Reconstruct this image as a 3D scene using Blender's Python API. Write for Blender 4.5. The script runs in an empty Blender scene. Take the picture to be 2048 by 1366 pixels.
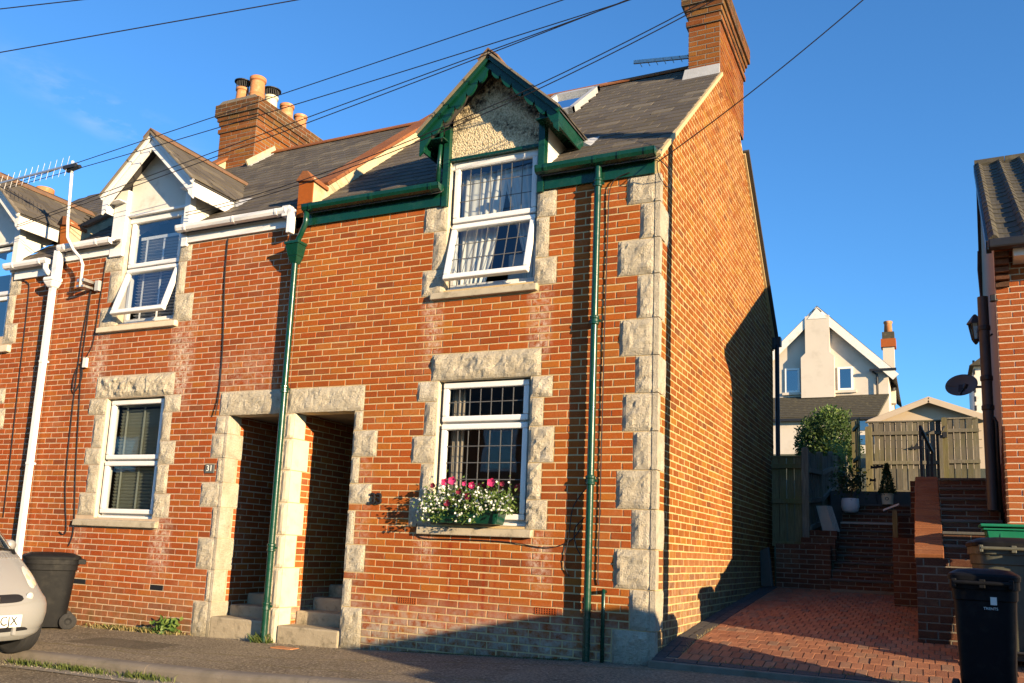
import bpy, math, random
from mathutils import Vector, Matrix, noise
random.seed(11)
PI = math.pi
S = bpy.context.scene
COL = S.collection

# ------------------------------------------------------------------ camera, world, sun, exposure
CAM_R = [[0.8973670862700459, -0.03340325286143748, -0.4400187895732215],
         [0.439182577913851, 0.16481806510365712, 0.88314985629418],
         [0.04302296754237496, -0.9857581996178177, 0.16257243354912987]]
CAM_C = Vector((2.3203152, -8.1509554, 0.9612364))
cam = bpy.data.cameras.new('camera')
cam.sensor_width = 36.0
cam.lens = 1752.0 / 2048.0 * 36.0
cam.shift_x = (1024 - 990) / 2048.0
cam.shift_y = (808 - 683) / 2048.0
cam.clip_start = 0.05
cam.clip_end = 3000
camo = bpy.data.objects.new('camera', cam)
COL.objects.link(camo)
_m = Matrix.Identity(4)
for _i in range(3):
    _m[_i][0] = CAM_R[_i][0]
    _m[_i][1] = -CAM_R[_i][1]
    _m[_i][2] = -CAM_R[_i][2]
    _m[_i][3] = CAM_C[_i]
camo.matrix_world = _m
S.camera = camo

SUN_EL = math.radians(11.5)
SUN_TH = math.radians(66.0)          # from the facade normal (-Y) towards +X
to_sun = Vector((math.sin(SUN_TH) * math.cos(SUN_EL), -math.cos(SUN_TH) * math.cos(SUN_EL), math.sin(SUN_EL)))
world = bpy.data.worlds.new('World')
S.world = world
world.use_nodes = True
wn = world.node_tree
bg = wn.nodes['Background']
sky = wn.nodes.new('ShaderNodeTexSky')
sky.sky_type = 'NISHITA'
sky.sun_disc = False
sky.sun_elevation = SUN_EL
sky.sun_rotation = math.atan2(to_sun.x, to_sun.y)
sky.altitude = 50
sky.air_density = 1.0
sky.dust_density = 0.0
sky.ozone_density = 4.5
# a faint wisp of cirrus low in the left of the sky
tc = wn.nodes.new('ShaderNodeTexCoord')
mp = wn.nodes.new('ShaderNodeMapping')
mp.inputs['Scale'].default_value = (3.0, 3.0, 9.0)
wn.links.new(tc.outputs['Generated'], mp.inputs['Vector'])
cn = wn.nodes.new('ShaderNodeTexNoise')
cn.inputs['Scale'].default_value = 4.0
cn.inputs['Detail'].default_value = 8
cn.inputs['Roughness'].default_value = 0.6
wn.links.new(mp.outputs['Vector'], cn.inputs['Vector'])
CLOUD_DIR = Vector((-0.724, 0.553, 0.412)).normalized()      # towards the wisp
CLOUD_UP = (Vector((0, 0, 1)) - CLOUD_DIR * CLOUD_DIR.z).normalized()
CLOUD_RT = CLOUD_DIR.cross(CLOUD_UP)
def wmath(op, a, b=None, clamp=False):
    n = wn.nodes.new('ShaderNodeMath'); n.operation = op; n.use_clamp = clamp
    for k, v in enumerate((a, b)):
        if v is None: continue
        if isinstance(v, (int, float)): n.inputs[k].default_value = v
        else: wn.links.new(v, n.inputs[k])
    return n.outputs[0]
def wdot(vec):
    n = wn.nodes.new('ShaderNodeVectorMath'); n.operation = 'DOT_PRODUCT'
    wn.links.new(tc.outputs['Generated'], n.inputs[0]); n.inputs[1].default_value = vec
    return n.outputs['Value']
a_rt = wdot(CLOUD_RT); a_up = wdot(CLOUD_UP)
tilt = wmath('ADD', a_up, wmath('MULTIPLY', a_rt, 0.30))
band = wmath('SUBTRACT', 1.0, wmath('ABSOLUTE', wmath('MULTIPLY', tilt, 34.0)), True)
run = wmath('SUBTRACT', 1.0, wmath('ABSOLUTE', wmath('MULTIPLY', a_rt, 9.0)), True)
cl = wmath('MULTIPLY', wmath('MULTIPLY', band, run), wmath('MULTIPLY', wmath('SUBTRACT', cn.outputs['Fac'], 0.42, True), 2.2), True)
cmix = wn.nodes.new('ShaderNodeMixRGB')
wn.links.new(cl, cmix.inputs[0])
tint = wn.nodes.new('ShaderNodeMixRGB'); tint.blend_type = 'MULTIPLY'; tint.inputs[0].default_value = 1.0
tint.inputs[2].default_value = (0.82, 1.18, 1.36, 1)
wn.links.new(sky.outputs['Color'], tint.inputs[1])
wn.links.new(tint.outputs['Color'], cmix.inputs[1])
cmix.inputs[2].default_value = (3.6, 4.0, 4.6, 1)
wn.links.new(cmix.outputs['Color'], bg.inputs['Color'])
bg.inputs['Strength'].default_value = 0.090

sun = bpy.data.lights.new('sun', 'SUN')
sun.energy = 5.0
sun.angle = math.radians(0.53)
sun.color = (1.0, 0.76, 0.46)
suno = bpy.data.objects.new('sun', sun)
COL.objects.link(suno)
suno.rotation_euler = (-to_sun).to_track_quat('-Z', 'Y').to_euler()
suno.location = (30, -15, 12)

S.view_settings.view_transform = 'Standard'
S.view_settings.look = 'None'
S.view_settings.exposure = 1.28
S.view_settings.gamma = 1.0
S.view_settings.use_curve_mapping = False
S.cycles.max_bounces = 6
S.cycles.diffuse_bounces = 1
S.cycles.transparent_max_bounces = 12
S.cycles.use_denoising = True

# ------------------------------------------------------------------ materials
MATS = {}
class N:
    """tiny wrapper round a material's node tree"""
    def __init__(self, name, rough=0.7, metallic=0.0, spec=0.4):
        m = bpy.data.materials.new(name); m.use_nodes = True
        self.m = m; self.t = m.node_tree
        self.b = self.t.nodes['Principled BSDF']
        self.b.inputs['Roughness'].default_value = rough
        self.b.inputs['Metallic'].default_value = metallic
        self.b.inputs['Specular IOR Level'].default_value = spec
        self._pos = None
        MATS[name] = m
    def node(self, ty, **kw):
        n = self.t.nodes.new(ty)
        for k, v in kw.items(): setattr(n, k, v)
        return n
    def put(self, sock, v):
        if isinstance(v, (int, float)): sock.default_value = v
        elif isinstance(v, (tuple, list)): sock.default_value = tuple(v) + ((1,) if len(v) == 3 and sock.type == 'RGBA' else ())
        else: self.t.links.new(v, sock)
    def pos(self):
        if self._pos is None: self._pos = self.node('ShaderNodeNewGeometry').outputs['Position']
        return self._pos
    def sep(self):
        n = self.node('ShaderNodeSeparateXYZ'); self.t.links.new(self.pos(), n.inputs[0]); return n.outputs
    def noise(self, scale, detail=4, rough=0.55, stretch=None, dist=0.0):
        n = self.node('ShaderNodeTexNoise')
        n.inputs['Scale'].default_value = scale; n.inputs['Detail'].default_value = detail
        n.inputs['Roughness'].default_value = rough; n.inputs['Distortion'].default_value = dist
        if stretch:
            mpn = self.node('ShaderNodeMapping'); mpn.inputs['Scale'].default_value = stretch
            self.t.links.new(self.pos(), mpn.inputs[0]); self.t.links.new(mpn.outputs[0], n.inputs['Vector'])
        else: self.t.links.new(self.pos(), n.inputs['Vector'])
        return n.outputs['Fac']
    def voro(self, scale):
        n = self.node('ShaderNodeTexVoronoi'); n.inputs['Scale'].default_value = scale
        self.t.links.new(self.pos(), n.inputs['Vector']); return n.outputs['Distance']
    def ramp(self, fac, stops):
        n = self.node('ShaderNodeValToRGB'); e = n.color_ramp.elements
        while len(e) < len(stops): e.new(0.5)
        for k, (p, c) in enumerate(stops):
            e[k].position = p; e[k].color = tuple(c) + (1,) if len(c) == 3 else c
        self.put(n.inputs[0], fac); return n.outputs[0]
    def mr(self, v, a, b, c=0.0, d=1.0):
        n = self.node('ShaderNodeMapRange'); n.clamp = True
        self.put(n.inputs[0], v)
        for k, x in enumerate((a, b, c, d)): n.inputs[k + 1].default_value = x
        return n.outputs[0]
    def math(self, op, a, b=0.0, clamp=False):
        n = self.node('ShaderNodeMath', operation=op, use_clamp=clamp)
        self.put(n.inputs[0], a); self.put(n.inputs[1], b); return n.outputs[0]
    def mix(self, fac, a, b, mode='MIX'):
        n = self.node('ShaderNodeMixRGB', blend_type=mode)
        self.put(n.inputs[0], fac); self.put(n.inputs[1], a); self.put(n.inputs[2], b); return n.outputs[0]
    def rnd(self):
        o = self.node('ShaderNodeObjectInfo').outputs['Random']
        a = self.node('ShaderNodeAttribute', attribute_name='rnd').outputs['Fac']
        return self.math('FRACT', self.math('ADD', o, a))
    def col(self, c): self.put(self.b.inputs['Base Color'], c)
    def bump(self, h, strength=0.4, dist=0.01):
        n = self.node('ShaderNodeBump'); n.inputs['Strength'].default_value = strength; n.inputs['Distance'].default_value = dist
        self.put(n.inputs['Height'], h); self.t.links.new(n.outputs[0], self.b.inputs['Normal'])
    def rough(self, v): self.put(self.b.inputs['Roughness'], v)

def simple(name, c, rough=0.6, var=0.18, scale=6.0, bump=0.0, bscale=60.0, metallic=0.0, spec=0.4, dirt=None):
    n = N(name, rough, metallic, spec)
    f = n.noise(scale, 5)
    k = 1 - var
    cc = n.mix(f, tuple(x * k for x in c), tuple(min(1, x * (1 + var)) for x in c))
    if dirt:
        cc = n.mix(n.mr(n.noise(dirt[1], 6, 0.65), 0.52, 0.72, 0.0, dirt[2]), cc, dirt[0])
    n.col(cc)
    n.rough(n.mr(n.noise(scale * 2.3, 4), 0.3, 0.7, max(0.05, rough - 0.08), min(1, rough + 0.1)))
    if bump: n.bump(n.noise(bscale, 6, 0.6), bump, 0.01)
    return n.m

def boxmask(n, xyz, axis, lo, hi, soft):
    a = n.mr(xyz[axis], lo - soft, lo + soft); b = n.mr(xyz[axis], hi - soft, hi + soft, 1.0, 0.0)
    return n.math('MULTIPLY', a, b)

def brick_mat(name, stops, white, stains=(), base_white=None, algae=None, soot=None, wet=()):
    n = N(name, 0.92, 0.0, 0.10)
    r = n.rnd()
    c = n.ramp(r, stops)
    c = n.mix(n.mr(n.noise(38, 6, 0.7), 0.35, 0.75, 0.0, 0.55), c, n.mix(0.55, c, (0.10, 0.035, 0.02)))
    c = n.mix(n.mr(n.noise(170, 4, 0.7), 0.56, 0.74, 0.0, 0.5), c, (0.50, 0.30, 0.17))
    m = n.math('MULTIPLY', n.mr(n.noise(1.6, 5, 0.65), 0.50, 0.70, 0.0, white), n.mr(n.noise(26, 5, 0.7), 0.36, 0.60, 0.15, 1.0))
    c = n.mix(m, c, (0.50, 0.30, 0.17))
    c = n.mix(n.mr(n.noise(0.55, 5, 0.6), 0.35, 0.70, 0.42, 0.0), c, n.mix(0.5, c, (0.06, 0.022, 0.010)))
    xyz = n.sep()
    for (x0, x1, z0, z1, amt) in stains:
        k = n.math('MULTIPLY', boxmask(n, xyz, 0, x0, x1, 0.07), boxmask(n, xyz, 2, z0, z1, 0.12))
        k = n.math('MULTIPLY', n.math('MULTIPLY', k, n.mr(n.noise(16, 7, 0.75), 0.42, 0.60, 0.0, amt)), n.mr(n.noise(5, 5, 0.7, (1, 1, 0.35)), 0.34, 0.58, 0.1, 1.0))
        c = n.mix(k, c, (0.66, 0.57, 0.46))
    for (x0, x1, z0, z1) in wet:
        k = n.math('MULTIPLY', boxmask(n, xyz, 0, x0, x1, 0.012), boxmask(n, xyz, 2, z0, z1, 0.06))
        c = n.mix(n.math('MULTIPLY', k, n.mr(n.noise(7, 4), 0.3, 0.6, 0.3, 0.85)), c, (0.24, 0.030, 0.008))
    if base_white:
        z0, z1, amt = base_white
        k = n.math('MULTIPLY', n.mr(xyz[2], z0, z1, 1.0, 0.0), n.mr(n.noise(9, 6, 0.7), 0.36, 0.62, 0.0, amt))
        c = n.mix(k, c, (0.42, 0.38, 0.31))
    if soot:
        z0, z1, amt = soot
        k = n.math('MULTIPLY', n.mr(xyz[2], z0, z1), n.mr(n.noise(6, 6, 0.7), 0.30, 0.60, 0.0, amt))
        c = n.mix(k, c, (0.055, 0.042, 0.025))
    if algae:
        z0, z1, amt = algae
        k = n.math('MULTIPLY', n.mr(xyz[2], z0, z1, 1.0, 0.0), n.mr(n.noise(5, 6, 0.7), 0.30, 0.62, 0.0, amt))
        c = n.mix(k, c, (0.085, 0.075, 0.03))
    n.col(c)
    h = n.math('ADD', n.noise(90, 6, 0.7), n.math('MULTIPLY', n.noise(320, 3, 0.6), 0.5))
    n.bump(h, 0.55, 0.006)
    return n.m

RED = [(0.0, (0.29, 0.060, 0.011)), (0.2, (0.37, 0.082, 0.012)), (0.42, (0.43, 0.108, 0.015)), (0.64, (0.36, 0.068, 0.012)), (0.84, (0.45, 0.145, 0.020)), (0.95, (0.30, 0.066, 0.014)), (1.0, (0.22, 0.054, 0.016))]
PINK = [(0.0, (0.30, 0.062, 0.014)), (0.22, (0.38, 0.080, 0.015)), (0.45, (0.40, 0.105, 0.026)), (0.7, (0.36, 0.066, 0.012)), (0.86, (0.44, 0.130, 0.020)), (0.95, (0.30, 0.068, 0.018)), (1.0, (0.23, 0.058, 0.02))]
brick_mat('brick_33', RED, 0.22,
          stains=[(-2.66, -2.46, 2.95, 3.68, 0.8), (-1.36, -1.16, 2.95, 3.72, 0.9), (-2.62, -2.40, 0.72, 1.12, 0.6), (-1.30, -1.08, 0.60, 1.15, 0.6), (-3.45, -3.25, 0.2, 1.9, 0.35)],
          base_white=(0.0, 0.46, 1.0), algae=(-0.22, 0.16, 0.9),
          wet=[(-2.215, -2.165, -0.1, 1.02), (-1.80, -1.765, -0.1, 0.98), (-1.96, -1.935, 0.0, 0.6), (-1.665, -1.645, 0.1, 1.0), (-2.06, -2.045, 0.3, 1.0)])
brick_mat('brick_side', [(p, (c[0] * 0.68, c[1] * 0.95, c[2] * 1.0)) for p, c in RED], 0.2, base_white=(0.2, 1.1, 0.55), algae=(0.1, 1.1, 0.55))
brick_mat('brick_31', PINK, 0.38,
          stains=[(-7.98, -7.72, 2.95, 3.72, 0.8), (-6.48, -6.12, 2.6, 3.75, 0.9), (-7.95, -7.75, 0.3, 1.08, 0.5), (-6.5, -6.2, 0.5, 1.2, 0.7), (-5.75, -4.7, 2.7, 3.2, 0.3)],
          base_white=(-0.25, 0.25, 0.3), algae=(-0.28, 0.35, 0.85))
brick_mat('brick_chimney', [(p, (c[0] * 0.60, c[1] * 0.85, c[2] * 1.2)) for p, c in RED], 0.2, soot=(8.2, 8.5, 0.9))
brick_mat('brick_modern', [(0.0, (0.38, 0.090, 0.024)), (0.4, (0.45, 0.12, 0.030)), (0.7, (0.36, 0.080, 0.022)), (1.0, (0.47, 0.155, 0.05))], 0.15)
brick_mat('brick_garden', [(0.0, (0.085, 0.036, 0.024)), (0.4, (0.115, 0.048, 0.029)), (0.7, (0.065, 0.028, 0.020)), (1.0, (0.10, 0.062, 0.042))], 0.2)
brick_mat('paver', [(0.0, (0.34, 0.150, 0.085)), (0.3, (0.41, 0.185, 0.105)), (0.6, (0.29, 0.125, 0.075)), (0.85, (0.36, 0.20, 0.125)), (1.0, (0.22, 0.145, 0.105))], 0.2)
brick_mat('coping_tile', [(0.0, (0.25, 0.090, 0.038)), (0.5, (0.31, 0.120, 0.048)), (1.0, (0.21, 0.078, 0.038))], 0.25)

simple('mortar_33', (0.52, 0.385, 0.20), 0.95, 0.2, 12, 0.5, 120)
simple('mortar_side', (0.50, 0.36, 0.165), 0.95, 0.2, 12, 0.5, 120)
simple('mortar_31', (0.50, 0.38, 0.26), 0.95, 0.28, 9, 0.5, 120)
simple('mortar_grey', (0.19, 0.16, 0.12), 0.95, 0.25, 9, 0.5, 120)
simple('mortar_modern', (0.58, 0.45, 0.32), 0.95, 0.15, 9, 0.4, 120)

def stone_mat():
    n = N('stone', 0.9, 0, 0.25)
    c = n.mix(n.mr(n.noise(7, 6, 0.65), 0.3, 0.7), (0.46, 0.40, 0.30), (0.70, 0.63, 0.49))
    c = n.mix(n.mr(n.noise(45, 6, 0.7), 0.52, 0.68, 0.0, 0.55), c, (0.34, 0.27, 0.18))
    c = n.mix(n.mr(n.noise(3.2, 5, 0.6), 0.55, 0.72, 0.0, 0.5), c, (0.74, 0.69, 0.60))
    c = n.mix(n.mr(n.noise(60, 7, 0.8), 0.58, 0.66, 0.0, 0.75), c, (0.16, 0.125, 0.08))
    z = n.sep()[2]
    k = n.math('MULTIPLY', n.mr(z, -0.25, 0.22, 1.0, 0.0), n.mr(n.noise(8, 6), 0.3, 0.6, 0.1, 0.75))
    c = n.mix(k, c, (0.17, 0.145, 0.085))
    c = n.mix(n.mr(n.rnd(), 0.0, 1.0, 0.0, 0.30), c, n.mix(0.5, c, (0.22, 0.18, 0.12)))
    n.col(c)
    c2 = n.mr(n.voro(46), 0.0, 0.42)
    h = n.math('ADD', n.math('ADD', n.noise(40, 9, 0.8), n.math('MULTIPLY', n.noise(150, 5, 0.7), 0.4)), n.math('MULTIPLY', c2, 0.35))
    n.bump(h, 1.0, 0.028)
stone_mat()
simple('stone_smooth', (0.64, 0.55, 0.40), 0.85, 0.14, 5, 0.25, 70, dirt=((0.40, 0.31, 0.18), 6, 0.5))
simple('sill', (0.42, 0.36, 0.26), 0.9, 0.25, 9, 0.4, 80, dirt=((0.12, 0.10, 0.06), 7, 0.8))
simple('step_stone', (0.36, 0.30, 0.21), 0.95, 0.3, 6, 0.6, 50, dirt=((0.09, 0.075, 0.045), 5, 0.9), spec=0.1)

def slate_mat():
    n = N('slate', 0.8, 0, 0.15)
    c = n.ramp(n.rnd(), [(0, (0.070, 0.062, 0.054)), (0.35, (0.105, 0.092, 0.078)), (0.7, (0.085, 0.075, 0.063)), (1, (0.15, 0.13, 0.10))])
    c = n.mix(n.mr(n.noise(5, 6, 0.65), 0.50, 0.72, 0, 0.5), c, (0.115, 0.095, 0.055))
    c = n.mix(n.mr(n.noise(30, 5, 0.7), 0.62, 0.74, 0, 0.6), c, (0.20, 0.17, 0.10))
    n.col(c); n.bump(n.noise(55, 6, 0.7), 0.45, 0.006)
slate_mat()
simple('slate_base', (0.05, 0.047, 0.045), 0.8, 0.2, 6)
simple('upvc', (0.80, 0.79, 0.77), 0.35, 0.03, 3, spec=0.5, dirt=((0.55, 0.50, 0.42), 3, 0.25))
simple('white_paint', (0.74, 0.71, 0.66), 0.5, 0.06, 4, 0.1, 30, dirt=((0.40, 0.35, 0.27), 4, 0.5))
simple('white_render', (0.70, 0.67, 0.60), 0.9, 0.08, 4, 0.3, 90, dirt=((0.36, 0.31, 0.23), 3, 0.55))
simple('far_render', (0.58, 0.52, 0.44), 0.9, 0.07, 0.8, 0.1, 20, dirt=((0.40, 0.35, 0.28), 1.3, 0.5))
simple('party_render', (0.50, 0.42, 0.27), 0.95, 0.2, 7, 0.6, 70, dirt=((0.22, 0.18, 0.09), 5, 0.7))
simple('green_paint', (0.003, 0.040, 0.023), 0.27, 0.25, 5, 0.08, 30, spec=0.5, dirt=((0.016, 0.062, 0.042), 7, 0.6))
simple('green_plastic', (0.010, 0.17, 0.085), 0.4, 0.1, 5)
simple('black_iron', (0.018, 0.018, 0.020), 0.45, 0.2, 5)
simple('black_plastic', (0.010, 0.0105, 0.012), 0.50, 0.25, 7, 0.12, 140, spec=0.10, dirt=((0.05, 0.047, 0.04), 9, 0.25))
simple('grey_plastic', (0.075, 0.075, 0.055), 0.5, 0.2, 5, 0.12, 120, dirt=((0.14, 0.13, 0.08), 7, 0.5))
simple('pipe_brown', (0.055, 0.048, 0.048), 0.5, 0.1, 5)
simple('rubber', (0.020, 0.020, 0.021), 0.8, 0.2, 20, 0.2, 90)
simple('cable', (0.015, 0.013, 0.016), 0.6, 0.1)
simple('lead', (0.36, 0.37, 0.38), 0.55, 0.2, 8, 0.2, 40)
simple('lead_bar', (0.11, 0.11, 0.11), 0.5, 0.2, 8)
simple('ridge_dark', (0.19, 0.105, 0.06), 0.9, 0.35, 9, 0.3, 60, dirt=((0.10, 0.085, 0.05), 6, 0.7))
simple('terracotta', (0.46, 0.19, 0.075), 0.85, 0.25, 9, 0.3, 60, dirt=((0.60, 0.46, 0.30), 6, 0.6))
simple('alu', (0.52, 0.51, 0.49), 0.4, 0.1, 8, metallic=0.8)
simple('concrete', (0.40, 0.37, 0.32), 0.92, 0.2, 8, 0.5, 90)
simple('interior', (0.16, 0.13, 0.10), 0.9, 0.2, 2)
simple('door_dark', (0.02, 0.035, 0.028), 0.5, 0.2, 3)
simple('cream_pot', (0.62, 0.58, 0.42), 0.45, 0.08, 8)
simple('white_pot', (0.62, 0.66, 0.70), 0.4, 0.05, 8)
simple('soil', (0.05, 0.032, 0.02), 1.0, 0.3, 30, 0.6, 60)
simple('beige_board', (0.50, 0.40, 0.29), 0.8, 0.08, 3)
simple('grey_slab', (0.085, 0.083, 0.075), 0.85, 0.2, 8, 0.3, 50)
simple('plate_white', (0.78, 0.77, 0.70), 0.4, 0.03)
simple('plaque_grey', (0.10, 0.105, 0.10), 0.6, 0.15, 20)
simple('ink', (0.012, 0.012, 0.014), 0.6, 0.05)
simple('fog_lens', (0.55, 0.53, 0.48), 0.15, 0.1, 30, spec=0.6)
simple('lamp_amber', (0.62, 0.50, 0.33), 0.12, 0.25, 60, spec=0.6)
simple('pole_wood', (0.13, 0.09, 0.055), 0.9, 0.3, 12, 0.4, 60)
simple('tile_brown', (0.060, 0.053, 0.037), 0.85, 0.35, 9, 0.4, 60, dirt=((0.15, 0.13, 0.07), 6, 0.6))
simple('curtain', (0.78, 0.76, 0.70), 0.9, 0.06, 5)
simple('curtain_tan', (0.50, 0.40, 0.30), 0.9, 0.12, 9)
simple('blind_white', (0.80, 0.80, 0.78), 0.45, 0.03)
simple('blind_green', (0.40, 0.41, 0.31), 0.5, 0.06)
simple('chrome', (0.7, 0.7, 0.7), 0.18, 0.02, metallic=1.0)
simple('dish_grey', (0.10, 0.105, 0.11), 0.55, 0.1)

def pebble_mat():
    n = N('pebbledash', 0.95, 0, 0.2)
    v = n.voro(55)
    c = n.ramp(v, [(0.0, (0.78, 0.67, 0.46)), (0.45, (0.66, 0.55, 0.36)), (0.85, (0.34, 0.27, 0.16))])
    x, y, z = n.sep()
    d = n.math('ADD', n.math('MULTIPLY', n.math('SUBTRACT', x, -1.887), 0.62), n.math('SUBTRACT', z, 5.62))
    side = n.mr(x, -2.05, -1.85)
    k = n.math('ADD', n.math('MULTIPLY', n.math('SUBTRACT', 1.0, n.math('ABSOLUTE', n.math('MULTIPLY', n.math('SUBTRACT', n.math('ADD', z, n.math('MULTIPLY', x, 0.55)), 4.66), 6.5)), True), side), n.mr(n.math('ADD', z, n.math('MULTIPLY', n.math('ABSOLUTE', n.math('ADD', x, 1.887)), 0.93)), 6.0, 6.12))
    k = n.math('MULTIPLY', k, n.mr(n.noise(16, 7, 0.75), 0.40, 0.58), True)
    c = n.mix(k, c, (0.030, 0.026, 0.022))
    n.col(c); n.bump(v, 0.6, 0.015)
pebble_mat()

def asphalt(name, c, speck, seams=False):
    n = N(name, 0.95, 0, 0.08)
    a = n.mix(n.mr(n.noise(0.8, 6, 0.6), 0.3, 0.7), tuple(x * 0.72 for x in c), tuple(x * 1.3 for x in c))
    g = n.noise(42, 4, 0.75)
    a = n.mix(n.mr(g, 0.52, 0.66, 0, 0.95), a, speck)
    a = n.mix(n.mr(g, 0.34, 0.46, 0.85, 0.0), a, tuple(x * 0.28 for x in c))
    a = n.mix(n.mr(n.noise(2.6, 6, 0.7), 0.56, 0.72, 0, 0.55), a, (0.12, 0.095, 0.05))
    x, y, z = n.sep()
    if seams:
        wob = n.math('MULTIPLY', n.math('SUBTRACT', n.noise(3.0, 4), 0.5), 0.25)
        for (m_, k_, w_) in ((0.20, -0.30, 0.030), (-0.02, -1.62, 0.022), (0.9, 3.2, 0.02)):
            d = n.math('ABSOLUTE', n.math('ADD', n.math('SUBTRACT', y, n.math('MULTIPLY', x, m_)), n.math('ADD', wob, k_ * -1.0)))
            a = n.mix(n.mr(d, w_ * 0.4, w_, 0.75, 0.0), a, (0.22, 0.18, 0.09))
        pt = n.math('MULTIPLY', n.math('MULTIPLY', n.mr(x, -6.30, -6.26), n.mr(x, -5.02, -4.98, 1.0, 0.0)), n.math('MULTIPLY', n.mr(y, -1.32, -1.29), n.mr(y, -0.78, -0.75, 1.0, 0.0)))
        a = n.mix(n.math('MULTIPLY', pt, 0.6), a, tuple(q * 0.45 for q in c))
    n.col(a)
    n.bump(n.math('ADD', n.noise(42, 4, 0.75), n.math('MULTIPLY', n.noise(9, 5), 1.2)), 1.0, 0.03)
asphalt('pavement', (0.24, 0.195, 0.135), (0.55, 0.46, 0.33), True)
asphalt('road', (0.19, 0.155, 0.11), (0.50, 0.42, 0.30))
simple('kerb', (0.19, 0.16, 0.125), 0.92, 0.25, 5, 0.6, 70, dirt=((0.09, 0.08, 0.05), 3, 0.6))
simple('gutter_grit', (0.25, 0.215, 0.165), 0.95, 0.25, 9, 0.6, 80)
simple('charcoal_block', (0.060, 0.058, 0.056), 0.9, 0.25, 14, 0.5, 90)
simple('joint_sand', (0.27, 0.21, 0.13), 1.0, 0.25, 15, 0.4, 90)
def earth():
    n = N('earth', 0.95)
    n.col(n.mix(n.noise(0.7, 6), (0.05, 0.06, 0.025), (0.09, 0.085, 0.04))); n.bump(n.noise(6, 6), 0.4, 0.05)
earth()

def wood_mat(name, c1, c2, green):
    n = N(name, 0.9, 0, 0.25)
    c = n.ramp(n.rnd(), [(0, c1), (1, c2)])
    g = n.noise(9, 6, 0.65, (6, 6, 0.5))
    c = n.mix(n.mr(g, 0.35, 0.65, 0, 0.6), c, tuple(x * 0.45 for x in c1))
    c = n.mix(n.mr(n.noise(2.2, 5), 0.48, 0.7, 0, green), c, (0.12, 0.12, 0.03))
    c = n.mix(n.mr(n.noise(40, 2), 0.70, 0.76, 0, 0.8), c, (0.03, 0.025, 0.02))
    n.col(c); n.bump(g, 0.4, 0.006)
wood_mat('fence_grey', (0.14, 0.125, 0.10), (0.23, 0.205, 0.16), 0.4)
wood_mat('fence_green', (0.15, 0.13, 0.07), (0.20, 0.175, 0.095), 0.6)

def leaf_mat(name, c1, c2, sub=0.25):
    n = N(name, 0.55, 0, 0.35)
    n.col(n.ramp(n.rnd(), [(0, c1), (1, c2)]))
    n.b.inputs['Subsurface Weight'].default_value = 0.0
    tr = n.node('ShaderNodeBsdfTranslucent'); mx = n.node('ShaderNodeMixShader'); mx.inputs[0].default_value = sub
    n.put(tr.inputs['Color'], n.ramp(n.rnd(), [(0, tuple(x * 1.3 for x in c1)), (1, tuple(x * 1.3 for x in c2))]))
    n.t.links.new(n.b.outputs[0], mx.inputs[1]); n.t.links.new(tr.outputs[0], mx.inputs[2])
    n.t.links.new(mx.outputs[0], n.t.nodes['Material Output'].inputs['Surface'])
leaf_mat('leaf_bush', (0.030, 0.065, 0.018), (0.085, 0.135, 0.030))
leaf_mat('leaf_light', (0.06, 0.13, 0.025), (0.16, 0.22, 0.05))
leaf_mat('leaf_dark', (0.02, 0.045, 0.016), (0.05, 0.085, 0.025))
leaf_mat('grass', (0.06, 0.10, 0.02), (0.16, 0.18, 0.05))
leaf_mat('dry_grass', (0.28, 0.22, 0.09), (0.40, 0.32, 0.14))
leaf_mat('moss', (0.030, 0.060, 0.008), (0.065, 0.095, 0.012))
leaf_mat('petal_white', (0.74, 0.74, 0.68), (0.85, 0.85, 0.80), 0.2)
leaf_mat('petal_pink', (0.62, 0.03, 0.12), (0.80, 0.06, 0.22), 0.2)
leaf_mat('petal_wine', (0.16, 0.015, 0.03), (0.24, 0.02, 0.05), 0.2)
leaf_mat('petal_yellow', (0.75, 0.55, 0.05), (0.8, 0.62, 0.1), 0.2)

def glass_mat(name, tint, refl):
    n = N(name)
    t = n.node('ShaderNodeBsdfTransparent'); t.inputs['Color'].default_value = tint + (1,)
    g = n.node('ShaderNodeBsdfGlossy'); g.inputs['Roughness'].default_value = 0.01
    g.inputs['Color'].default_value = (0.95, 0.97, 1.0, 1)
    fr = n.node('ShaderNodeFresnel'); n.put(fr.inputs['IOR'], n.mr(n.node('ShaderNodeNewGeometry').outputs['Backfacing'], 0.0, 1.0, 1.52, 1 / 1.52))
    f2 = n.math('MULTIPLY', fr.outputs[0], refl, True)
    nb = n.node('ShaderNodeBump'); nb.inputs['Strength'].default_value = 0.03; nb.inputs['Distance'].default_value = 0.02
    n.put(nb.inputs['Height'], n.noise(3.0, 2)); n.t.links.new(nb.outputs[0], g.inputs['Normal'])
    mx = n.node('ShaderNodeMixShader'); n.put(mx.inputs[0], f2)
    n.t.links.new(t.outputs[0], mx.inputs[1]); n.t.links.new(g.outputs[0], mx.inputs[2])
    n.t.links.new(mx.outputs[0], n.t.nodes['Material Output'].inputs['Surface'])
glass_mat('glass', (0.80, 0.84, 0.86), 2.6)
glass_mat('glass_far', (0.25, 0.28, 0.30), 6.0)
glass_mat('car_glass', (0.55, 0.60, 0.58), 2.2)
def paint():
    n = N('car_silver', 0.42, 0.25, 0.5)
    n.col(n.mix(n.noise(700, 2), (0.29, 0.292, 0.285), (0.39, 0.39, 0.38)))
    n.b.inputs['Coat Weight'].default_value = 0.6; n.b.inputs['Coat Roughness'].default_value = 0.06
    n = N('car_blue', 0.35, 0.5, 0.5)
    n.col((0.03, 0.05, 0.10)); n.b.inputs['Coat Weight'].default_value = 0.6; n.b.inputs['Coat Roughness'].default_value = 0.06
paint()

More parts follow.
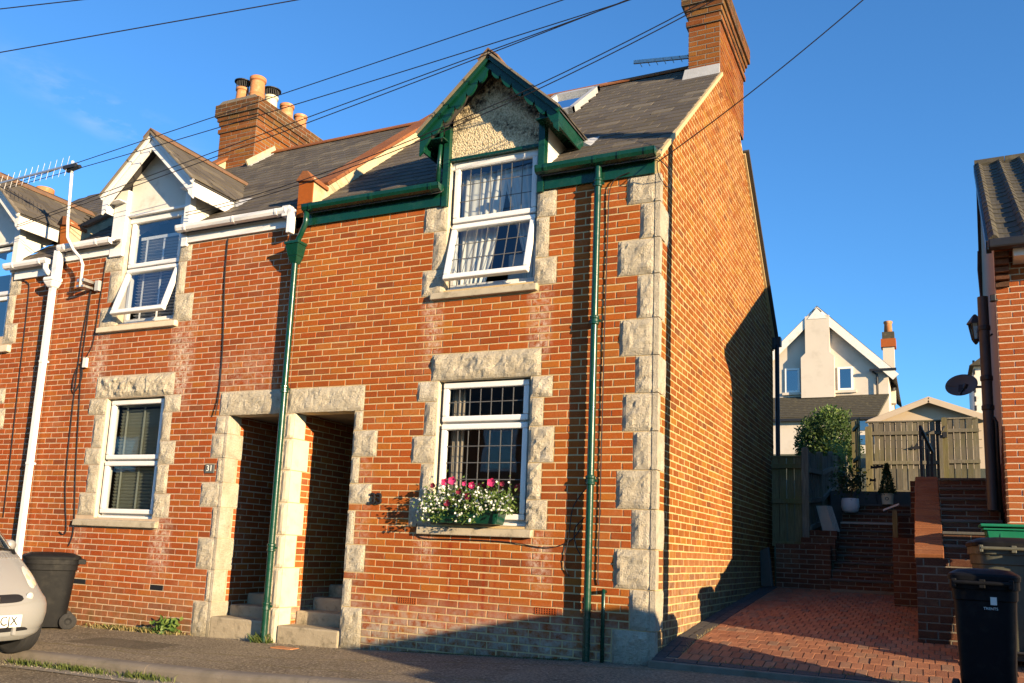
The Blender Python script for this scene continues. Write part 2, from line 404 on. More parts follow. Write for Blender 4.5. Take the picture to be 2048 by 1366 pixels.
# ------------------------------------------------------------------ mesh helpers
W = {}
def link(o, parent=None, world=True):
    COL.objects.link(o)
    if parent is not None:
        o.parent = parent
        if world: o.matrix_parent_inverse = W.get(parent, Matrix.Identity(4)).inverted()
    W[o] = Matrix.Identity(4)
    return o
def thing(name, label, cat, loc=(0, 0, 0), group=None, rz=0.0):
    o = bpy.data.objects.new(name, None); o.empty_display_size = 0.2
    COL.objects.link(o); o.location = loc; o.rotation_euler = (0, 0, rz)
    W[o] = Matrix.Translation(loc) @ Matrix.Rotation(rz, 4, 'Z')
    tag(o, label, cat, group); return o
def tag(o, label, cat, group=None):
    o['label'] = label; o['category'] = cat
    if group: o['group'] = group
    return o
def struct(o): o['kind'] = 'structure'; return o
def stuff(o): o['kind'] = 'stuff'; return o

class MB:
    def __init__(self): self.v = []; self.f = []; self.r = []
    def add(self, vs, fs, rnd=0.0):
        b = len(self.v); self.v += [tuple(p) for p in vs]
        for f in fs: self.f.append(tuple(b + i for i in f)); self.r.append(rnd)
    def box(self, x0, x1, y0, y1, z0, z1, rnd=0.0):
        self.add([(x0, y0, z0), (x1, y0, z0), (x1, y1, z0), (x0, y1, z0), (x0, y0, z1), (x1, y0, z1), (x1, y1, z1), (x0, y1, z1)],
                 [(0, 3, 2, 1), (4, 5, 6, 7), (0, 1, 5, 4), (1, 2, 6, 5), (2, 3, 7, 6), (3, 0, 4, 7)], rnd); return self
    def hexa(self, p, rnd=0.0):
        self.add(p, [(0, 3, 2, 1), (4, 5, 6, 7), (0, 1, 5, 4), (1, 2, 6, 5), (2, 3, 7, 6), (3, 0, 4, 7)], rnd); return self
    def quad(self, a, b, c, d, rnd=0.0): self.add([a, b, c, d], [(0, 1, 2, 3)], rnd); return self
    def prism(self, poly, axis, lo, hi, rnd=0.0):
        """poly: points in the plane of the two other axes (order x,y,z without axis)"""
        n = len(poly)
        def P(p, t):
            q = list(p); q.insert(axis, t); return tuple(q)
        self.add([P(p, lo) for p in poly] + [P(p, hi) for p in poly],
                 [tuple(range(n)), tuple(range(2 * n - 1, n - 1, -1))] + [(i, n + i, n + (i + 1) % n, (i + 1) % n) for i in range(n)], rnd); return self
    def bar(self, a, b, w, h, up=(0, 0, 1), rnd=0.0):
        a = Vector(a); b = Vector(b); d = (b - a).normalized(); u = Vector(up)
        s = d.cross(u)
        if s.length < 1e-4: s = d.cross(Vector((1, 0, 0)))
        s.normalize(); u = s.cross(d).normalized()
        s *= w / 2; u *= h / 2
        self.hexa([a - s - u, a + s - u, b + s - u, b - s - u, a - s + u, a + s + u, b + s + u, b - s + u], rnd); return self
    def tube(self, pts, r, n=8, cap=True, rnd=0.0):
        pts = [Vector(p) for p in pts]; rs = r if isinstance(r, (list, tuple)) else [r] * len(pts)
        base = len(self.v); ref = None
        for i, p in enumerate(pts):
            d = (pts[min(i + 1, len(pts) - 1)] - pts[max(i - 1, 0)]).normalized()
            if ref is None or abs(ref.dot(d)) > 0.95: ref = Vector((0, 0, 1)) if abs(d.z) < 0.8 else Vector((1, 0, 0))
            s = d.cross(ref).normalized(); u = s.cross(d).normalized()
            for k in range(n):
                a = 2 * PI * k / n; self.v.append(tuple(p + (s * math.cos(a) + u * math.sin(a)) * rs[i]))
        for i in range(len(pts) - 1):
            for k in range(n):
                k2 = (k + 1) % n; self.f.append((base + i * n + k, base + i * n + k2, base + (i + 1) * n + k2, base + (i + 1) * n + k)); self.r.append(rnd)
        if cap:
            self.f.append(tuple(base + k for k in range(n - 1, -1, -1))); self.r.append(rnd)
            self.f.append(tuple(base + (len(pts) - 1) * n + k for k in range(n))); self.r.append(rnd)
        return self
    def lathe(self, prof, c=(0, 0, 0), n=20, axis=2, cap=True):
        base = len(self.v)
        for (r, z) in prof:
            for k in range(n):
                a = 2 * PI * k / n; q = [r * math.cos(a), r * math.sin(a)]; q.insert(axis, z)
                self.v.append((q[0] + c[0], q[1] + c[1], q[2] + c[2]))
        for i in range(len(prof) - 1):
            for k in range(n):
                k2 = (k + 1) % n; self.f.append((base + i * n + k, base + i * n + k2, base + (i + 1) * n + k2, base + (i + 1) * n + k)); self.r.append(0.0)
        if cap:
            self.f.append(tuple(base + k for k in range(n - 1, -1, -1))); self.r.append(0.0)
            self.f.append(tuple(base + (len(prof) - 1) * n + k for k in range(n))); self.r.append(0.0)
        return self
    def grid(self, fn, nu, nv, rnd=0.0):
        base = len(self.v)
        for j in range(nv + 1):
            for i in range(nu + 1): self.v.append(tuple(fn(i / nu, j / nv)))
        for j in range(nv):
            for i in range(nu):
                a = base + j * (nu + 1) + i; self.f.append((a, a + 1, a + nu + 2, a + nu + 1)); self.r.append(rnd)
        return self
    def mesh(self, name, m, smooth=False):
        me = bpy.data.meshes.new(name); me.from_pydata(self.v, [], self.f)
        if any(self.r):
            at = me.attributes.new('rnd', 'FLOAT', 'FACE'); at.data.foreach_set('value', self.r)
        if m: me.materials.append(MATS[m])
        if smooth: me.polygons.foreach_set('use_smooth', [True] * len(me.polygons))
        me.update(); return me
    def build(self, name, m, parent=None, smooth=False, bev=0.0, world=True, seg=2):
        o = bpy.data.objects.new(name, self.mesh(name, m, smooth)); link(o, parent, world)
        if bev:
            b = o.modifiers.new('bevel', 'BEVEL'); b.width = bev; b.segments = seg; b.limit_method = 'ANGLE'; b.angle_limit = 0.6
        return o

def autosmooth(o, ang=0.7):
    try: o.data.shade_smooth_by_angle if False else None
    except Exception: pass
    return o

R_CAM = Matrix(CAM_R)
def cam_px(p):
    q = R_CAM.transposed() @ (Vector(p) - CAM_C)
    if q.z < 0.1: return None
    return (990 + 1752 * q.x / q.z, 808 + 1752 * q.y / q.z, q.z)
def px_area(corners):
    a = [cam_px(c) for c in corners]
    if any(k is None for k in a): return 0.0
    cx = sum(k[0] for k in a) / len(a); cy = sum(k[1] for k in a) / len(a)
    if not (-30 < cx < 2078 and -30 < cy < 1396): return 0.0
    s = 0
    for i in range(len(a)):
        x0, y0, _ = a[i]; x1, y1, _ = a[(i + 1) % len(a)]; s += x0 * y1 - x1 * y0
    return abs(s) / 2

# unit brick: x,z in -.5...5, front at y=-1, back at y=0
def unit_brick(k):
    rr = random.Random(k); b = MB(); cx, cz, cy = 0.014, 0.045, 0.16
    j = lambda s: rr.uniform(-s, s)
    vs = []
    for (sx, sz) in ((-1, -1), (1, -1), (1, 1), (-1, 1)): vs.append((sx * 0.5, 0, sz * 0.5))
    for (sx, sz) in ((-1, -1), (1, -1), (1, 1), (-1, 1)): vs.append((sx * 0.5 + j(0.004), -1 + cy + j(0.04), sz * 0.5 + j(0.02)))
    for (sx, sz) in ((-1, -1), (1, -1), (1, 1), (-1, 1)): vs.append((sx * (0.5 - cx) + j(0.006), -1 + j(0.045), sz * (0.5 - cz) + j(0.02)))
    fs = [(8, 9, 10, 11)]
    for i in range(4):
        i2 = (i + 1) % 4
        fs += [(4 + i, 4 + i2, 8 + i2, 8 + i), (i, i2, 4 + i2, 4 + i)]
    b.add(vs, fs); return b
BR = [unit_brick(k) for k in range(8)]
def pieces(records, protos, name, m, whole, limit=300, matmap=None):
    """records: (matrix, variant, parent, area, material).  The largest `limit` become objects, the rest one part of `whole`."""
    order = sorted(range(len(records)), key=lambda i: -records[i][3])
    cache = {}
    rest = {}
    for rank, i in enumerate(order):
        M, k, par, area, mm = records[i]
        if rank < limit and area > 0:
            key = (k, mm)
            if key not in cache: cache[key] = protos[k].mesh(name, mm)
            o = bpy.data.objects.new(name, cache[key]); COL.objects.link(o); o.parent = par
            o.matrix_parent_inverse = W.get(par, Matrix.Identity(4)).inverted()
            o.matrix_basis = M
        else: rest.setdefault(mm, []).append((M, k))
    if rest:
        mats = list(rest); V = []; F = []; Rn = []; MI = []
        for mi, mm in enumerate(mats):
            for (M, k) in rest[mm]:
                b = len(V); rv = random.random()
                for p in protos[k].v: V.append(tuple(M @ Vector(p)))
                for f in protos[k].f: F.append(tuple(b + t for t in f)); Rn.append(rv); MI.append(mi)
        me = bpy.data.meshes.new(name + '_mass'); me.from_pydata(V, [], F)
        at = me.attributes.new('rnd', 'FLOAT', 'FACE'); at.data.foreach_set('value', Rn)
        for mm in mats: me.materials.append(MATS[mm])
        me.polygons.foreach_set('material_index', MI); me.update()
        o = bpy.data.objects.new({'brick': 'brickwork', 'slate': 'slating', 'paving_brick': 'paving', 'roof_tile': 'tiling'}.get(name, name), me); link(o, whole); stuff(o)

class Frame:
    """a vertical wall plane: u runs along the wall, n points out of it"""
    def __init__(self, origin, ang):
        self.o = Vector(origin); self.u = Vector((math.cos(ang), math.sin(ang), 0)); self.n = Vector((math.sin(ang), -math.cos(ang), 0)); self.ang = ang
    def p(self, u, z, n=0.0): return self.o + self.u * u + Vector((0, 0, z)) + self.n * n
    def mat(self, u, z, ln, h, dep, sink):
        M = Matrix.Translation(self.p(u, z, -sink)) @ Matrix.Rotation(self.ang, 4, 'Z')
        return M @ Matrix.Diagonal((ln, dep, h, 1.0))

CH = 0.0751
ZT = 4.768
def lay(fr, zt, ch, k0, k1, span, excl, mat_, parent, pitch=0.232, joint=0.0122, out=None, dep=0.024, proud=0.0045, phase=0.0, header=False, ju=None):
    """lay courses k0..k1 (downwards from zt) of stretcher-bond bricks"""
    for k in range(k0, k1):
        z1 = zt - k * ch; z0 = z1 - ch; zm = (z0 + z1) / 2
        s = span(z0, z1) if callable(span) else span
        if s is None or s[1] - s[0] < 0.05: continue
        iv = [s]
        for (a, b, c, d) in excl:
            if min(d, z1) - max(c, z0) > ch * 0.45:
                nv = []
                for (p, q) in iv:
                    if b <= p or a >= q: nv.append((p, q)); continue
                    if a > p: nv.append((p, a))
                    if b < q: nv.append((b, q))
                iv = nv
        off = phase + (pitch / 2 if k % 2 else 0.0) + random.uniform(-0.012, 0.012)
        for (p, q) in iv:
            if q - p < 0.03: continue
            cuts = [p]; t = off + math.ceil((p - off) / pitch) * pitch
            while t < q - 1e-6:
                if t - cuts[-1] > 0.055 and q - t > 0.055: cuts.append(t)
                t += pitch
            cuts.append(q)
            for a, b in zip(cuts, cuts[1:]):
                ln = b - a - (ju or joint); h = ch - joint * 0.92
                if ln < 0.02: continue
                um = (a + b) / 2 + random.uniform(-0.0015, 0.0015); zz = zm + random.uniform(-0.0018, 0.0018)
                M = fr.mat(um, zz, ln, h + random.uniform(-0.002, 0.001), dep, dep - proud + random.uniform(-0.0015, 0.0015))
                M = M @ Matrix.Rotation(random.uniform(-0.006, 0.006), 4, 'Y')
                ar = px_area([fr.p(um - ln / 2, zz - h / 2), fr.p(um + ln / 2, zz - h / 2), fr.p(um + ln / 2, zz + h / 2), fr.p(um - ln / 2, zz + h / 2)])
                out.append((M, random.randrange(8), parent, ar, mat_))

def backing(fr, u0, u1, z0, z1, holes, thick=0.2):
    us = sorted({u0, u1} | {h[0] for h in holes} | {h[1] for h in holes}); zs = sorted({z0, z1} | {h[2] for h in holes} | {h[3] for h in holes})
    us = [u for u in us if u0 <= u <= u1]; zs = [z for z in zs if z0 <= z <= z1]
    solid = {}
    for i in range(len(us) - 1):
        for j in range(len(zs) - 1):
            um = (us[i] + us[i + 1]) / 2; zm = (zs[j] + zs[j + 1]) / 2
            solid[i, j] = not any(h[0] < um < h[1] and h[2] < zm < h[3] for h in holes)
    b = MB()
    for (i, j), s in solid.items():
        if not s: continue
        a, c, d, e = us[i], us[i + 1], zs[j], zs[j + 1]
        b.quad(fr.p(a, d), fr.p(c, d), fr.p(c, e), fr.p(a, e)); b.quad(fr.p(c, d, -thick), fr.p(a, d, -thick), fr.p(a, e, -thick), fr.p(c, e, -thick))
        for (di, dj, p, q) in ((-1, 0, (a, e), (a, d)), (1, 0, (c, d), (c, e)), (0, -1, (a, d), (c, d)), (0, 1, (c, e), (a, e))):
            if not solid.get((i + di, j + dj), False):
                b.quad(fr.p(p[0], p[1]), fr.p(p[0], p[1], -thick), fr.p(q[0], q[1], -thick), fr.p(q[0], q[1]))
    return b

def snap(z): return ZT - round((ZT - z) / CH) * CH
_seed = [0]
def rock(u0, u1, z0, z1, depth=0.16, amp=0.022, proud=0.012, fr=None, reveal=None, cell=0.032, rough_bottom=False):
    """rock-faced stone: rough front, flat sides running back into the wall"""
    _seed[0] += 1; sd = _seed[0] * 7.31
    nu = max(3, int((u1 - u0) / cell)); nz = max(3, int((z1 - z0) / cell))
    b = MB(); idx = {}
    def disp(i, j):
        u = u0 + (u1 - u0) * i / nu; z = z0 + (z1 - z0) * j / nz
        e = min(i, nu - i, j, nz - j)
        if e == 0: return u, z, proud * 0.4
        k = 0.55 if e == 1 else 1.0
        d = noise.noise(Vector((u * 9 + sd, z * 9, sd))) * 0.65 + noise.noise(Vector((u * 24, z * 24 + sd, sd))) * 0.5 + noise.noise(Vector((u * 4 + sd, z * 4, 3.0))) * 0.5
        return u + noise.noise(Vector((u * 20, z * 20, sd + 9))) * 0.006, z + noise.noise(Vector((u * 20, z * 20, sd + 5))) * 0.006, proud + amp * k * (0.55 + d)
    for j in range(nz + 1):
        for i in range(nu + 1):
            u, z, n = disp(i, j)
            if i in (0, nu) or j in (0, nz):
                w = noise.noise(Vector((u * 13, z * 13, sd))) * 0.004
                u += w if i in (0, nu) else 0; z += w if j in (0, nz) else 0
            idx[i, j] = len(b.v); b.v.append(tuple(fr.p(u, z, n)))
    for j in range(nz):
        for i in range(nu): b.f.append((idx[i, j], idx[i + 1, j], idx[i + 1, j + 1], idx[i, j + 1])); b.r.append(0.0)
    ring = [(i, 0) for i in range(nu)] + [(nu, j) for j in range(nz)] + [(i, nz) for i in range(nu, 0, -1)] + [(0, j) for j in range(nz, 0, -1)]
    base = len(b.v)
    for (i, j) in ring:
        u = u0 + (u1 - u0) * i / nu; z = z0 + (z1 - z0) * j / nz; b.v.append(tuple(fr.p(u, z, -depth)))
    L = len(ring)
    for t in range(L):
        t2 = (t + 1) % L; b.f.append((idx[ring[t2]], idx[ring[t]], base + t, base + t2)); b.r.append(0.0)
    return b

FRONT = Frame((0, 0, 0), 0.0)

# ------------------------------------------------------------------ ground, road, pavement, kerb, driveway
def lerp_tab(x, tab):
    if x <= tab[0][0]: return tab[0][1]
    for (a, b), (c, d) in zip(tab, tab[1:]):
        if x <= c: return b + (d - b) * (x - a) / (c - a)
    return tab[-1][1]
PZ = [(-60, -0.9), (-14, -0.33), (-7.6, -0.255), (-4.5, -0.205), (-3.4, -0.185), (-0.6, -0.05), (0.4, -0.03), (4, 0.0), (60, 0.9)]
def pave_z(x, y): return lerp_tab(x, PZ) + 0.012 * y
KY = -2.06
GY = [(-400, -0.75), (6.4, -0.75), (8, 1.0), (10, 1.9), (13, 2.45), (34, 6.0), (90, 9.0), (400, 9.5)]
def ground_z(x, y):
    z = lerp_tab(y, GY)
    if y < 6.4: z = lerp_tab(x, PZ) - 0.5
    return z
b = MB()
gx = [-400, -150, -60, -30, -14, -8, -4, 0, 0.4, 4, 8, 14, 30, 60, 150, 400]; gy = [-400, -150, -60, -30, -12, 0, 6.4, 7, 8, 9, 10, 11.5, 13, 20, 34, 60, 90, 200, 400]
b.v = [(x, y, ground_z(x, y)) for y in gy for x in gx]
nx = len(gx)
for j in range(len(gy) - 1):
    for i in range(nx - 1): b.f.append((j * nx + i, j * nx + i + 1, (j + 1) * nx + i + 1, (j + 1) * nx + i)); b.r.append(0.0)
struct(b.build('ground', 'earth'))
def strip(name, m, x0, x1, y0, y1, dz, step=0.5, ny=6):
    n = int((x1 - x0) / step)
    bb = MB().grid(lambda s, t: (x0 + (x1 - x0) * s, y0 + (y1 - y0) * t, pave_z(x0 + (x1 - x0) * s, y0 + (y1 - y0) * t) + dz + 0.006 * noise.noise(Vector((s * (x1 - x0) * 0.9, t * (y1 - y0) * 1.3, 0)))), n, ny)
    return struct(bb.build(name, m, smooth=True))
strip('road', 'road', -40, 40, -9.2, KY - 0.02, -0.115, 0.5, 16)
strip('pavement', 'pavement', -40, 40, KY + 0.02, 0.35, 0.0, 0.4, 8)
b = MB()
kerb_root = bpy.data.objects.new('kerb', None); COL.objects.link(kerb_root); struct(kerb_root); W[kerb_root] = Matrix.Identity(4)
x = -16.0
while x < 12:
    L = 0.915
    za, zb = pave_z(x, KY), pave_z(x + L, KY); q = x + L - 0.009
    j = random.uniform(-0.003, 0.003)
    prof = [(-0.075, -0.24), (-0.070, -0.045), (-0.060, -0.018), (-0.040, -0.002), (-0.015, 0.005), (0.065, 0.006), (0.065, -0.24)]
    bb = MB(); q -= -0.004
    n_ = len(prof)
    for (xx, zz) in ((x, za), (q, zb)): bb.v += [(xx, KY + p[0] + j, zz + p[1]) for p in prof]
    bb.f = [tuple(range(n_ - 1, -1, -1)), tuple(n_ + i for i in range(n_))] + [(i, (i + 1) % n_, n_ + (i + 1) % n_, n_ + i) for i in range(n_)]; bb.r = [0.0] * len(bb.f)
    bb.build('kerb_stone', 'kerb', kerb_root)
    x += L
strip('gutter_strip', 'gutter_grit', -40, 40, KY - 0.30, KY - 0.055, -0.108, 0.5, 2)

# driveway: sloping sheet with brick paving
DX0, DX1, DY0, DY1 = 0.0, 4.6, -0.14, 6.0
DZ = [(-0.5, -0.04), (-0.14, 0.030), (0.0, 0.055), (0.6, 0.150), (2.35, 0.306), (6.0, 0.58), (8.0, 0.72)]
def drive_z(y): return lerp_tab(y, DZ)
b = MB().grid(lambda s, t: (DX0 + (DX1 - DX0) * s, DY0 + (DY1 - DY0) * t, drive_z(DY0 + (DY1 - DY0) * t) - 0.012), 6, 60)
drive = struct(b.build('driveway', 'joint_sand'))
b = MB().hexa([(DX0 + 0.0, DY0 - 0.05, -0.15), (DX1, DY0 - 0.05, -0.05), (DX1, DY0, -0.05), (DX0 + 0.0, DY0, -0.15), (DX0 + 0.0, DY0 - 0.05, drive_z(DY0) - 0.004), (DX1, DY0 - 0.05, drive_z(DY0) - 0.004), (DX1, DY0, drive_z(DY0) - 0.004), (DX0 + 0.0, DY0, drive_z(DY0) - 0.004)])
b.build('edging_kerb', 'kerb', drive, bev=0.01)
def unit_paver(k):
    rr = random.Random(k + 50); bb = MB(); c = 0.045; d = 0.09
    vs = [(-0.5, -0.5, -1), (0.5, -0.5, -1), (0.5, 0.5, -1), (-0.5, 0.5, -1), (-0.5, -0.5, -0.22), (0.5, -0.5, -0.22), (0.5, 0.5, -0.22), (-0.5, 0.5, -0.22)]
    vs += [(sx * (0.5 - c * 0.5), sy * (0.5 - c), rr.uniform(-0.06, 0.02)) for sx, sy in ((-1, -1), (1, -1), (1, 1), (-1, 1))]
    fs = [(8, 9, 10, 11)]
    for i in range(4):
        i2 = (i + 1) % 4; fs += [(4 + i, 4 + i2, 8 + i2, 8 + i), (i, i2, 4 + i2, 4 + i)]
    bb.add(vs, fs); return bb
PV = [unit_paver(k) for k in range(6)]
recs = []; edge = []
def paver(x, y, lx, ly, mm, lst):
    z = drive_z(y) + random.uniform(-0.003, 0.003); sl = math.atan((drive_z(y + 0.06) - drive_z(y - 0.06)) / 0.12)
    M = Matrix.Translation((x, y, z)) @ Matrix.Rotation(sl + random.uniform(-0.008, 0.008), 4, 'X') @ Matrix.Rotation(random.uniform(-0.01, 0.01), 4, 'Z') @ Matrix.Diagonal((lx, ly, 0.03, 1))
    a = px_area([(x - lx / 2, y - ly / 2, z), (x + lx / 2, y - ly / 2, z), (x + lx / 2, y + ly / 2, z), (x - lx / 2, y + ly / 2, z)])
    lst.append((M, random.randrange(6), drive, a, mm))
yy = DY0 + 0.108; rowk = 0; PW = 0.093
while yy < DY1 - 0.05:
    xx = DX0 + 0.235
    if rowk % 2: paver(xx + PW * 0.25, yy + 0.1, PW * 0.5 - 0.006, 0.197, 'paver', recs); xx += PW * 0.5
    while xx + PW < DX1:
        paver(xx + PW * 0.5, yy + 0.1, PW - 0.006, 0.199, 'paver', recs); xx += PW
    yy += 0.205; rowk += 1
xx = DX0 + 0.02
while xx < DX1 - 0.2:
    paver(xx + 0.1, DY0 + 0.052, 0.197, 0.098, 'charcoal_block', edge); xx += 0.205
yy = DY0 + 0.21
while yy < DY1:
    paver(DX0 + 0.068, yy, 0.10, 0.197, 'charcoal_block', edge); paver(DX0 + 0.175, yy + 0.05, 0.10, 0.197, 'charcoal_block', edge); yy += 0.205
pieces(recs, PV, 'paving_brick', 'paver', drive, 300)
pieces(edge, PV, 'edging_block', 'charcoal_block', drive, 300)

# ------------------------------------------------------------------ slates
def unit_slate(k):
    rr = random.Random(k + 90); bb = MB(); j = lambda s: rr.uniform(-s, s)
    lo = [(-0.5 + j(0.01), 0 + j(0.02)), (0.5 + j(0.01), 0 + j(0.02))]
    bb.add([(lo[0][0], lo[0][1], 0), (lo[1][0], lo[1][1], 0), (0.5, 1, 0), (-0.5, 1, 0), (lo[0][0] + 0.008, lo[0][1] + 0.01, 1), (lo[1][0] - 0.008, lo[1][1] + 0.01, 1), (0.5, 1, 1), (-0.5, 1, 1)],
           [(4, 5, 6, 7), (0, 1, 5, 4), (1, 2, 6, 5), (3, 0, 4, 7), (0, 3, 2, 1)]); return bb
SL = [unit_slate(k) for k in range(6)]
def slate_plane(o, u, v, nu_len, nv_len, inside, parent, out, w=0.25, gauge=0.19, mat_='slate', th=0.011):
    """o: eave corner; u along eaves, v up the slope (unit)"""
    o = Vector(o); u = Vector(u).normalized(); v = Vector(v).normalized(); n = u.cross(v).normalized()
    r = 0; t = 0.0
    while t < nv_len:
        s = -w if r % 2 else -w / 2
        while s < nu_len + w:
            s0 = max(0.0, s); s1 = min(nu_len, s + w)
            if s1 - s0 > 0.03:
                sm = (s0 + s1) / 2; c = o + u * sm + v * (t + gauge * 0.5)
                if inside(c, s1 - s0):
                    ln = gauge * 1.55
                    if t + ln > nv_len + 0.1: ln = nv_len - t + 0.08
                    if ln > 0.05:
                        lift = 0.012 + random.uniform(0, 0.003)
                        base = o + u * sm + v * t + n * lift
                        vv = (v * ln - n * (lift * 0.9)).normalized()
                        nn = u.cross(vv).normalized()
                        M = Matrix((( u.x, vv.x, nn.x, base.x), (u.y, vv.y, nn.y, base.y), (u.z, vv.z, nn.z, base.z), (0, 0, 0, 1)))
                        M = M @ Matrix.Rotation(random.uniform(-0.006, 0.006), 4, 'Z') @ Matrix.Diagonal((s1 - s0 - 0.007, ln, th, 1))
                        a = px_area([base - u * w / 2, base + u * w / 2, base + u * w / 2 + v * gauge, base - u * w / 2 + v * gauge])
                        out.append((M, random.randrange(6), parent, a, mat_))
            s += w
        t += gauge; r += 1

# ------------------------------------------------------------------ windows
def ring(bld, x0, x1, z0, z1, y0, y1, w, wb=None):
    """four mitre-free bars of a frame"""
    wb = w if wb is None else wb
    bld.box(x0, x1, y0, y1, z1 - w, z1); bld.box(x0, x1, y0, y1, z0, z0 + wb)
    bld.box(x0, x0 + w, y0 + 0.001, y1 - 0.001, z0 + wb, z1 - w); bld.box(x1 - w, x1, y0 + 0.001, y1 - 0.001, z0 + wb, z1 - w)
def sash(parent, x0, x1, z0, z1, y, open_ang=0.0, nx=0, nz=0, w=0.062, glass='glass'):
    """a casement hung at the top: frame, pane and leaded bars; local origin at its top hinge line"""
    o = bpy.data.objects.new('sash', None)
    b = MB(); h = z1 - z0; wd = x1 - x0
    ring(b, 0, wd, -h, 0, -0.035, 0.03, w)
    me = b.mesh('sash', 'upvc'); o = bpy.data.objects.new('sash', me); link(o, parent, False)
    o.matrix_parent_inverse = W[parent].inverted()
    o.matrix_basis = Matrix.Translation((x0, y, z1)) @ Matrix.Rotation(-open_ang, 4, 'X')
    bm = o.modifiers.new('bevel', 'BEVEL'); bm.width = 0.012; bm.segments = 2
    def child(bb, name, m):
        c = bpy.data.objects.new(name, bb.mesh(name, m)); COL.objects.link(c); c.parent = parent
        c.matrix_parent_inverse = W[parent].inverted(); c.matrix_basis = o.matrix_basis.copy(); return c
    g = MB().quad((w - 0.005, 0.0, -h + w - 0.005), (wd - w + 0.005, 0.0, -h + w - 0.005), (wd - w + 0.005, 0.0, -w + 0.005), (w - 0.005, 0.0, -w + 0.005))
    child(g, 'pane', glass)
    for i in range(1, nx):
        t = w + (wd - 2 * w) * i / nx; child(MB().box(t - 0.0045, t + 0.0045, -0.004, -0.0005, -h + w, -w), 'leaded_bar', 'lead_bar')
    for i in range(1, nz):
        t = -h + w + (h - 2 * w) * i / nz; child(MB().box(w, wd - w, -0.0045, -0.0008, t - 0.0045, t + 0.0045), 'leaded_bar', 'lead_bar')
    return o
def window(house, x0, x1, z0, z1, zt, y, low, high, name='window'):
    """outer frame with a transom at zt; low/high = (nx, nz, open angle)"""
    w = bpy.data.objects.new(name, None); link(w, house)
    b = MB(); ring(b, x0, x1, z0, z1, y, y + 0.06, 0.05); b.box(x0 + 0.05, x1 - 0.05, y + 0.001, y + 0.059, zt - 0.028, zt + 0.028)
    b.build('frame', 'upvc', w, bev=0.006)
    sash(w, x0 + 0.02, x1 - 0.02, zt + 0.012, z1 - 0.015, y - 0.022, high[2], high[0], high[1])
    sash(w, x0 + 0.02, x1 - 0.02, z0 + 0.03, zt - 0.012, y - 0.022, low[2], low[0], low[1])
    MB().box(x0, x1, y - 0.05, y + 0.06, z0 - 0.03, z0 - 0.002).build('cill', 'upvc', w, bev=0.006)
    return w
def curtain(x0, x1, z0, z1, y, folds, gather, mat_, label, side=1):
    """hanging fabric: gather(t) gives the width fraction at height t (0 top, 1 bottom)"""
    wd = x1 - x0
    def fn(s, t):
        g = gather(t)
        x = x0 + wd * s * g if side > 0 else x1 - wd * (1 - s) * g
        return (x, y + 0.022 * math.sin(s * folds * 2 * PI + 0.6 * math.sin(t * 4)) * (0.6 + 0.4 * math.cos(s * 9)), z1 + (z0 - z1) * t)
    o = MB().grid(fn, folds * 8, 14).build('curtain', mat_, smooth=True)
    m = o.modifiers.new('thick', 'SOLIDIFY'); m.thickness = 0.002
    return tag(o, label, 'curtain')
def blind(x0, x1, z0, z1, y, mat_, label, tilt=0.5, pitch=0.044):
    t = thing('venetian_blind', label, 'blind', ((x0 + x1) / 2, y, z0), 'venetian blinds in the neighbouring house')
    n = int((z1 - z0) / pitch); wd = x1 - x0
    c, s = math.cos(tilt) * 0.024, math.sin(tilt) * 0.024
    bb = MB().hexa([(-wd / 2, -c, s - 0.001), (wd / 2, -c, s - 0.001), (wd / 2, c, -s - 0.001), (-wd / 2, c, -s - 0.001), (-wd / 2, -c, s + 0.001), (wd / 2, -c, s + 0.001), (wd / 2, c, -s + 0.001), (-wd / 2, c, -s + 0.001)])
    me = bb.mesh('slat', mat_)
    for k in range(n):
        o = bpy.data.objects.new('slat', me); COL.objects.link(o); o.parent = t; o.location = (0, 0, 0.02 + k * pitch)
    for f in (0.14, 0.5, 0.86):
        MB().box(x0 + wd * f - 0.016, x0 + wd * f + 0.016, y - 0.027, y - 0.0255, z0, z1).build('tape', mat_, t)
    MB().box(x0, x1, y - 0.03, y + 0.03, z1, z1 + 0.045).build('headrail', mat_, t)
    return t

# ------------------------------------------------------------------ shared house pieces
RS = 0.84
RC = 1 / math.hypot(1, RS)
RIDGE_Y = 3.42
def roof_z(y): return 5.0 + RS * y
def gutter(house, x0, x1, m, y=-0.115, z=4.985, stops=True, brk=()):
    prof = [(y - 0.062, z), (y - 0.060, z - 0.035), (y - 0.045, z - 0.068), (y - 0.0, z - 0.082), (y + 0.045, z - 0.068), (y + 0.060, z - 0.03), (y + 0.062, z)]
    inner = [(p[0] * 0.93 + y * 0.07, p[1] + 0.006) for p in reversed(prof)]
    g = MB().prism([(p[0], p[1]) for p in prof + inner], 0, x0, x1).build('gutter', m, house)
    for (a, c) in ((x0 - 0.004, x0 + 0.012), (x1 - 0.012, x1 + 0.004)):
        MB().prism([(p[0] * 1.0, p[1]) for p in prof], 0, a, c).build('stop_end', m, g)
    for bx in brk:
        q = [(y + (p[0] - y) * 1.10, p[1] - 0.005) for p in prof]
        MB().prism(q + [(p[0], p[1] + 0.006) for p in reversed(prof)], 0, bx - 0.016, bx + 0.016).build('bracket', m, g)
    return g
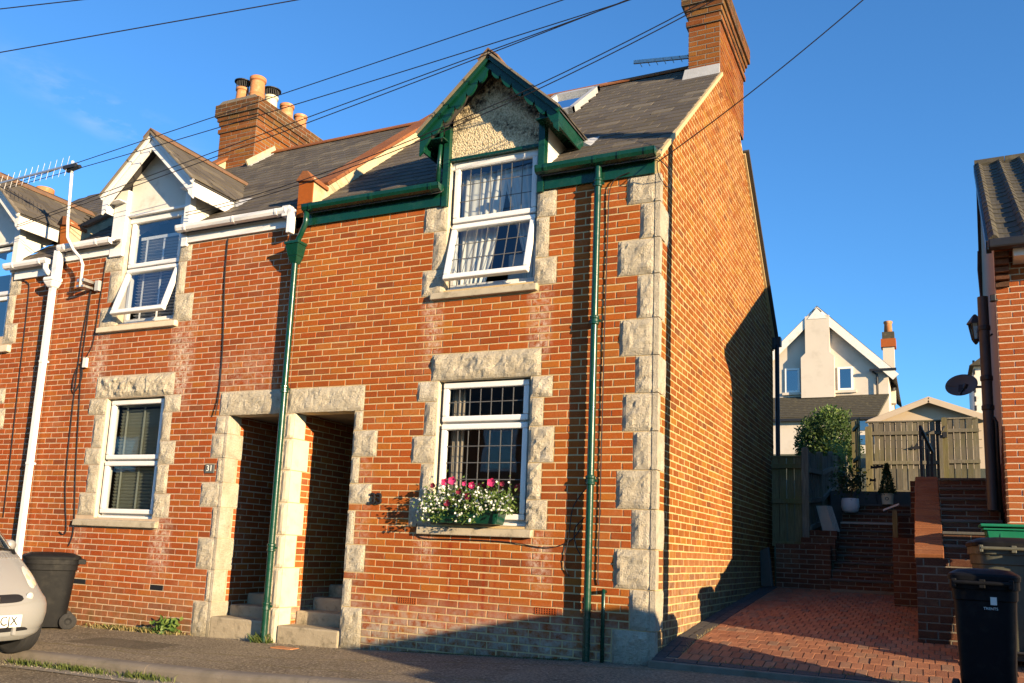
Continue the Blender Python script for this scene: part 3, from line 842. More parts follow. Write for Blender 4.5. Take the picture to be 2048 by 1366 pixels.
def downpipe(house, x, y, z0, z1, m, r=0.036, collars=(), square=False, name='downpipe', top=None):
    b = MB()
    if square: b.box(x - r, x + r, y - r, y + r, z0, z1)
    else: b.tube(([] if top is None else top) + [(x, y, z1), (x, y, z0)], r, 14)
    p = b.build(name, m, house, smooth=not square)
    if not square:
        es = p.modifiers.new('es', 'EDGE_SPLIT'); es.split_angle = 0.9
    for z in collars:
        c = MB()
        if square: c.box(x - r - 0.006, x + r + 0.006, y - r - 0.006, y + r + 0.01, z - 0.018, z + 0.018); c.box(x - r - 0.02, x + r + 0.02, y + r, y + r + 0.02, z - 0.012, z + 0.012)
        else:
            c.lathe([(r + 0.003, -0.045), (r + 0.012, -0.04), (r + 0.012, -0.022), (r + 0.006, -0.016), (r + 0.006, 0.014), (r + 0.013, 0.02), (r + 0.013, 0.042), (r + 0.002, 0.05)], (x, y, z), 14)
            c.box(x - r - 0.026, x + r + 0.026, y + 0.012, y + 0.034, z - 0.014, z + 0.014)
        c.build('collar', m, p, bev=0.003)
    return p
def dormer(house, c, style, out):
    """through-eaves dormer centred at x=c"""
    d = bpy.data.objects.new('dormer', None); link(d, house)
    hw = 0.55; span = 0.86; AP = 6.345; SLP = 0.93; yb = -0.21
    under = lambda dx: AP - SLP * abs(dx)
    trim = style['trim']
    # gable wall above the window
    zb = style['wall_bottom']
    poly = [(c - hw, zb), (c + hw, zb), (c + hw, under(hw) - 0.02), (c, AP - 0.02), (c - hw, under(hw) - 0.02)]
    MB().prism(poly, 1, 0.015, 0.12).build('gable_wall', style['wall'], d)
    MB().box(c - hw, c + hw, -0.012, 0.05, zb - 0.028, zb + 0.004).build('head_trim', trim, d)
    # cheeks
    for s in (-1, 1):
        x0, x1 = (c + s * 0.55, c + s * 0.63) if s > 0 else (c - 0.63, c - 0.55)
        MB().prism([(0.05, 4.96), (0.05, 5.64), (0.80, 5.64)], 0, x0, x1).build('cheek', style['cheek'], d)
        b = MB(); w = style['post'][0 if s < 0 else 1]
        a0, a1 = (c + s * 0.553, c + s * (0.553 + w)); a0, a1 = min(a0, a1), max(a0, a1)
        b.box(a0, a1, -0.045, 0.06, 4.74, 5.70); b.build('post', trim, d, bev=0.006)
    # roof slabs
    for s in (-1, 1):
        b = MB(); e = c + s * span
        top = 0.018
        ridge_back = (AP - 5.0) / RS + 0.05; eave_back = (under(span) - 5.0) / RS + 0.08
        A = (c, yb - 0.03, AP); B = (e, yb - 0.03, under(span)); Cc = (e, eave_back, under(span)); D = (c, ridge_back, AP)
        up = lambda p: (p[0], p[1], p[2] + top)
        b.hexa([A, B, Cc, D, up(A), up(B), up(Cc), up(D)] if s > 0 else [B, A, D, Cc, up(B), up(A), up(D), up(Cc)]); b.build('roof_slab', 'slate_base', d)
        vdir = Vector((-s * 1, 0, SLP)).normalized(); udir = Vector((0, 1, 0)) * (1 if s > 0 else -1)
        L = math.hypot(span, span * SLP)
        if s > 0: o = Vector((e, yb - 0.045, under(span) + 0.02)); ulen = ridge_back + 0.25
        else: o = Vector((e, ridge_back + 0.20, under(span) + 0.02)); ulen = ridge_back + 0.25 - yb - 0.2
        def inside(p, wd): return p.y < (p.z - 5.0) / RS + 0.06
        slate_plane(o, udir, vdir, ulen, L - 0.02, inside, d, out, 0.24, 0.17)
        # eaves board running back from the barge foot
        f = c + s * (span - 0.035)
        MB().box(min(f, f + s * 0.022), max(f, f + s * 0.022), yb + 0.03, eave_back + 0.05, under(span) - style['ret'], under(span) - 0.004).build('eaves_board', trim, d, bev=0.003)
        MB().box(min(c + s * 0.57, f), max(c + s * 0.57, f), yb + 0.04, eave_back + 0.02, under(span) - 0.035, under(span) - 0.022).build('soffit', trim, d)
        # barge board
        b = MB(); n = 96; foot = span - 0.01
        def low(t):
            if style['scallop']:
                k = (t * 6.0) % 1.0; q = math.sin(PI * k) ** 0.55
                v = 0.105 + 0.06 * q - (0.02 if k < 0.18 else 0)
                if t < 0.07: v = 0.20
                if t > 0.965: v = 0.12
                return v
            return 0.17 if t > 0.1 else 0.20
        pts = [(c + s * foot * (1 - i / n), under(foot * (1 - i / n)) + 0.0) for i in range(n + 1)]
        for i in range(n):
            (xa, za), (xb, zb2) = pts[i], pts[i + 1]; la, lb = low((i + 0.01) / n) * 1.18, low((i + 0.99) / n) * 1.18
            p = [(xa, yb, za - la), (xb, yb, zb2 - lb), (xb, yb + 0.03, zb2 - lb), (xa, yb + 0.03, za - la), (xa, yb, za), (xb, yb, zb2), (xb, yb + 0.03, zb2), (xa, yb + 0.03, za)]
            if s > 0: p = [p[1], p[0], p[3], p[2], p[5], p[4], p[7], p[6]]
            b.hexa(p)
        b.build('barge_board', trim, d)
        b = MB(); b.bar((c + s * (span + 0.0), yb - 0.022, under(span) - 0.008), (c, yb - 0.022, AP - 0.008), 0.03, 0.055, (0, 0, 1)); b.build('barge_moulding', trim, d, bev=0.004)
        b = MB(); b.bar((c + s * (span + 0.01), yb - 0.035, under(span) + 0.028), (c, yb - 0.035, AP + 0.028), 0.06, 0.022, (0, 0, 1)); b.build('verge', 'mortar_grey', d)
    # ridge tiles
    y = yb - 0.06; k = 0
    while y < 1.5:
        L = 0.31
        b = MB()
        for s in (-1, 1):
            b.hexa([(c, y, AP + 0.065), (c + s * 0.12, y, AP - 0.045), (c + s * 0.12, y + L, AP - 0.045), (c, y + L, AP + 0.065), (c, y, AP + 0.085), (c + s * 0.128, y, AP - 0.028), (c + s * 0.128, y + L, AP - 0.028), (c, y + L, AP + 0.085)])
        b.build('ridge_tile', 'ridge_dark', d); y += L + 0.006
    # lead at the back of the eaves board
    for s in (-1, 1):
        e = c + s * (span - 0.01)
        MB().hexa([(e - 0.05, 0.56, roof_z(0.56) + 0.0), (e + 0.10, 0.50, roof_z(0.50) + 0.0), (e + 0.10, 0.80, roof_z(0.80)), (e - 0.05, 0.80, roof_z(0.8)), (e - 0.05, 0.56, roof_z(0.56) + 0.10), (e + 0.10, 0.50, roof_z(0.50) + 0.03), (e + 0.10, 0.80, roof_z(0.80) + 0.03), (e - 0.05, 0.80, roof_z(0.8) + 0.03)]).build('lead_flashing', 'lead', d)
    return d
def chimney(house, x0, x1, y0, y1, zbot, sides, out, pots):
    ch = bpy.data.objects.new('chimney', None); link(ch, house)
    lev = [(zbot, 8.16, 0.0), (8.16, 8.236, 0.03), (8.236, 8.31, 0.0), (8.31, 8.386, 0.025), (8.386, 8.462, 0.05), (8.462, 8.69, 0.085)]
    for (a, c, e) in lev:
        MB().box(x0 - e, x1 + e, y0 - e, y1 + e, a, c + 0.0005).build('core', 'mortar_grey', ch)
        n0 = 0; n1 = max(1, int(round((c - a) / CH)))
        for key in sides:
            if key == 'front': fr = Frame((0, y0 - e, 0), 0.0); span = (x0 - e, x1 + e)
            elif key == 'right': fr = Frame((x1 + e, 0, 0), PI / 2); span = (y0 - e, y1 + e)
            lay(fr, c, (c - a) / n1, n0, n1, span, [], 'brick_chimney', ch, out=out, phase=random.uniform(0, 0.1))
    b = MB().prism([(x0 - 0.06, 8.69), (x1 + 0.06, 8.69), (x1 - 0.05, 8.76), (x0 + 0.05, 8.76)], 1, y0 - 0.06, y1 + 0.06); b.build('flaunching', 'mortar_grey', ch)
    for (py, px_, hgt, r, cowl, mm) in pots:
        p = MB().lathe([(r * 1.08, 0), (r * 1.05, hgt * 0.30), (r * 1.14, hgt * 0.34), (r * 1.0, hgt * 0.40), (r * 0.95, hgt * 0.82), (r * 1.12, hgt * 0.86), (r * 1.12, hgt * 0.97), (r * 0.98, hgt), (r * 0.8, hgt * 0.98), (r * 0.78, hgt * 0.6)], (px_, py, 8.72), 20).build('chimney_pot', mm, ch, smooth=True)
        p.modifiers.new('es', 'EDGE_SPLIT').split_angle = 0.6
        if cowl:
            b = MB().lathe([(0.002, 0.17), (0.10, 0.16), (r * 1.45, 0.13), (r * 1.45, 0.115), (0.002, 0.125)], (px_, py, 8.72 + hgt), 20, cap=False)
            for k in range(22):
                a = 2 * PI * k / 22; b.tube([(px_ + r * math.cos(a), py + r * math.sin(a), 8.70 + hgt), (px_ + r * 1.15 * math.cos(a), py + r * 1.15 * math.sin(a), 8.72 + hgt + 0.13)], 0.005, 4)
            b.build('cowl', 'black_iron', ch)
    return ch
def party_wall(house, x, stub=True):
    """fire wall rising through the roof: rendered, with tile coping"""
    p = bpy.data.objects.new('party_wall', None); link(p, house)
    a, c = x - 0.115, x + 0.115
    hgt = 0.19
    MB().prism([(-0.0, 4.70), (-0.0, 5.40), (0.20, 5.36), (0.26, roof_z(0.26) + hgt), (RIDGE_Y, roof_z(RIDGE_Y) + hgt), (RIDGE_Y + 0.1, 7.5), (0.3, 4.70)], 0, a, c).build('wall', 'party_render', p)
    y = 0.24
    k = 0
    while y < RIDGE_Y - 0.1:
        L = 0.40
        p0 = Vector((x, y, roof_z(y) + hgt + 0.022)); p1 = Vector((x, y + L * 0.985, roof_z(y + L * 0.985) + hgt + 0.022))
        MB().bar(p0, p1, 0.30, 0.042, (0, 0, 1)).build('coping_tile', 'coping_tile', p, bev=0.006); y += L; k += 1
    MB().hexa([(a - 0.03, -0.04, 5.38), (c + 0.03, -0.04, 5.34), (c + 0.03, 0.26, 5.32), (a - 0.03, 0.26, 5.36), (x - 0.05, -0.04, 5.50), (x + 0.03, -0.04, 5.49), (c + 0.03, 0.26, 5.37), (a - 0.03, 0.26, 5.40)]).build('cap_tile', 'coping_tile', p, bev=0.005)
    MB().prism([(-0.012, 4.90), (-0.012, 5.39), (0.0, 5.39), (0.0, 4.90)], 0, a + 0.004, c - 0.004).build('stub_face', 'brick_31', p)
    return p

def surround(house, fr, lst, mat_='stone', snap_z=True, amp=0.022, depth=0.14):
    ex = []
    for (a, c, z0, z1) in lst:
        if snap_z: z0, z1 = snap(z0), snap(z1)
        rock(a, c, z0 + 0.005, z1 - 0.005, depth, amp, 0.012, fr).build('dressed_stone', mat_, house, smooth=False)
        ex.append((a - 0.006, c + 0.006, z0, z1))
    return ex
def reveal(house, x0, x1, z0, z1, y1=0.135, head=True):
    """smooth stone linings of an opening"""
    MB().box(x0 - 0.012, x0 + 0.003, 0.006, y1, z0, z1).build('jamb_lining', 'stone_smooth', house)
    MB().box(x1 - 0.003, x1 + 0.012, 0.006, y1, z0, z1).build('jamb_lining', 'stone_smooth', house)
    if head: MB().box(x0, x1, 0.006, y1, z1 - 0.003, z1 + 0.012).build('head_lining', 'stone_smooth', house)
def porch(house, x0, x1, ztop, brick, mortar, out, depth=1.25):
    """open porch recess with brick side walls, steps and a dark front door"""
    fl = Frame((x0, 0, 0), PI / 2)
    MB().box(x0 - 0.12, x0 - 0.004, 0.21, depth, -0.3, ztop + 0.25).build('porch_wall', mortar, house)
    MB().box(x1 + 0.004, x1 + 0.12, 0.21, depth, -0.3, ztop + 0.25).build('porch_wall', mortar, house)
    MB().box(x0 - 0.01, x1 + 0.01, 0.0, depth, ztop + 0.012, ztop + 0.05).build('porch_ceiling', 'interior', house)
    lay(Frame((x0 - 0.004, 0, 0), PI / 2), ZT, CH, 30, 67, (0.22, depth), [], brick, house, out=out)
    d = MB().box(x0, x1, depth, depth + 0.05, 0.1, ztop).build('front_door', 'door_dark', house)
    for (za, zb) in ((0.75, 1.25), (1.35, 2.15)):
        for s in (0, 1):
            xa = x0 + 0.09 + s * (x1 - x0) * 0.47; MB().box(xa, xa + (x1 - x0) * 0.34, depth - 0.012, depth, za, zb).build('door_panel', 'door_dark', d, bev=0.008)
    MB().lathe([(0.005, -0.05), (0.022, -0.045), (0.022, -0.02), (0.01, 0.0)], (x0 + 0.06, depth, 1.25), 10, 1).build('door_knob', 'chrome', d)

RB = 7.14
def rear_z(y): return roof_z(RIDGE_Y) - (y - RIDGE_Y) * 0.835
def roof_slab(x0, x1, c, dz, house):
    b = MB()
    for (a, e, y0) in ((x0, c - 0.60, -0.10), (c - 0.60, c + 0.60, 0.72), (c + 0.60, x1, -0.10)):
        b.prism([(y0, roof_z(y0) - 0.03 + dz), (RIDGE_Y, roof_z(RIDGE_Y) - 0.03 + dz), (RB + 0.2, rear_z(RB + 0.2) - 0.03 + dz), (RB + 0.2, rear_z(RB + 0.2) + dz), (RIDGE_Y, roof_z(RIDGE_Y) + dz), (y0, roof_z(y0) + dz)], 0, a + 0.0005, e - 0.0005)
    return b.build('roof', 'slate_base', house)

# ================================================================== house 33 (end of terrace)
H33 = thing('terraced_house', 'end of terrace red brick house numbered 33 with green bargeboards and gutters', 'house', (-2.2, 0, 0))
br33 = []; sl33 = []
C33 = -1.887; WX0, WX1 = -2.442, -1.335
D33 = (-4.385, -3.52)
holes = [(D33[0], D33[1], -0.6, 2.445), (WX0, WX1, 1.19, 2.742), (WX0, WX1, 3.765, 5.2)]
wall33 = backing(FRONT, -4.49, -0.02, -0.6, 4.95, holes, 0.2).build('front_wall', 'mortar_33', H33)
ex = []
Q = [(-0.328, 4.44, 4.768, 0.10), (-0.186, 4.065, 4.431, 0.36), (-0.414, 3.691, 4.053, 0.10), (-0.203, 3.249, 3.681, 0.24), (-0.377, 2.895, 3.246, 0.12), (-0.211, 2.531, 2.885, 0.30), (-0.331, 2.168, 2.519, 0.11), (-0.218, 1.793, 2.152, 0.28), (-0.381, 1.357, 1.794, 0.12), (-0.223, 0.992, 1.349, 0.30), (-0.389, 0.622, 0.98, 0.12), (-0.229, 0.261, 0.612, 0.30), (-0.399, -0.09, 0.254, 0.12)]
gex = []
lastz = None
for (xl, z0, z1, ys) in Q:
    z0, z1 = snap(z0), snap(z1)
    if lastz is not None: z1 = lastz
    lastz = z0
    r = rock(xl, -0.035, z0 + 0.005, z1 - 0.005, 0.10, 0.024, 0.014, FRONT)
    # drafted margin and the return face on the gable
    r.box(-0.0355, 0.016, -0.016, ys * 0.5, z0 + 0.005, z1 - 0.005)
    r2 = rock(ys * 0.35, ys, z0 + 0.005, z1 - 0.005, 0.05, 0.012, 0.010, Frame((0.0, 0, 0), PI / 2))
    bb = len(r.v); r.v += r2.v; r.f += [tuple(i + bb for i in f) for f in r2.f]; r.r += r2.r
    r.build('quoin_stone', 'stone', H33)
    ex.append((xl - 0.006, 0.1, z0, z1)); gex.append((-0.1, ys + 0.006, z0, z1))
ex += surround(H33, FRONT, [(-2.532, -1.23, 2.745, 3.022)], amp=0.03)
ex += surround(H33, FRONT, [(-2.696, WX0, 2.518, 2.74), (-2.59, WX0, 2.149, 2.512), (-2.727, WX0, 1.855, 2.147), (-2.596, WX0, 1.485, 1.853), (-2.713, WX0, 1.19, 1.483)])
ex += surround(H33, FRONT, [(WX1, -1.095, 2.52, 2.74), (WX1, -1.19, 2.18, 2.515), (WX1, -1.06, 1.87, 2.18), (WX1, -1.187, 1.49, 1.868), (WX1, -1.112, 1.19, 1.488)], amp=0.032)
ex += surround(H33, FRONT, [(-2.737, WX0, 4.495, 4.768), (-2.598, WX0, 4.03, 4.49), (-2.718, WX0, 3.72, 4.02)])
ex += surround(H33, FRONT, [(WX1, -1.119, 4.50, 4.768), (WX1, -1.192, 4.03, 4.505), (WX1, -1.095, 3.72, 4.02)])
ex += surround(H33, FRONT, [(-4.495, -3.405, 2.448, 2.741)], amp=0.02)
ex += surround(H33, FRONT, [(D33[1], -3.408, 2.225, 2.448), (D33[1], -3.195, 1.925, 2.224), (D33[1], -3.412, 1.62, 1.924), (D33[1], -3.23, 1.36, 1.62), (D33[1], -3.425, 0.97, 1.34), (D33[1], -3.262, 0.60, 0.967), (D33[1], -3.41, 0.232, 0.595), (D33[1], -3.247, -0.22, 0.23)])
pier_z = [(2.13, 2.448), (1.766, 2.13), (1.40, 1.762), (1.03, 1.394), (0.665, 1.025), (0.22, 0.662), (-0.24, 0.218)]
for k, (z0, z1) in enumerate(pier_z):
    z0, z1 = snap(z0), snap(z1); ext = 0.30 if k % 2 else 0.20
    r = rock(-4.494, D33[0], z0 + 0.005, z1 - 0.005, 0.05, 0.016, 0.012, FRONT)
    r.box(-4.45, D33[0] + 0.010, 0.0, ext, z0 + 0.005, z1 - 0.005)
    r.build('dressed_stone', 'stone_smooth', H33)
    ex.append((-4.6, D33[0], z0, z1))
gr = [(D33[0], D33[1], -0.6, 2.445), (WX0, WX1, 1.19, 2.745), (WX0, WX1, 3.7, 5.2), (-2.60, -1.24, 1.08, 1.193), (-2.60, -1.28, 3.66, 3.77), (-2.80, -2.575, 1.193, 1.195)]
# sills, with air bricks cut into the courses
sl_a = MB().hexa([(-2.59, -0.062, 1.078), (-1.25, -0.062, 1.078), (-1.25, 0.15, 1.078), (-2.59, 0.15, 1.078), (-2.59, -0.055, 1.155), (-1.25, -0.055, 1.155), (-1.25, 0.15, 1.19), (-2.59, 0.15, 1.19)]).build('sill', 'sill', H33, bev=0.012)
sl_b = MB().hexa([(-2.585, -0.062, 3.655), (-1.29, -0.062, 3.655), (-1.29, 0.15, 3.655), (-2.585, 0.15, 3.655), (-2.585, -0.055, 3.73), (-1.29, -0.055, 3.73), (-1.29, 0.15, 3.765), (-2.585, 0.15, 3.765)]).build('sill', 'sill', H33, bev=0.012)
def air_brick(house, x, zk, mat_='brick_31', dark=False):
    z = ZT - (zk + 0.5) * CH
    MB().box(x - 0.11, x + 0.11, -0.001, 0.02, z - 0.032, z + 0.032).build('air_brick', 'ink', house)
    b = MB()
    if not dark:
        for i in range(9):
            xx = x - 0.11 + i * 0.0275; b.box(xx - 0.005, xx + 0.005, -0.010, 0.0, z - 0.032, z + 0.032)
        for i in range(4):
            zz = z - 0.03 + i * 0.02; b.box(x - 0.112, x + 0.112, -0.009, 0.001, zz - 0.004, zz + 0.004)
        b.build('air_brick_grille', mat_, house)
    return (x - 0.116, x + 0.116, z - 0.03, z + 0.03)
ex.append(air_brick(H33, -2.68, 58)); ex.append(air_brick(H33, -1.085, 58))
lay(FRONT, ZT, CH, 0, 67, (-4.49, -0.02), ex + gr, 'brick_33', wall33, out=br33, phase=0.02)
reveal(H33, WX0, WX1, 1.19, 2.742); reveal(H33, WX0, WX1, 3.765, 5.30, head=False)
porch(H33, D33[0], D33[1], 2.445, 'brick_33', 'mortar_33', br33)
MB().box(D33[1] - 0.003, D33[1] + 0.012, 0.006, 0.22, -0.25, 2.44).build('jamb_lining', 'stone_smooth', H33)
for k, (zt, y0, y1) in enumerate(((-0.005, -0.02, 0.36), (0.145, 0.30, 0.66), (0.29, 0.60, 0.96), (0.435, 0.90, 1.25))):
    MB().box(D33[0] + 0.004, D33[1] - 0.004, y0, y1, -0.4, zt).build('doorstep', 'step_stone', H33, bev=0.02)
# gable wall with brick courses up to the verge
GA = Frame((0, 0, 0), PI / 2)
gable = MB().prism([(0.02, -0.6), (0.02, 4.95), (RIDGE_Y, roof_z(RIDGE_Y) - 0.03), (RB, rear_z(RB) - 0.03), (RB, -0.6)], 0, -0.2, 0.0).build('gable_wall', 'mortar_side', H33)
def gspan(z0, z1):
    lo = max(0.012, (z1 + 0.02 - 5.0) / RS); hi = min(RB, RIDGE_Y + (roof_z(RIDGE_Y) - 0.02 - z1) / 0.835)
    return (lo, hi) if hi - lo > 0.06 else None
CY0, CY1 = 2.85, 4.52
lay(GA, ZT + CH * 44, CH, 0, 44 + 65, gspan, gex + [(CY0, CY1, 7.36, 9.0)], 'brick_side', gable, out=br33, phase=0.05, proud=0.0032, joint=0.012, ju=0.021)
chimney(H33, -0.43, 0.0, CY0, CY1, 7.2, ('front', 'right'), br33, [])
MB().hexa([(-0.50, CY0 - 0.06, roof_z(CY0 - 0.06) + 0.02), (0.0, CY0 - 0.06, roof_z(CY0 - 0.06) + 0.02), (0.0, CY0 - 0.012, roof_z(CY0) + 0.01), (-0.50, CY0 - 0.012, roof_z(CY0) + 0.01), (-0.47, CY0 - 0.03, roof_z(CY0) + 0.13), (0.0, CY0 - 0.03, roof_z(CY0) + 0.13), (0.0, CY0 - 0.012, roof_z(CY0) + 0.13), (-0.47, CY0 - 0.012, roof_z(CY0) + 0.13)]).build('lead_flashing', 'lead', H33)
MB().prism([(CY0 - 0.02, roof_z(CY0) + 0.0), (CY0 - 0.02, roof_z(CY0) + 0.13), (RIDGE_Y, roof_z(RIDGE_Y) + 0.13), (RIDGE_Y, roof_z(RIDGE_Y))], 0, -0.46, -0.445).build('lead_flashing', 'lead', H33)
# verge: mortar fillet and slate edge
b = MB(); b.bar((0.012, -0.10, roof_z(-0.10) - 0.004), (0.012, CY0 + 0.02, roof_z(CY0) - 0.004), 0.05, 0.045); b.build('verge', 'mortar_33', H33)
b = MB(); b.bar((0.012, CY1 - 0.05, rear_z(CY1) + 0.0), (0.012, RB + 0.05, rear_z(RB) - 0.02), 0.05, 0.05); b.build('verge', 'mortar_33', H33)
b = MB(); b.bar((0.03, CY1 - 0.05, rear_z(CY1) + 0.045), (0.03, RB + 0.12, rear_z(RB) - 0.045), 0.12, 0.05); b.build('verge_slate', 'slate_base', H33)
# roof
roof33 = roof_slab(-4.375, -0.012, C33, 0.0, H33)
def in_roof(c0, skip=()):
    def f(p, wd):
        if abs(p.x - c0) < 0.55 and p.y < 0.75: return False
        if abs(p.x - c0) < 0.86 and p.z < 6.345 - 0.93 * abs(p.x - c0) - 0.02 and p.y < 1.6 and p.z > 5.5: return False
        if abs(p.x - c0) < 0.62 and p.y < (5.64 - 5.0) / RS: return False
        for (a, c, d, e) in skip:
            if a < p.x < c and d < p.y < e: return False
        return True
    return f
VX0, VX1, VY0, VY1 = -2.50, -1.80, 2.12, 3.15
slate_plane((-4.375, -0.10, roof_z(-0.10) + 0.001), (1, 0, 0), (0, RC, RS * RC), 4.385, (RIDGE_Y + 0.10) / RC - 0.02, in_roof(C33, [(VX0, VX1, VY0, VY1), (-0.44, 0.1, CY0 - 0.02, 9)]), roof33, sl33)
x = -4.36
while x < -0.46:
    q = min(x + 0.42, -0.44); b = MB(); y = RIDGE_Y; z = roof_z(RIDGE_Y)
    for s in (-1, 1): b.hexa([(x, y, z + 0.05), (q, y, z + 0.05), (q, y + s * 0.13, z - 0.06), (x, y + s * 0.13, z - 0.06), (x, y, z + 0.068), (q, y, z + 0.068), (q, y + s * 0.138, z - 0.045), (x, y + s * 0.138, z - 0.045)])
    b.build('ridge_tile', 'coping_tile', roof33); x = q + 0.006
    if q > -0.46: break
# roof window
rw = bpy.data.objects.new('roof_window', None); link(rw, H33)
rn = Vector((0, -RS * RC, RC)); rv = Vector((0, RC, RS * RC))
def rp(x, y, n): return Vector((x, y, roof_z(y))) + rn * n
b = MB()
for (xa, xb, ya, yb2) in ((VX0, VX1, VY1 - 0.09, VY1), (VX0, VX1, VY0, VY0 + 0.07), (VX0, VX0 + 0.07, VY0, VY1), (VX1 - 0.07, VX1, VY0, VY1)):
    b.hexa([rp(xa, ya, -0.02), rp(xb, ya, -0.02), rp(xb, yb2, -0.02), rp(xa, yb2, -0.02), rp(xa, ya, 0.10), rp(xb, ya, 0.10), rp(xb, yb2, 0.10), rp(xa, yb2, 0.10)])
b.build('frame', 'lead', rw)
MB().quad(rp(VX0, VY0, 0.05), rp(VX1, VY0, 0.05), rp(VX1, VY1, 0.05), rp(VX0, VY1, 0.05)).build('pane', 'glass_far', rw)
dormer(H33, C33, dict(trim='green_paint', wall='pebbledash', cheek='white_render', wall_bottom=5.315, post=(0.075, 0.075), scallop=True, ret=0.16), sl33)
pieces(br33, BR, 'brick', None, H33, 300); pieces(sl33, SL, 'slate', None, H33, 300)
# fascia and gutters
for (xa, xb) in ((-4.40, C33 - 0.635), (C33 + 0.635, -0.045)):
    MB().box(xa, xb, -0.035, -0.004, 4.762, 4.955).build('fascia', 'green_paint', H33, bev=0.004)
gutter(H33, -4.40, C33 - 0.60, 'green_paint', brk=(-4.28, -3.4, -2.60)); gutter(H33, C33 + 0.58, -0.012, 'green_paint', brk=(-1.19, -0.64, -0.38, -0.10))
downpipe(H33, -0.626, -0.085, -0.05, 4.90, 'green_paint', 0.036, (4.72, 3.26, 1.655))
dpl = downpipe(H33, -4.50, -0.085, -0.20, 4.30, 'green_paint', 0.038, (2.72, 0.86, 0.20))
b = MB(); b.hexa([(-4.57, -0.15, 4.36), (-4.43, -0.15, 4.36), (-4.43, -0.02, 4.36), (-4.57, -0.02, 4.36), (-4.60, -0.18, 4.50), (-4.40, -0.18, 4.50), (-4.40, -0.02, 4.50), (-4.60, -0.02, 4.50)])
b.box(-4.61, -4.39, -0.19, -0.015, 4.50, 4.535); b.hexa([(-4.54, -0.12, 4.27), (-4.46, -0.12, 4.27), (-4.46, -0.04, 4.27), (-4.54, -0.04, 4.27), (-4.57, -0.15, 4.359), (-4.43, -0.15, 4.359), (-4.43, -0.02, 4.359), (-4.57, -0.02, 4.359)])
b.build('hopper', 'green_paint', H33, bev=0.006)
b = MB().tube([(-4.36, -0.115, 4.92), (-4.36, -0.115, 4.80), (-4.365, -0.112, 4.76), (-4.44, -0.10, 4.62), (-4.47, -0.095, 4.58), (-4.475, -0.095, 4.50)], 0.034, 12); b.build('swan_neck', 'green_paint', H33, smooth=True)
b = MB().tube([(C33 - 0.672, -0.03, 5.72), (C33 - 0.672, -0.05, 5.35), (C33 - 0.672, -0.06, 5.02)], 0.026, 10); b.build('dormer_pipe', 'green_paint', H33, smooth=True)
b = MB().tube([(-0.47, -0.02, 0.60), (-0.47, -0.075, 0.61), (-0.465, -0.09, 0.58), (-0.465, -0.09, -0.045)], 0.019, 10); b.build('waste_pipe', 'green_paint', H33, smooth=True)
b = MB().tube([(0.07, RB + 0.02, 4.62), (0.07, RB + 0.02, 0.6)], 0.038, 10); b.build('downpipe', 'black_iron', H33, smooth=True)
b = MB().box(-0.3, 0.13, RB + 0.02, RB + 0.18, 4.62, 4.78).box(-0.1, 0.05, RB - 0.06, RB + 0.03, 4.55, 4.75); b.build('gutter', 'black_iron', H33, bev=0.01)
MB().box(-4.4, -0.21, RB - 0.2, RB, -0.6, 4.75).build('rear_wall', 'mortar_33', H33)
MB().box(-4.44, -0.24, 1.9, 1.96, -0.5, 5.6).build('inner_wall', 'interior', H33); MB().box(-4.44, -0.24, 0.80, 1.9, 5.56, 5.6).build('ceiling', 'interior', H33); MB().box(-4.46, -4.44, 0.2, 1.9, 2.5, 5.08).build('inner_wall', 'interior', H33)
MB().box(-4.44, -0.24, 0.22, 1.9, 2.9, 3.0).build('inner_floor', 'interior', H33); MB().box(-3.39, -0.24, 0.22, 1.9, -0.3, 0.4).build('inner_floor', 'interior', H33)
# windows
window(H33, WX0 + 0.02, WX1 - 0.02, 3.80, 5.285, 4.545, 0.10, (7, 3, 0.24), (7, 3, 0.0))
MB().box(WX0 + 0.0, WX1 - 0.0, 0.05, 0.09, 5.20, 5.30).build('window_head', 'upvc', H33, bev=0.01)
window(H33, WX0 + 0.02, WX1 - 0.02, 1.225, 2.735, 2.28, 0.10, (7, 5, 0.0), (7, 2, 0.0))
curtain(WX0 + 0.05, C33 + 0.10, 3.80, 5.20, 0.22, 6, lambda t: 0.98 - 0.42 * t ** 1.4, 'curtain', 'white net curtain at the left of the leaded upper window', 1)
curtain(C33 - 0.02, WX1 - 0.03, 3.80, 5.20, 0.22, 6, lambda t: 1.0 - 0.62 * min(1, t * 1.3), 'curtain', 'white net curtain tied back at the right of the leaded upper window', -1)
curtain(WX0 + 0.04, WX0 + 0.21, 1.25, 2.70, 0.26, 3, lambda t: 1.0, 'curtain_tan', 'tan curtain at the left edge of the leaded ground floor window', 1)
ch = thing('chest_of_drawers', 'white painted chest of drawers behind the leaded upper window', 'chest', (-1.62, 0.6, 3.55))
MB().box(-1.90, -1.40, 0.5, 0.8, 3.10, 4.28).build('carcass', 'white_paint', ch, bev=0.01)
for k in range(3): MB().box(-1.87, -1.43, 0.48, 0.5, 3.42 + k * 0.28, 3.67 + k * 0.28).build('drawer', 'white_paint', ch, bev=0.006)
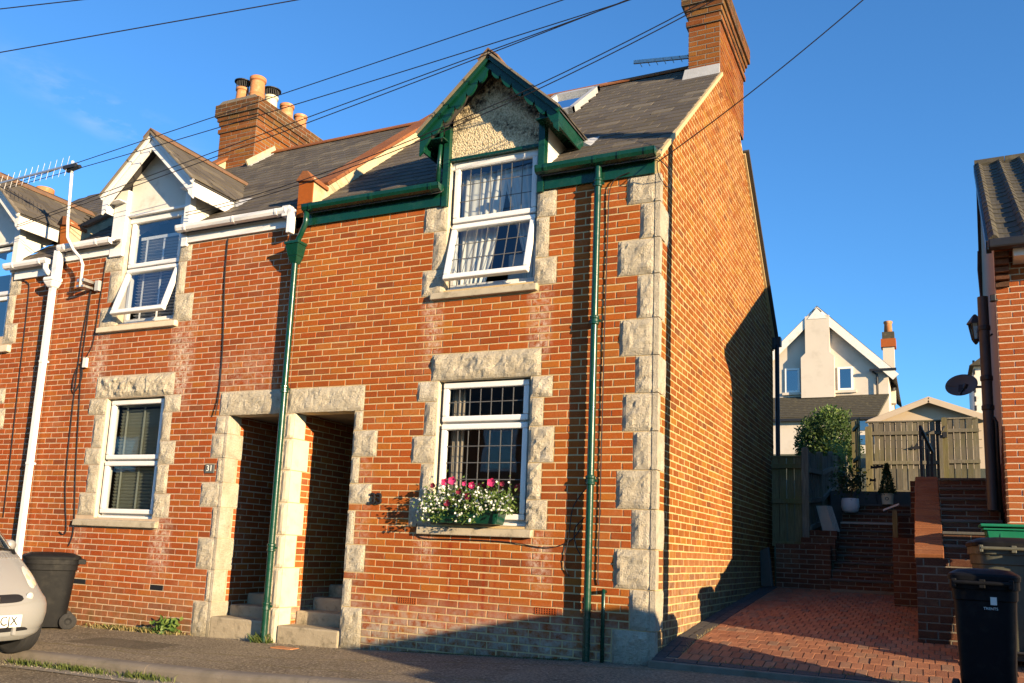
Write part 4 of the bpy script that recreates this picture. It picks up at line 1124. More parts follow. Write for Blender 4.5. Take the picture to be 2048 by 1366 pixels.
# house number 33
def text(s, loc, size, m, parent, ext=0.006, rot=(PI / 2, 0, 0), name='numeral', bevel=0.0, world=True):
    cu = bpy.data.curves.new(name, 'FONT'); cu.body = s; cu.size = size; cu.extrude = ext; cu.bevel_depth = bevel
    cu.align_x = 'CENTER'; cu.align_y = 'CENTER'; cu.resolution_u = 4
    t = bpy.data.objects.new(name, cu); COL.objects.link(t)
    dg = bpy.context.evaluated_depsgraph_get()
    me = bpy.data.meshes.new_from_object(t.evaluated_get(dg)); bpy.data.objects.remove(t)
    me.materials.clear(); me.materials.append(MATS[m])
    o = bpy.data.objects.new(name, me); link(o, parent, world); o.rotation_euler = rot; o.location = loc; return o
text('3', (-3.185, -0.022, 1.44), 0.17, 'ink', H33, 0.008, bevel=0.004); text('3', (-3.105, -0.022, 1.44), 0.17, 'ink', H33, 0.008, bevel=0.004)

# ================================================================== house 31
H31 = thing('terraced_house', 'red brick terraced house numbered 31 with white bargeboards and venetian blinds', 'house', (-6.7, 0, 0))
br31 = []; sl31 = []
C31 = -7.045; VX = (-7.597, -6.533); D31 = (-5.405, -4.59)
holes = [(D31[0], D31[1], -0.6, 2.445), (VX[0], VX[1], 1.14, 2.735), (VX[0], VX[1], 3.765, 5.2)]
wall31 = backing(FRONT, -8.885, -4.492, -0.7, 4.95, holes, 0.2).build('front_wall', 'mortar_31', H31)
ex = []
ex += surround(H31, FRONT, [(-7.836, -6.39, 2.735, 3.02)], amp=0.045)
ex += surround(H31, FRONT, [(-7.93, VX[0], 2.496, 2.735), (-7.80, VX[0], 2.10, 2.484), (-7.90, VX[0], 1.811, 2.10), (-7.80, VX[0], 1.442, 1.811), (-7.91, VX[0], 1.14, 1.429)])
ex += surround(H31, FRONT, [(VX[1], -6.245, 2.509, 2.735), (VX[1], -6.374, 2.125, 2.501), (VX[1], -6.261, 1.82, 2.117), (VX[1], -6.337, 1.458, 1.809), (VX[1], -6.26, 1.14, 1.446)])
ex += surround(H31, FRONT, [(-7.95, VX[0], 4.517, 4.768), (-7.82, VX[0], 4.058, 4.517), (-7.93, VX[0], 3.70, 4.054)])
ex += surround(H31, FRONT, [(VX[1], -6.322, 4.522, 4.768), (VX[1], -6.389, 4.07, 4.519), (VX[1], -6.208, 3.70, 4.055)])
ex += surround(H31, FRONT, [(-5.565, -4.505, 2.448, 2.724)], amp=0.02)
for k, (xl, z0, z1) in enumerate([(-5.60, 2.20, 2.448), (-5.643, 1.917, 2.20), (-5.518, 1.61, 1.906), (-5.743, 1.326, 1.609), (-5.526, 0.953, 1.317), (-5.709, 0.577, 0.948), (-5.517, 0.216, 0.57), (-5.69, -0.27, 0.21)]):
    z0, z1 = snap(z0), snap(z1)
    r = rock(xl, D31[0] - 0.03, z0 + 0.005, z1 - 0.005, 0.10, 0.02, 0.012, FRONT)
    r.box(D31[0] - 0.0305, D31[0] + 0.010, -0.014, 0.28 if k % 2 else 0.18, z0 + 0.005, z1 - 0.005)
    r.build('dressed_stone', 'stone', H31); ex.append((xl - 0.006, D31[0], z0, z1))
for k, (z0, z1) in enumerate(pier_z):
    z0, z1 = snap(z0), snap(z1)
    rock(D31[1], -4.506, z0 + 0.005, z1 - 0.005, 0.15, 0.014, 0.010, FRONT).build('dressed_stone', 'stone', H31)
ex += [(D31[1], -4.4, -0.6, 2.45)]
gr = [(D31[0], D31[1], -0.6, 2.445), (VX[0], VX[1], 1.14, 2.735), (VX[0], VX[1], 3.7, 5.2), (-7.94, -6.40, 1.02, 1.14), (-7.93, -6.43, 3.65, 3.77)]
MB().hexa([(-7.93, -0.062, 1.025), (-6.41, -0.062, 1.025), (-6.41, 0.15, 1.025), (-7.93, 0.15, 1.025), (-7.93, -0.055, 1.105), (-6.41, -0.055, 1.105), (-6.41, 0.15, 1.14), (-7.93, 0.15, 1.14)]).build('sill', 'sill', H31, bev=0.012)
MB().hexa([(-7.92, -0.062, 3.655), (-6.44, -0.062, 3.655), (-6.44, 0.15, 3.655), (-7.92, 0.15, 3.655), (-7.92, -0.055, 3.73), (-6.44, -0.055, 3.73), (-6.44, 0.15, 3.765), (-7.92, 0.15, 3.765)]).build('sill', 'stone_smooth', H31, bev=0.012)
ex.append(air_brick(H31, -6.33, 59, dark=True)); ex.append(air_brick(H31, -7.72, 59, dark=True))
lay(FRONT, ZT, CH, 0, 68, (-8.885, -4.49), ex + gr, 'brick_31', wall31, out=br31, phase=0.07, joint=0.012)
reveal(H31, VX[0], VX[1], 1.14, 2.735); reveal(H31, VX[0], VX[1], 3.765, 5.32, head=False)
porch(H31, D31[0], D31[1], 2.445, 'brick_31', 'mortar_31', br31)
for k, (zt, y0, y1) in enumerate(((0.02, -0.01, 0.36), (0.15, 0.30, 0.66), (0.28, 0.60, 0.96), (0.42, 0.90, 1.25))):
    MB().box(D31[0] + 0.004, D31[1] - 0.004, y0, y1, -0.4, zt).build('doorstep', 'step_stone', H31, bev=0.02)
roof31 = roof_slab(-8.77, -4.61, C31, 0.0, H31)
slate_plane((-8.77, -0.10, roof_z(-0.10) + 0.001), (1, 0, 0), (0, RC, RS * RC), 4.155, (RIDGE_Y + 0.10) / RC - 0.02, in_roof(C31), roof31, sl31)
x = -8.15
while x < -4.7:
    q = min(x + 0.42, -4.62); b = MB(); y = RIDGE_Y; z = roof_z(RIDGE_Y)
    for s in (-1, 1): b.hexa([(x, y, z + 0.05), (q, y, z + 0.05), (q, y + s * 0.13, z - 0.06), (x, y + s * 0.13, z - 0.06), (x, y, z + 0.068), (q, y, z + 0.068), (q, y + s * 0.138, z - 0.045), (x, y + s * 0.138, z - 0.045)])
    b.build('ridge_tile', 'coping_tile', roof31); x = q + 0.006
dormer(H31, C31, dict(trim='upvc', wall='white_render', cheek='white_render', wall_bottom=5.34, post=(0.25, 0.10), scallop=False, ret=0.19), sl31)
party_wall(H31, -4.49)
chimney(H31, -9.0, -8.15, 2.9, 4.62, 6.9, ('front', 'right'), br31,
        [(3.06, -8.72, 0.36, 0.105, True, 'terracotta'), (3.10, -8.40, 0.52, 0.135, False, 'terracotta'), (3.50, -8.42, 0.36, 0.12, True, 'cream_pot'), (3.95, -8.42, 0.42, 0.125, False, 'terracotta'), (4.36, -8.42, 0.40, 0.12, False, 'terracotta')])
b = MB(); b.bar((-8.13, 2.75, roof_z(2.75) + 0.06), (-8.13, RIDGE_Y, roof_z(RIDGE_Y) + 0.06), 0.03, 0.16); b.build('lead_flashing', 'party_render', H31)
b = MB(); b.bar((-8.09, 2.75, roof_z(2.75) + 0.03), (-8.09, RIDGE_Y - 0.1, roof_z(RIDGE_Y - 0.1) + 0.03), 0.07, 0.02); b.build('lead_flashing', 'lead', H31)
pieces(br31, BR, 'brick', None, H31, 300); pieces(sl31, SL, 'slate', None, H31, 300)
for (xa, xb) in ((-8.80, C31 - 0.81), (C31 + 0.66, -4.62)):
    MB().box(xa, xb, -0.035, -0.004, 4.785, 4.955).build('fascia', 'upvc', H31, bev=0.004)
gutter(H31, -8.80, C31 - 0.70, 'upvc', brk=(-8.66, -8.0)); gutter(H31, C31 + 0.56, -4.66, 'upvc', brk=(-6.33, -5.5, -4.80))
MB().box(-4.72, -4.60, -0.16, -0.06, 4.88, 5.02).box(-4.63, -4.555, -0.16, -0.07, 4.66, 4.98).build('gutter_outlet', 'upvc', H31, bev=0.012)
downpipe(H31, -8.88, -0.09, -0.26, 4.42, 'upvc', 0.035, (3.30, 1.85), square=True)
b = MB(); b.hexa([(-8.93, -0.15, 4.38), (-8.83, -0.15, 4.38), (-8.83, -0.03, 4.38), (-8.93, -0.03, 4.38), (-8.99, -0.19, 4.47), (-8.77, -0.19, 4.47), (-8.77, -0.02, 4.47), (-8.99, -0.02, 4.47)]); b.box(-8.99, -8.77, -0.19, -0.02, 4.47, 4.53)
b.build('hopper', 'upvc', H31, bev=0.02); MB().box(-8.88, -8.77, -0.15, -0.05, 4.50, 4.93).build('outlet_pipe', 'upvc', H31, bev=0.01)
MB().box(-8.7, -4.6, 1.9, 1.96, -0.5, 5.6).build('inner_wall', 'interior', H31); MB().box(-8.7, -4.6, 0.80, 1.9, 5.56, 5.6).build('ceiling', 'interior', H31); MB().box(-8.72, -8.70, 0.2, 1.9, -0.5, 5.08).build('inner_wall', 'interior', H31); MB().box(-8.7, -4.62, 0.22, 1.9, 2.9, 3.0).build('inner_floor', 'interior', H31)
MB().box(-8.7, -5.55, 0.22, 1.9, -0.3, 0.4).build('inner_floor', 'interior', H31); MB().box(-4.60, -4.44, 0.2, RB, -0.5, 5.0).build('side_wall', 'mortar_31', H31)
MB().box(-8.9, -4.6, RB - 0.2, RB, -0.6, 4.75).build('rear_wall', 'mortar_31', H31)
window(H31, VX[0] + 0.02, VX[1] - 0.02, 3.80, 5.30, 4.56, 0.10, (0, 0, 0.30), (0, 0, 0.0))
MB().box(VX[0], VX[1], 0.04, 0.09, 5.225, 5.32).build('window_head', 'upvc', H31, bev=0.01)
window(H31, VX[0] + 0.02, VX[1] - 0.02, 1.17, 2.725, 1.90, 0.10, (0, 0, 0.0), (0, 0, 0.0))
blind(VX[0] + 0.08, VX[1] - 0.08, 3.82, 5.02, 0.22, 'blind_white', 'white venetian blind in the tilted open upper window', 0.35)
blind(VX[0] + 0.08, VX[1] - 0.08, 1.20, 2.64, 0.21, 'blind_green', 'pale green venetian blind in the lower window above the wheelie bin', 0.85)
pl = MB().box(-5.70, -5.555, -0.020, -0.004, 1.728, 1.836).build('number_plate', 'plaque_grey', H31, bev=0.003)
text('31', (-5.628, -0.021, 1.783), 0.105, 'plate_white', pl, 0.002)

# ================================================================== house 29 (left edge)
H29 = thing('terraced_house', 'red brick terraced house cut off at the left edge, white dormer trim', 'house', (-11, 0, 0))
br29 = []; sl29 = []
C29 = -10.52; V29 = (-11.07, -9.967)
holes = [(V29[0], V29[1], 1.1, 2.735), (V29[0], V29[1], 3.765, 5.2)]
wall29 = backing(FRONT, -13.3, -8.887, -0.8, 4.85, holes, 0.2).build('front_wall', 'mortar_31', H29)
ex = surround(H29, FRONT, [(V29[1], -9.72, 4.36, 4.62), (V29[1], -9.80, 3.925, 4.36), (V29[1], -9.68, 3.61, 3.92), (V29[1], -9.70, 2.40, 2.66), (V29[1], -9.80, 2.05, 2.40), (V29[1], -9.70, 1.75, 2.05), (V29[1], -9.80, 1.40, 1.75), (V29[1], -9.70, 1.1, 1.40)])
ex += surround(H29, FRONT, [(-11.2, -9.75, 2.735, 3.0)])
gr = [(V29[0], V29[1], 1.1, 2.735), (V29[0], V29[1], 3.55, 5.2), (-11.2, -9.76, 3.5, 3.61)]
MB().box(-11.2, -9.76, -0.06, 0.15, 3.51, 3.61).build('sill', 'stone_smooth', H29, bev=0.01); MB().box(-11.2, -9.76, -0.06, 0.15, 1.0, 1.1).build('sill', 'sill', H29, bev=0.01)
lay(FRONT, ZT - 2 * CH, CH, 0, 66, (-11.6, -8.885), ex + gr, 'brick_31', wall29, out=br29, phase=0.11, joint=0.012)
roof29 = roof_slab(-13.3, -9.02, C29, -0.12, H29)
slate_plane((-13.0, -0.10, roof_z(-0.10) - 0.119), (1, 0, 0), (0, RC, RS * RC), 3.98, (RIDGE_Y + 0.10) / RC - 0.02, in_roof(C29), roof29, sl29)
dormer(H29, C29, dict(trim='white_paint', wall='white_render', cheek='white_render', wall_bottom=5.25, post=(0.10, 0.12), scallop=False, ret=0.19), sl29)
party_wall(H29, -8.90)
p = MB().lathe([(0.14, 0), (0.135, 0.3), (0.15, 0.34), (0.15, 0.40), (0.12, 0.41)], (-11.2, 1.2, 6.35), 18).build('chimney_pot', 'terracotta', H29, smooth=True)
pieces(br29, BR, 'brick', None, H29, 300); pieces(sl29, SL, 'slate', None, H29, 300)
MB().box(C29 + 0.66, -8.99, -0.035, -0.004, 4.615, 4.79).build('fascia', 'upvc', H29, bev=0.004); gutter(H29, C29 + 0.56, -9.02, 'upvc', z=4.83, brk=(-9.75, -9.16))
b = MB().tube([(-9.06, -0.115, 4.76), (-9.05, -0.12, 4.68), (-8.99, -0.12, 4.62), (-8.95, -0.11, 4.60)], 0.04, 10); b.build('gutter_outlet', 'upvc', H29, smooth=True)
window(H29, V29[0] + 0.02, V29[1] - 0.02, 3.66, 5.22, 4.42, 0.10, (0, 0, 0.0), (0, 0, 0.0)); window(H29, V29[0] + 0.02, V29[1] - 0.02, 1.13, 2.725, 1.9, 0.10, (0, 0, 0.0), (0, 0, 0.0))
MB().box(-13.2, -9.1, 1.9, 1.96, -0.5, 5.6).build('inner_wall', 'interior', H29)
MB().box(-13.3, -8.9, RB - 0.2, RB, -0.6, 4.65).build('rear_wall', 'mortar_31', H29)

# ================================================================== modern brick house on the right
RA = math.radians(-2.4)
RO = Vector((3.04, 2.25, 0))
RX = Vector((math.cos(RA), math.sin(RA), 0)); RY = Vector((-math.sin(RA), math.cos(RA), 0))
def rl(x, y, z): return RO + RX * x + RY * y + Vector((0, 0, z))
HR = thing('detached_house', 'modern red brick house with brown tiled roof at the right edge', 'house', (3.04, 2.25, 0.2))
FR = Frame(RO, RA)
simple('render_brown', (0.30, 0.235, 0.175), 0.95, 0.12, 3, 0.3, 80)
brr = []
def rhexa(x0, x1, y0, y1, z0, z1): return MB().hexa([rl(x0, y0, z0), rl(x1, y0, z0), rl(x1, y1, z0), rl(x0, y1, z0), rl(x0, y0, z1), rl(x1, y0, z1), rl(x1, y1, z1), rl(x0, y1, z1)])
rwall = rhexa(0.0, 3.6, 0.012, 0.25, -0.3, 4.42).build('front_wall', 'mortar_modern', HR)
lay(Frame(rl(0, 0.012, 0), RA), 4.40, 0.067, 0, 62, (0.0, 1.6), [], 'brick_modern', rwall, pitch=0.205, joint=0.011, out=brr, phase=0.03)
def r2z(y): return 4.50 + 0.56 * y if y < 5.75 else 4.50 + 0.56 * 5.75 - (y - 5.75) * 0.75
sw = MB(); pts = [(0.014, -0.3), (0.014, 4.42), (5.75, r2z(5.75) - 0.05), (8.2, r2z(8.2) - 0.05), (8.2, -0.3)]
sw.add([rl(0.005, y, z) for y, z in pts] + [rl(0.25, y, z) for y, z in pts], [(0, 1, 2, 3, 4), (9, 8, 7, 6, 5)] + [(i, 5 + i, 5 + (i + 1) % 5, (i + 1) % 5) for i in range(5)])
sw.build('side_wall', 'render_brown', HR)
lay(Frame(rl(0.002, 0, 0), RA - PI / 2), 2.45, 0.067, 0, 34, lambda z0, z1: (-min(3.2, max(0.0, (2.45 - z1) * 4.5 + 0.2)), -0.0), [], 'brick_garden', HR, pitch=0.205, joint=0.011, out=brr)
pieces(brr, BR, 'brick', None, HR, 300)
rs2 = MB(); P0 = [(-0.30, r2z(-0.30)), (5.75, r2z(5.75)), (8.4, r2z(8.4))]
for (a, c) in zip(P0, P0[1:]):
    rs2.hexa([rl(-0.045, a[0], a[1] - 0.06), rl(3.8, a[0], a[1] - 0.06), rl(3.8, c[0], c[1] - 0.06), rl(-0.045, c[0], c[1] - 0.06), rl(-0.045, a[0], a[1]), rl(3.8, a[0], a[1]), rl(3.8, c[0], c[1]), rl(-0.045, c[0], c[1])])
rroof = rs2.build('roof', 'slate_base', HR)
def tile_proto(k):
    bb = MB(); prof = [(-0.5, 0.35), (-0.42, 0.75), (-0.33, 1.0), (-0.24, 0.75), (-0.16, 0.3), (0.0, 0.18), (0.2, 0.18), (0.38, 0.25), (0.5, 0.4)]
    n = len(prof)
    bb.v = [(x, 0, z) for x, z in prof] + [(x, 1, z) for x, z in prof] + [(x, 0, z - 0.5) for x, z in prof]
    for i in range(n - 1):
        bb.f.append((i, i + 1, n + i + 1, n + i)); bb.f.append((2 * n + i, 2 * n + i + 1, i + 1, i)); bb.r += [0.0, 0.0]
    return bb
TP = [tile_proto(k) for k in range(2)]
trec = []
tv = (RY * 1 + Vector((0, 0, 0.56))).normalized(); tn = RX.cross(tv).normalized()
L = math.hypot(6.05, 6.05 * 0.56); r = 0; t = 0.0
while t < L - 0.1:
    for i in range(7):
        base = rl(-0.05 + 0.30 * (i + 0.5), -0.33, r2z(-0.33)) + tv * t + tn * (0.018 + random.uniform(0, 0.006))
        vv = (tv * 0.42 - tn * 0.012).normalized(); nn = RX.cross(vv).normalized()
        M = Matrix(((RX.x, vv.x, nn.x, base.x), (RX.y, vv.y, nn.y, base.y), (RX.z, vv.z, nn.z, base.z), (0, 0, 0, 1))) @ Matrix.Diagonal((0.302, 0.40, 0.075, 1))
        trec.append((M, 0, rroof, px_area([base - RX * 0.15, base + RX * 0.15, base + RX * 0.15 + tv * 0.34, base - RX * 0.15 + tv * 0.34]), 'tile_brown'))
    t += 0.34; r += 1
pieces(trec, TP, 'roof_tile', None, HR, 300)
b = MB()
for i in range(8): b.tube([rl(-0.06 + i * 0.45, 5.75, r2z(5.75) + 0.02), rl(-0.06 + i * 0.45 + 0.44, 5.75, r2z(5.75) + 0.02)], 0.11, 10)
b.build('ridge', 'tile_brown', HR)
MB().bar(rl(-0.05, -0.34, r2z(-0.34) - 0.03), rl(-0.05, 5.75, r2z(5.75) - 0.02), 0.05, 0.13).build('barge', 'black_iron', HR)
rhexa(-0.06, 3.7, -0.46, -0.33, 4.235, 4.335).build('gutter', 'black_iron', HR, bev=0.02)
rhexa(0.17, 3.7, -0.31, 0.0, 4.17, 4.27).build('soffit', 'white_paint', HR)
for k in range(5):
    rhexa(0.0, 0.13, -0.03 - 0.055 * k, 0.02, 3.93 + 0.067 * k, 3.985 + 0.067 * k).build('corbel_brick', 'brick_garden', HR, bev=0.004)
# soil pipe with overflow branch, floodlight at the corner
b = MB().tube([(2.945, 2.75, 3.98), (2.945, 2.75, 1.6)], 0.055, 14); sp = b.build('soil_pipe', 'pipe_brown', HR, smooth=True); sp.modifiers.new('es', 'EDGE_SPLIT').split_angle = 0.8
for z in (3.62, 3.05, 2.72):
    MB().lathe([(0.058, -0.03), (0.064, -0.02), (0.064, 0.02), (0.058, 0.03)], (2.945, 2.75, z), 14).build('collar', 'black_iron', sp)
MB().tube([(2.945, 2.75, 2.58), (3.00, 2.73, 2.60), (3.015, 2.73, 2.55), (3.015, 2.73, 1.6)], 0.022, 8).build('waste_pipe', 'black_iron', HR, smooth=True)
MB().tube([(2.93, 2.75, 3.98), (2.925, 2.9, 4.35), (2.94, 3.0, 4.6)], 0.012, 6).build('cable', 'cable', HR)
lt = thing('wall_lantern', 'black coach lantern beside the brown soil pipe on the rendered wall', 'lantern', (2.86, 2.9, 3.6))
b = MB(); c0 = Vector((2.868, 2.92, 3.66))
b.lathe([(0.012, 0.17), (0.03, 0.15), (0.085, 0.07), (0.088, 0.055), (0.012, 0.06)], c0, 6); b.build('cap', 'black_iron', lt)
b = MB()
for k in range(6):
    a = 2 * PI * k / 6; b.tube([c0 + Vector((0.07 * math.cos(a), 0.07 * math.sin(a), 0.06)), c0 + Vector((0.038 * math.cos(a), 0.038 * math.sin(a), -0.12))], 0.006, 4)
b.lathe([(0.045, -0.12), (0.03, -0.15), (0.01, -0.18)], c0, 6); b.build('cage', 'black_iron', lt)
MB().lathe([(0.064, 0.055), (0.034, -0.115)], c0, 6, cap=False).build('pane', 'glass_far', lt)
MB().tube([c0 + Vector((0, 0, -0.14)), c0 + Vector((0.08, 0.02, -0.13)), c0 + Vector((0.17, 0.04, -0.06))], 0.012, 6).build('bracket', 'black_iron', lt)
fl = MB().box(2.98, 3.035, 2.16, 2.23, 3.77, 3.84).tube([(3.03, 2.24, 3.80), (3.05, 2.26, 3.80)], 0.02, 8).build('security_light', 'black_iron', bev=0.01); tag(fl, 'small black security light on the corner of the modern house', 'light')
# satellite dish
ds = thing('satellite_dish', 'dark grey satellite dish standing out from the rendered wall', 'satellite dish', (2.87, 7.5, 3.87))
dc = Vector((2.86, 7.5, 3.87)); dn = Vector((-0.25, -0.90, 0.36)).normalized(); du = dn.cross(Vector((0, 0, 1))).normalized(); dv = du.cross(dn)
b = MB().grid(lambda s, t: dc + (du * (0.24 * s * math.cos(2 * PI * t)) + dv * (0.20 * s * math.sin(2 * PI * t))) + dn * (0.06 * s * s - 0.06), 6, 28); d = b.build('reflector', 'dish_grey', ds, smooth=True); d.modifiers.new('t', 'SOLIDIFY').thickness = 0.006
MB().tube([dc - dv * 0.17, dc - dv * 0.20 + dn * 0.14 - du * 0.06, dc - dv * 0.20 + dn * 0.24 - du * 0.12], 0.014, 8).build('arm', 'black_iron', ds)
MB().tube([dc - dv * 0.20 + dn * 0.22 - du * 0.11, dc - dv * 0.14 + dn * 0.24 - du * 0.14], 0.035, 10).build('feed_horn', 'black_iron', ds)
MB().bar(dc - dn * 0.06 + dv * 0.03, dc - dn * 0.06 - dv * 0.12, 0.10, 0.05).tube([dc - dn * 0.08, dc + Vector((0.22, 0.12, -0.02)), dc + Vector((0.42, 0.14, -0.02))], 0.02, 8).build('mount', 'black_iron', ds)

# ------------------------------------------------------------------ garden walls and steps between the houses
garden = []
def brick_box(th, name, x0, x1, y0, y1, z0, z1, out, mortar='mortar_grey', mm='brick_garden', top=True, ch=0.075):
    w = MB().box(x0 + 0.008, x1 - 0.008, y0 + 0.008, y1, z0, z1 - 0.006).build(name, mortar, th)
    n = max(1, int(round((z1 - z0) / ch)))
    lay(Frame((0, y0 + 0.008, 0), 0.0), z1, (z1 - z0) / n, 0, n, (x0, x1), [], mm, w, pitch=0.225, out=out, phase=random.uniform(0, 0.1))
    lay(Frame((x1 - 0.008, 0, 0), PI / 2), z1, (z1 - z0) / n, 0, n, (y0, y1), [], mm, w, pitch=0.225, out=out, phase=0.1)
    if top:
        x = x0
        while x < x1 - 0.03:
            q = min(x + 0.215, x1); bb = MB().box(x + 0.004, q - 0.004, y0 + 0.012, min(y1, y0 + 0.11), z1 - 0.006, z1 + 0.0015); bb.build('coping_brick', mm, w); x += 0.225
    return w
gw = thing('garden_wall', 'low red brick retaining wall left of the garden steps', 'wall', (0.6, 5.95, 0.55)); o1 = []
brick_box(gw, 'lower_wall', 0.21, 1.0, 5.85, 6.05, 0.5, 1.22, o1)
brick_box(gw, 'upper_wall', 0.55, 1.05, 6.06, 6.26, 1.0, 1.33, o1); brick_box(gw, 'top_wall', 0.62, 1.06, 6.27, 6.6, 1.2, 1.45, o1)
pieces(o1, BR, 'brick', None, gw, 300)
pw = thing('garden_wall', 'brick pier and wall on the right side of the garden steps', 'wall', (2.03, 4.4, 0.45)); o2 = []
brick_box(pw, 'pier', 1.885, 2.165, 4.36, 4.62, 0.4, 1.32, o2); brick_box(pw, 'wall', 1.95, 2.18, 4.62, 5.1, 0.5, 1.60, o2); brick_box(pw, 'high_wall', 2.10, 2.33, 5.1, 7.0, 0.5, 2.115, o2)
pieces(o2, BR, 'brick', None, pw, 300)
fw = thing('garden_wall', 'brick wall with sloping brick coping behind the wheelie bins', 'wall', (2.6, 1.7, 0.2)); o3 = []
brick_box(fw, 'front_wall', 2.185, 3.03, 1.6, 1.8, 0.12, 1.05, o3)
MB().prism([(1.8, 0.1), (1.8, 1.0), (4.4, 2.02), (4.4, 0.1)], 0, 2.195, 2.43).build('ramp_wall', 'mortar_grey', fw)
y = 1.62
while y < 4.45:
    z = 1.06 + (y - 1.62) * (2.065 - 1.06) / 2.8
    MB().bar((2.31, y, z + 0.0), (2.31, y + 0.062, z + 0.022), 0.262 + random.uniform(-0.006, 0.006), 0.07).build('coping_brick', 'coping_tile', fw, bev=0.006); y += 0.0735
pieces(o3, BR, 'brick', None, fw, 300)
st = thing('brick_steps', 'dark brick steps climbing beside the modern house behind the bins', 'steps', (2.72, 1.9, 1.05)); o4 = []
for k in range(7):
    y0 = 1.95 + 0.35 * k; z1 = 1.20 + 0.144 * k
    w = MB().box(2.445, 3.03, y0 + 0.01, y0 + 0.42, 0.2, z1 - 0.03).build('step', 'mortar_grey', st)
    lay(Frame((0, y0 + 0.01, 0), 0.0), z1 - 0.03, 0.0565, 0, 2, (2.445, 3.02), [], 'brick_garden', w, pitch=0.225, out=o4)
    MB().box(2.44, 3.025, y0 - 0.012, y0 + 0.40, z1 - 0.03, z1).build('tread', 'grey_slab', st, bev=0.006)
MB().box(2.3, 3.2, 4.40, 12.4, 0.2, 2.06).build('landing', 'grey_slab', st)
pieces(o4, BR, 'brick', None, st, 300)
gs = thing('garden_steps', 'dark brick garden steps rising between fence and brick wall', 'steps', (1.45, 5.65, 0.6)); o5 = []
ZS = [0.741, 0.871, 0.989, 1.104, 1.232, 1.383, 1.513, 1.647, 1.815, 1.979]
for k, z1 in enumerate(ZS):
    y0 = 5.65 + 0.28 * k
    w = MB().box(1.0, 1.95 + 0.15 * min(1, k), y0 + 0.01, y0 + 0.33, 0.3, z1 - 0.03).build('step', 'mortar_grey', gs)
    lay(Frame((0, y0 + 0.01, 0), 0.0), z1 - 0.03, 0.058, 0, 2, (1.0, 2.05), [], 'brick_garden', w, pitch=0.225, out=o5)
    MB().box(0.995, 2.05, y0 - 0.012, y0 + 0.31, z1 - 0.03, z1).build('tread', 'grey_slab' if k != 7 else 'concrete', gs, bev=0.006)
MB().box(0.7, 2.3, 8.45, 9.2, 0.3, 1.98).build('landing', 'grey_slab', gs); MB().box(0.7, 2.3, 9.2, 12.6, 0.3, 2.28).build('upper_landing', 'grey_slab', gs)
pieces(o5, BR, 'brick', None, gs, 300)
hr = thing('handrail', 'black metal handrail at the top of the garden steps', 'handrail', (2.1, 8.0, 2.1))
for (x, y) in ((2.24, 7.6), (2.335, 8.4), (2.40, 9.1)): MB().box(x - 0.02, x + 0.02, y - 0.02, y + 0.02, 1.9, 3.22 if y < 8 else 2.95).build('post', 'black_iron', hr)
MB().bar((2.24, 7.58, 3.22), (2.42, 9.15, 2.98), 0.045, 0.045).build('rail', 'black_iron', hr)
# wooden box / ledge beside the pier
lb = thing('wooden_post', 'short pale wooden post with a sloping cap against the brick pier', 'post', (1.93, 4.7, 1.3))
MB().box(1.895, 1.955, 4.42, 4.52, 1.31, 1.68).build('post', 'fence_green', lb, bev=0.004); MB().hexa([(1.79, 4.38, 1.66), (1.98, 4.38, 1.74), (1.98, 4.60, 1.74), (1.79, 4.60, 1.66), (1.79, 4.38, 1.685), (1.98, 4.38, 1.765), (1.98, 4.60, 1.765), (1.79, 4.60, 1.685)]).build('cap', 'lead', lb)

# ------------------------------------------------------------------ fences
def fence_run(th, p0, p1, zb0, zb1, zt0, zt1, m, side, bw=0.105, rails=(0.12, 0.55, 0.90), skip=0.0):
    p0 = Vector(p0); p1 = Vector(p1); d = (p1 - p0); L = d.length; d.normalize(); n = Vector((d.y, -d.x, 0)) * side
    k = int(L / bw)
    for i in range(k):
        s = (i + 0.5) / k; a = p0 + d * (L * i / k); c = p0 + d * (L * (i + 1) / k - 0.009)
        zb = zb0 + (zb1 - zb0) * s; zt = zt0 + (zt1 - zt0) * s + random.uniform(-0.008, 0.008); t = 0.022 if i % 2 else 0.004
        MB().hexa([Vector((a.x, a.y, zb)) + n * t, Vector((c.x, c.y, zb)) + n * (t + 0.006), Vector((c.x, c.y, zb)) + n * (t - 0.014), Vector((a.x, a.y, zb)) + n * (t - 0.012), Vector((a.x, a.y, zt)) + n * t, Vector((c.x, c.y, zt)) + n * (t + 0.006), Vector((c.x, c.y, zt)) + n * (t - 0.014), Vector((a.x, a.y, zt)) + n * (t - 0.012)]).build('board', m, th)
    for r in rails:
        a = Vector((p0.x, p0.y, zb0 + (zt0 - zb0) * r)) + n * 0.04; c = Vector((p1.x, p1.y, zb1 + (zt1 - zb1) * r)) + n * 0.04
        MB().bar(a, c, 0.045, 0.075).build('rail', m, th, bev=0.004)
def post(th, x, y, z0, z1, m, w=0.10): MB().box(x - w / 2, x + w / 2, y - w / 2, y + w / 2, z0, z1 - 0.02).hexa([(x - w / 2, y - w / 2, z1 - 0.0199), (x + w / 2, y - w / 2, z1 - 0.0199), (x + w / 2, y + w / 2, z1 - 0.0199), (x - w / 2, y + w / 2, z1 - 0.0199), (x - w / 4, y - w / 4, z1), (x + w / 4, y - w / 4, z1), (x + w / 4, y + w / 4, z1), (x - w / 4, y + w / 4, z1)]).build('post', m, th)
f1 = thing('fence', 'short wooden fence panel beside the black drainpipe behind the brick gable', 'fence', (0.38, 6.3, 1.2))
fence_run(f1, (0.10, 6.30, 0), (0.56, 6.30, 0), 1.2, 1.2, 2.58, 2.58, 'fence_green', 1, rails=(0.02, 0.5, 0.9)); post(f1, 0.61, 6.28, 1.1, 2.74, 'fence_grey', 0.10)
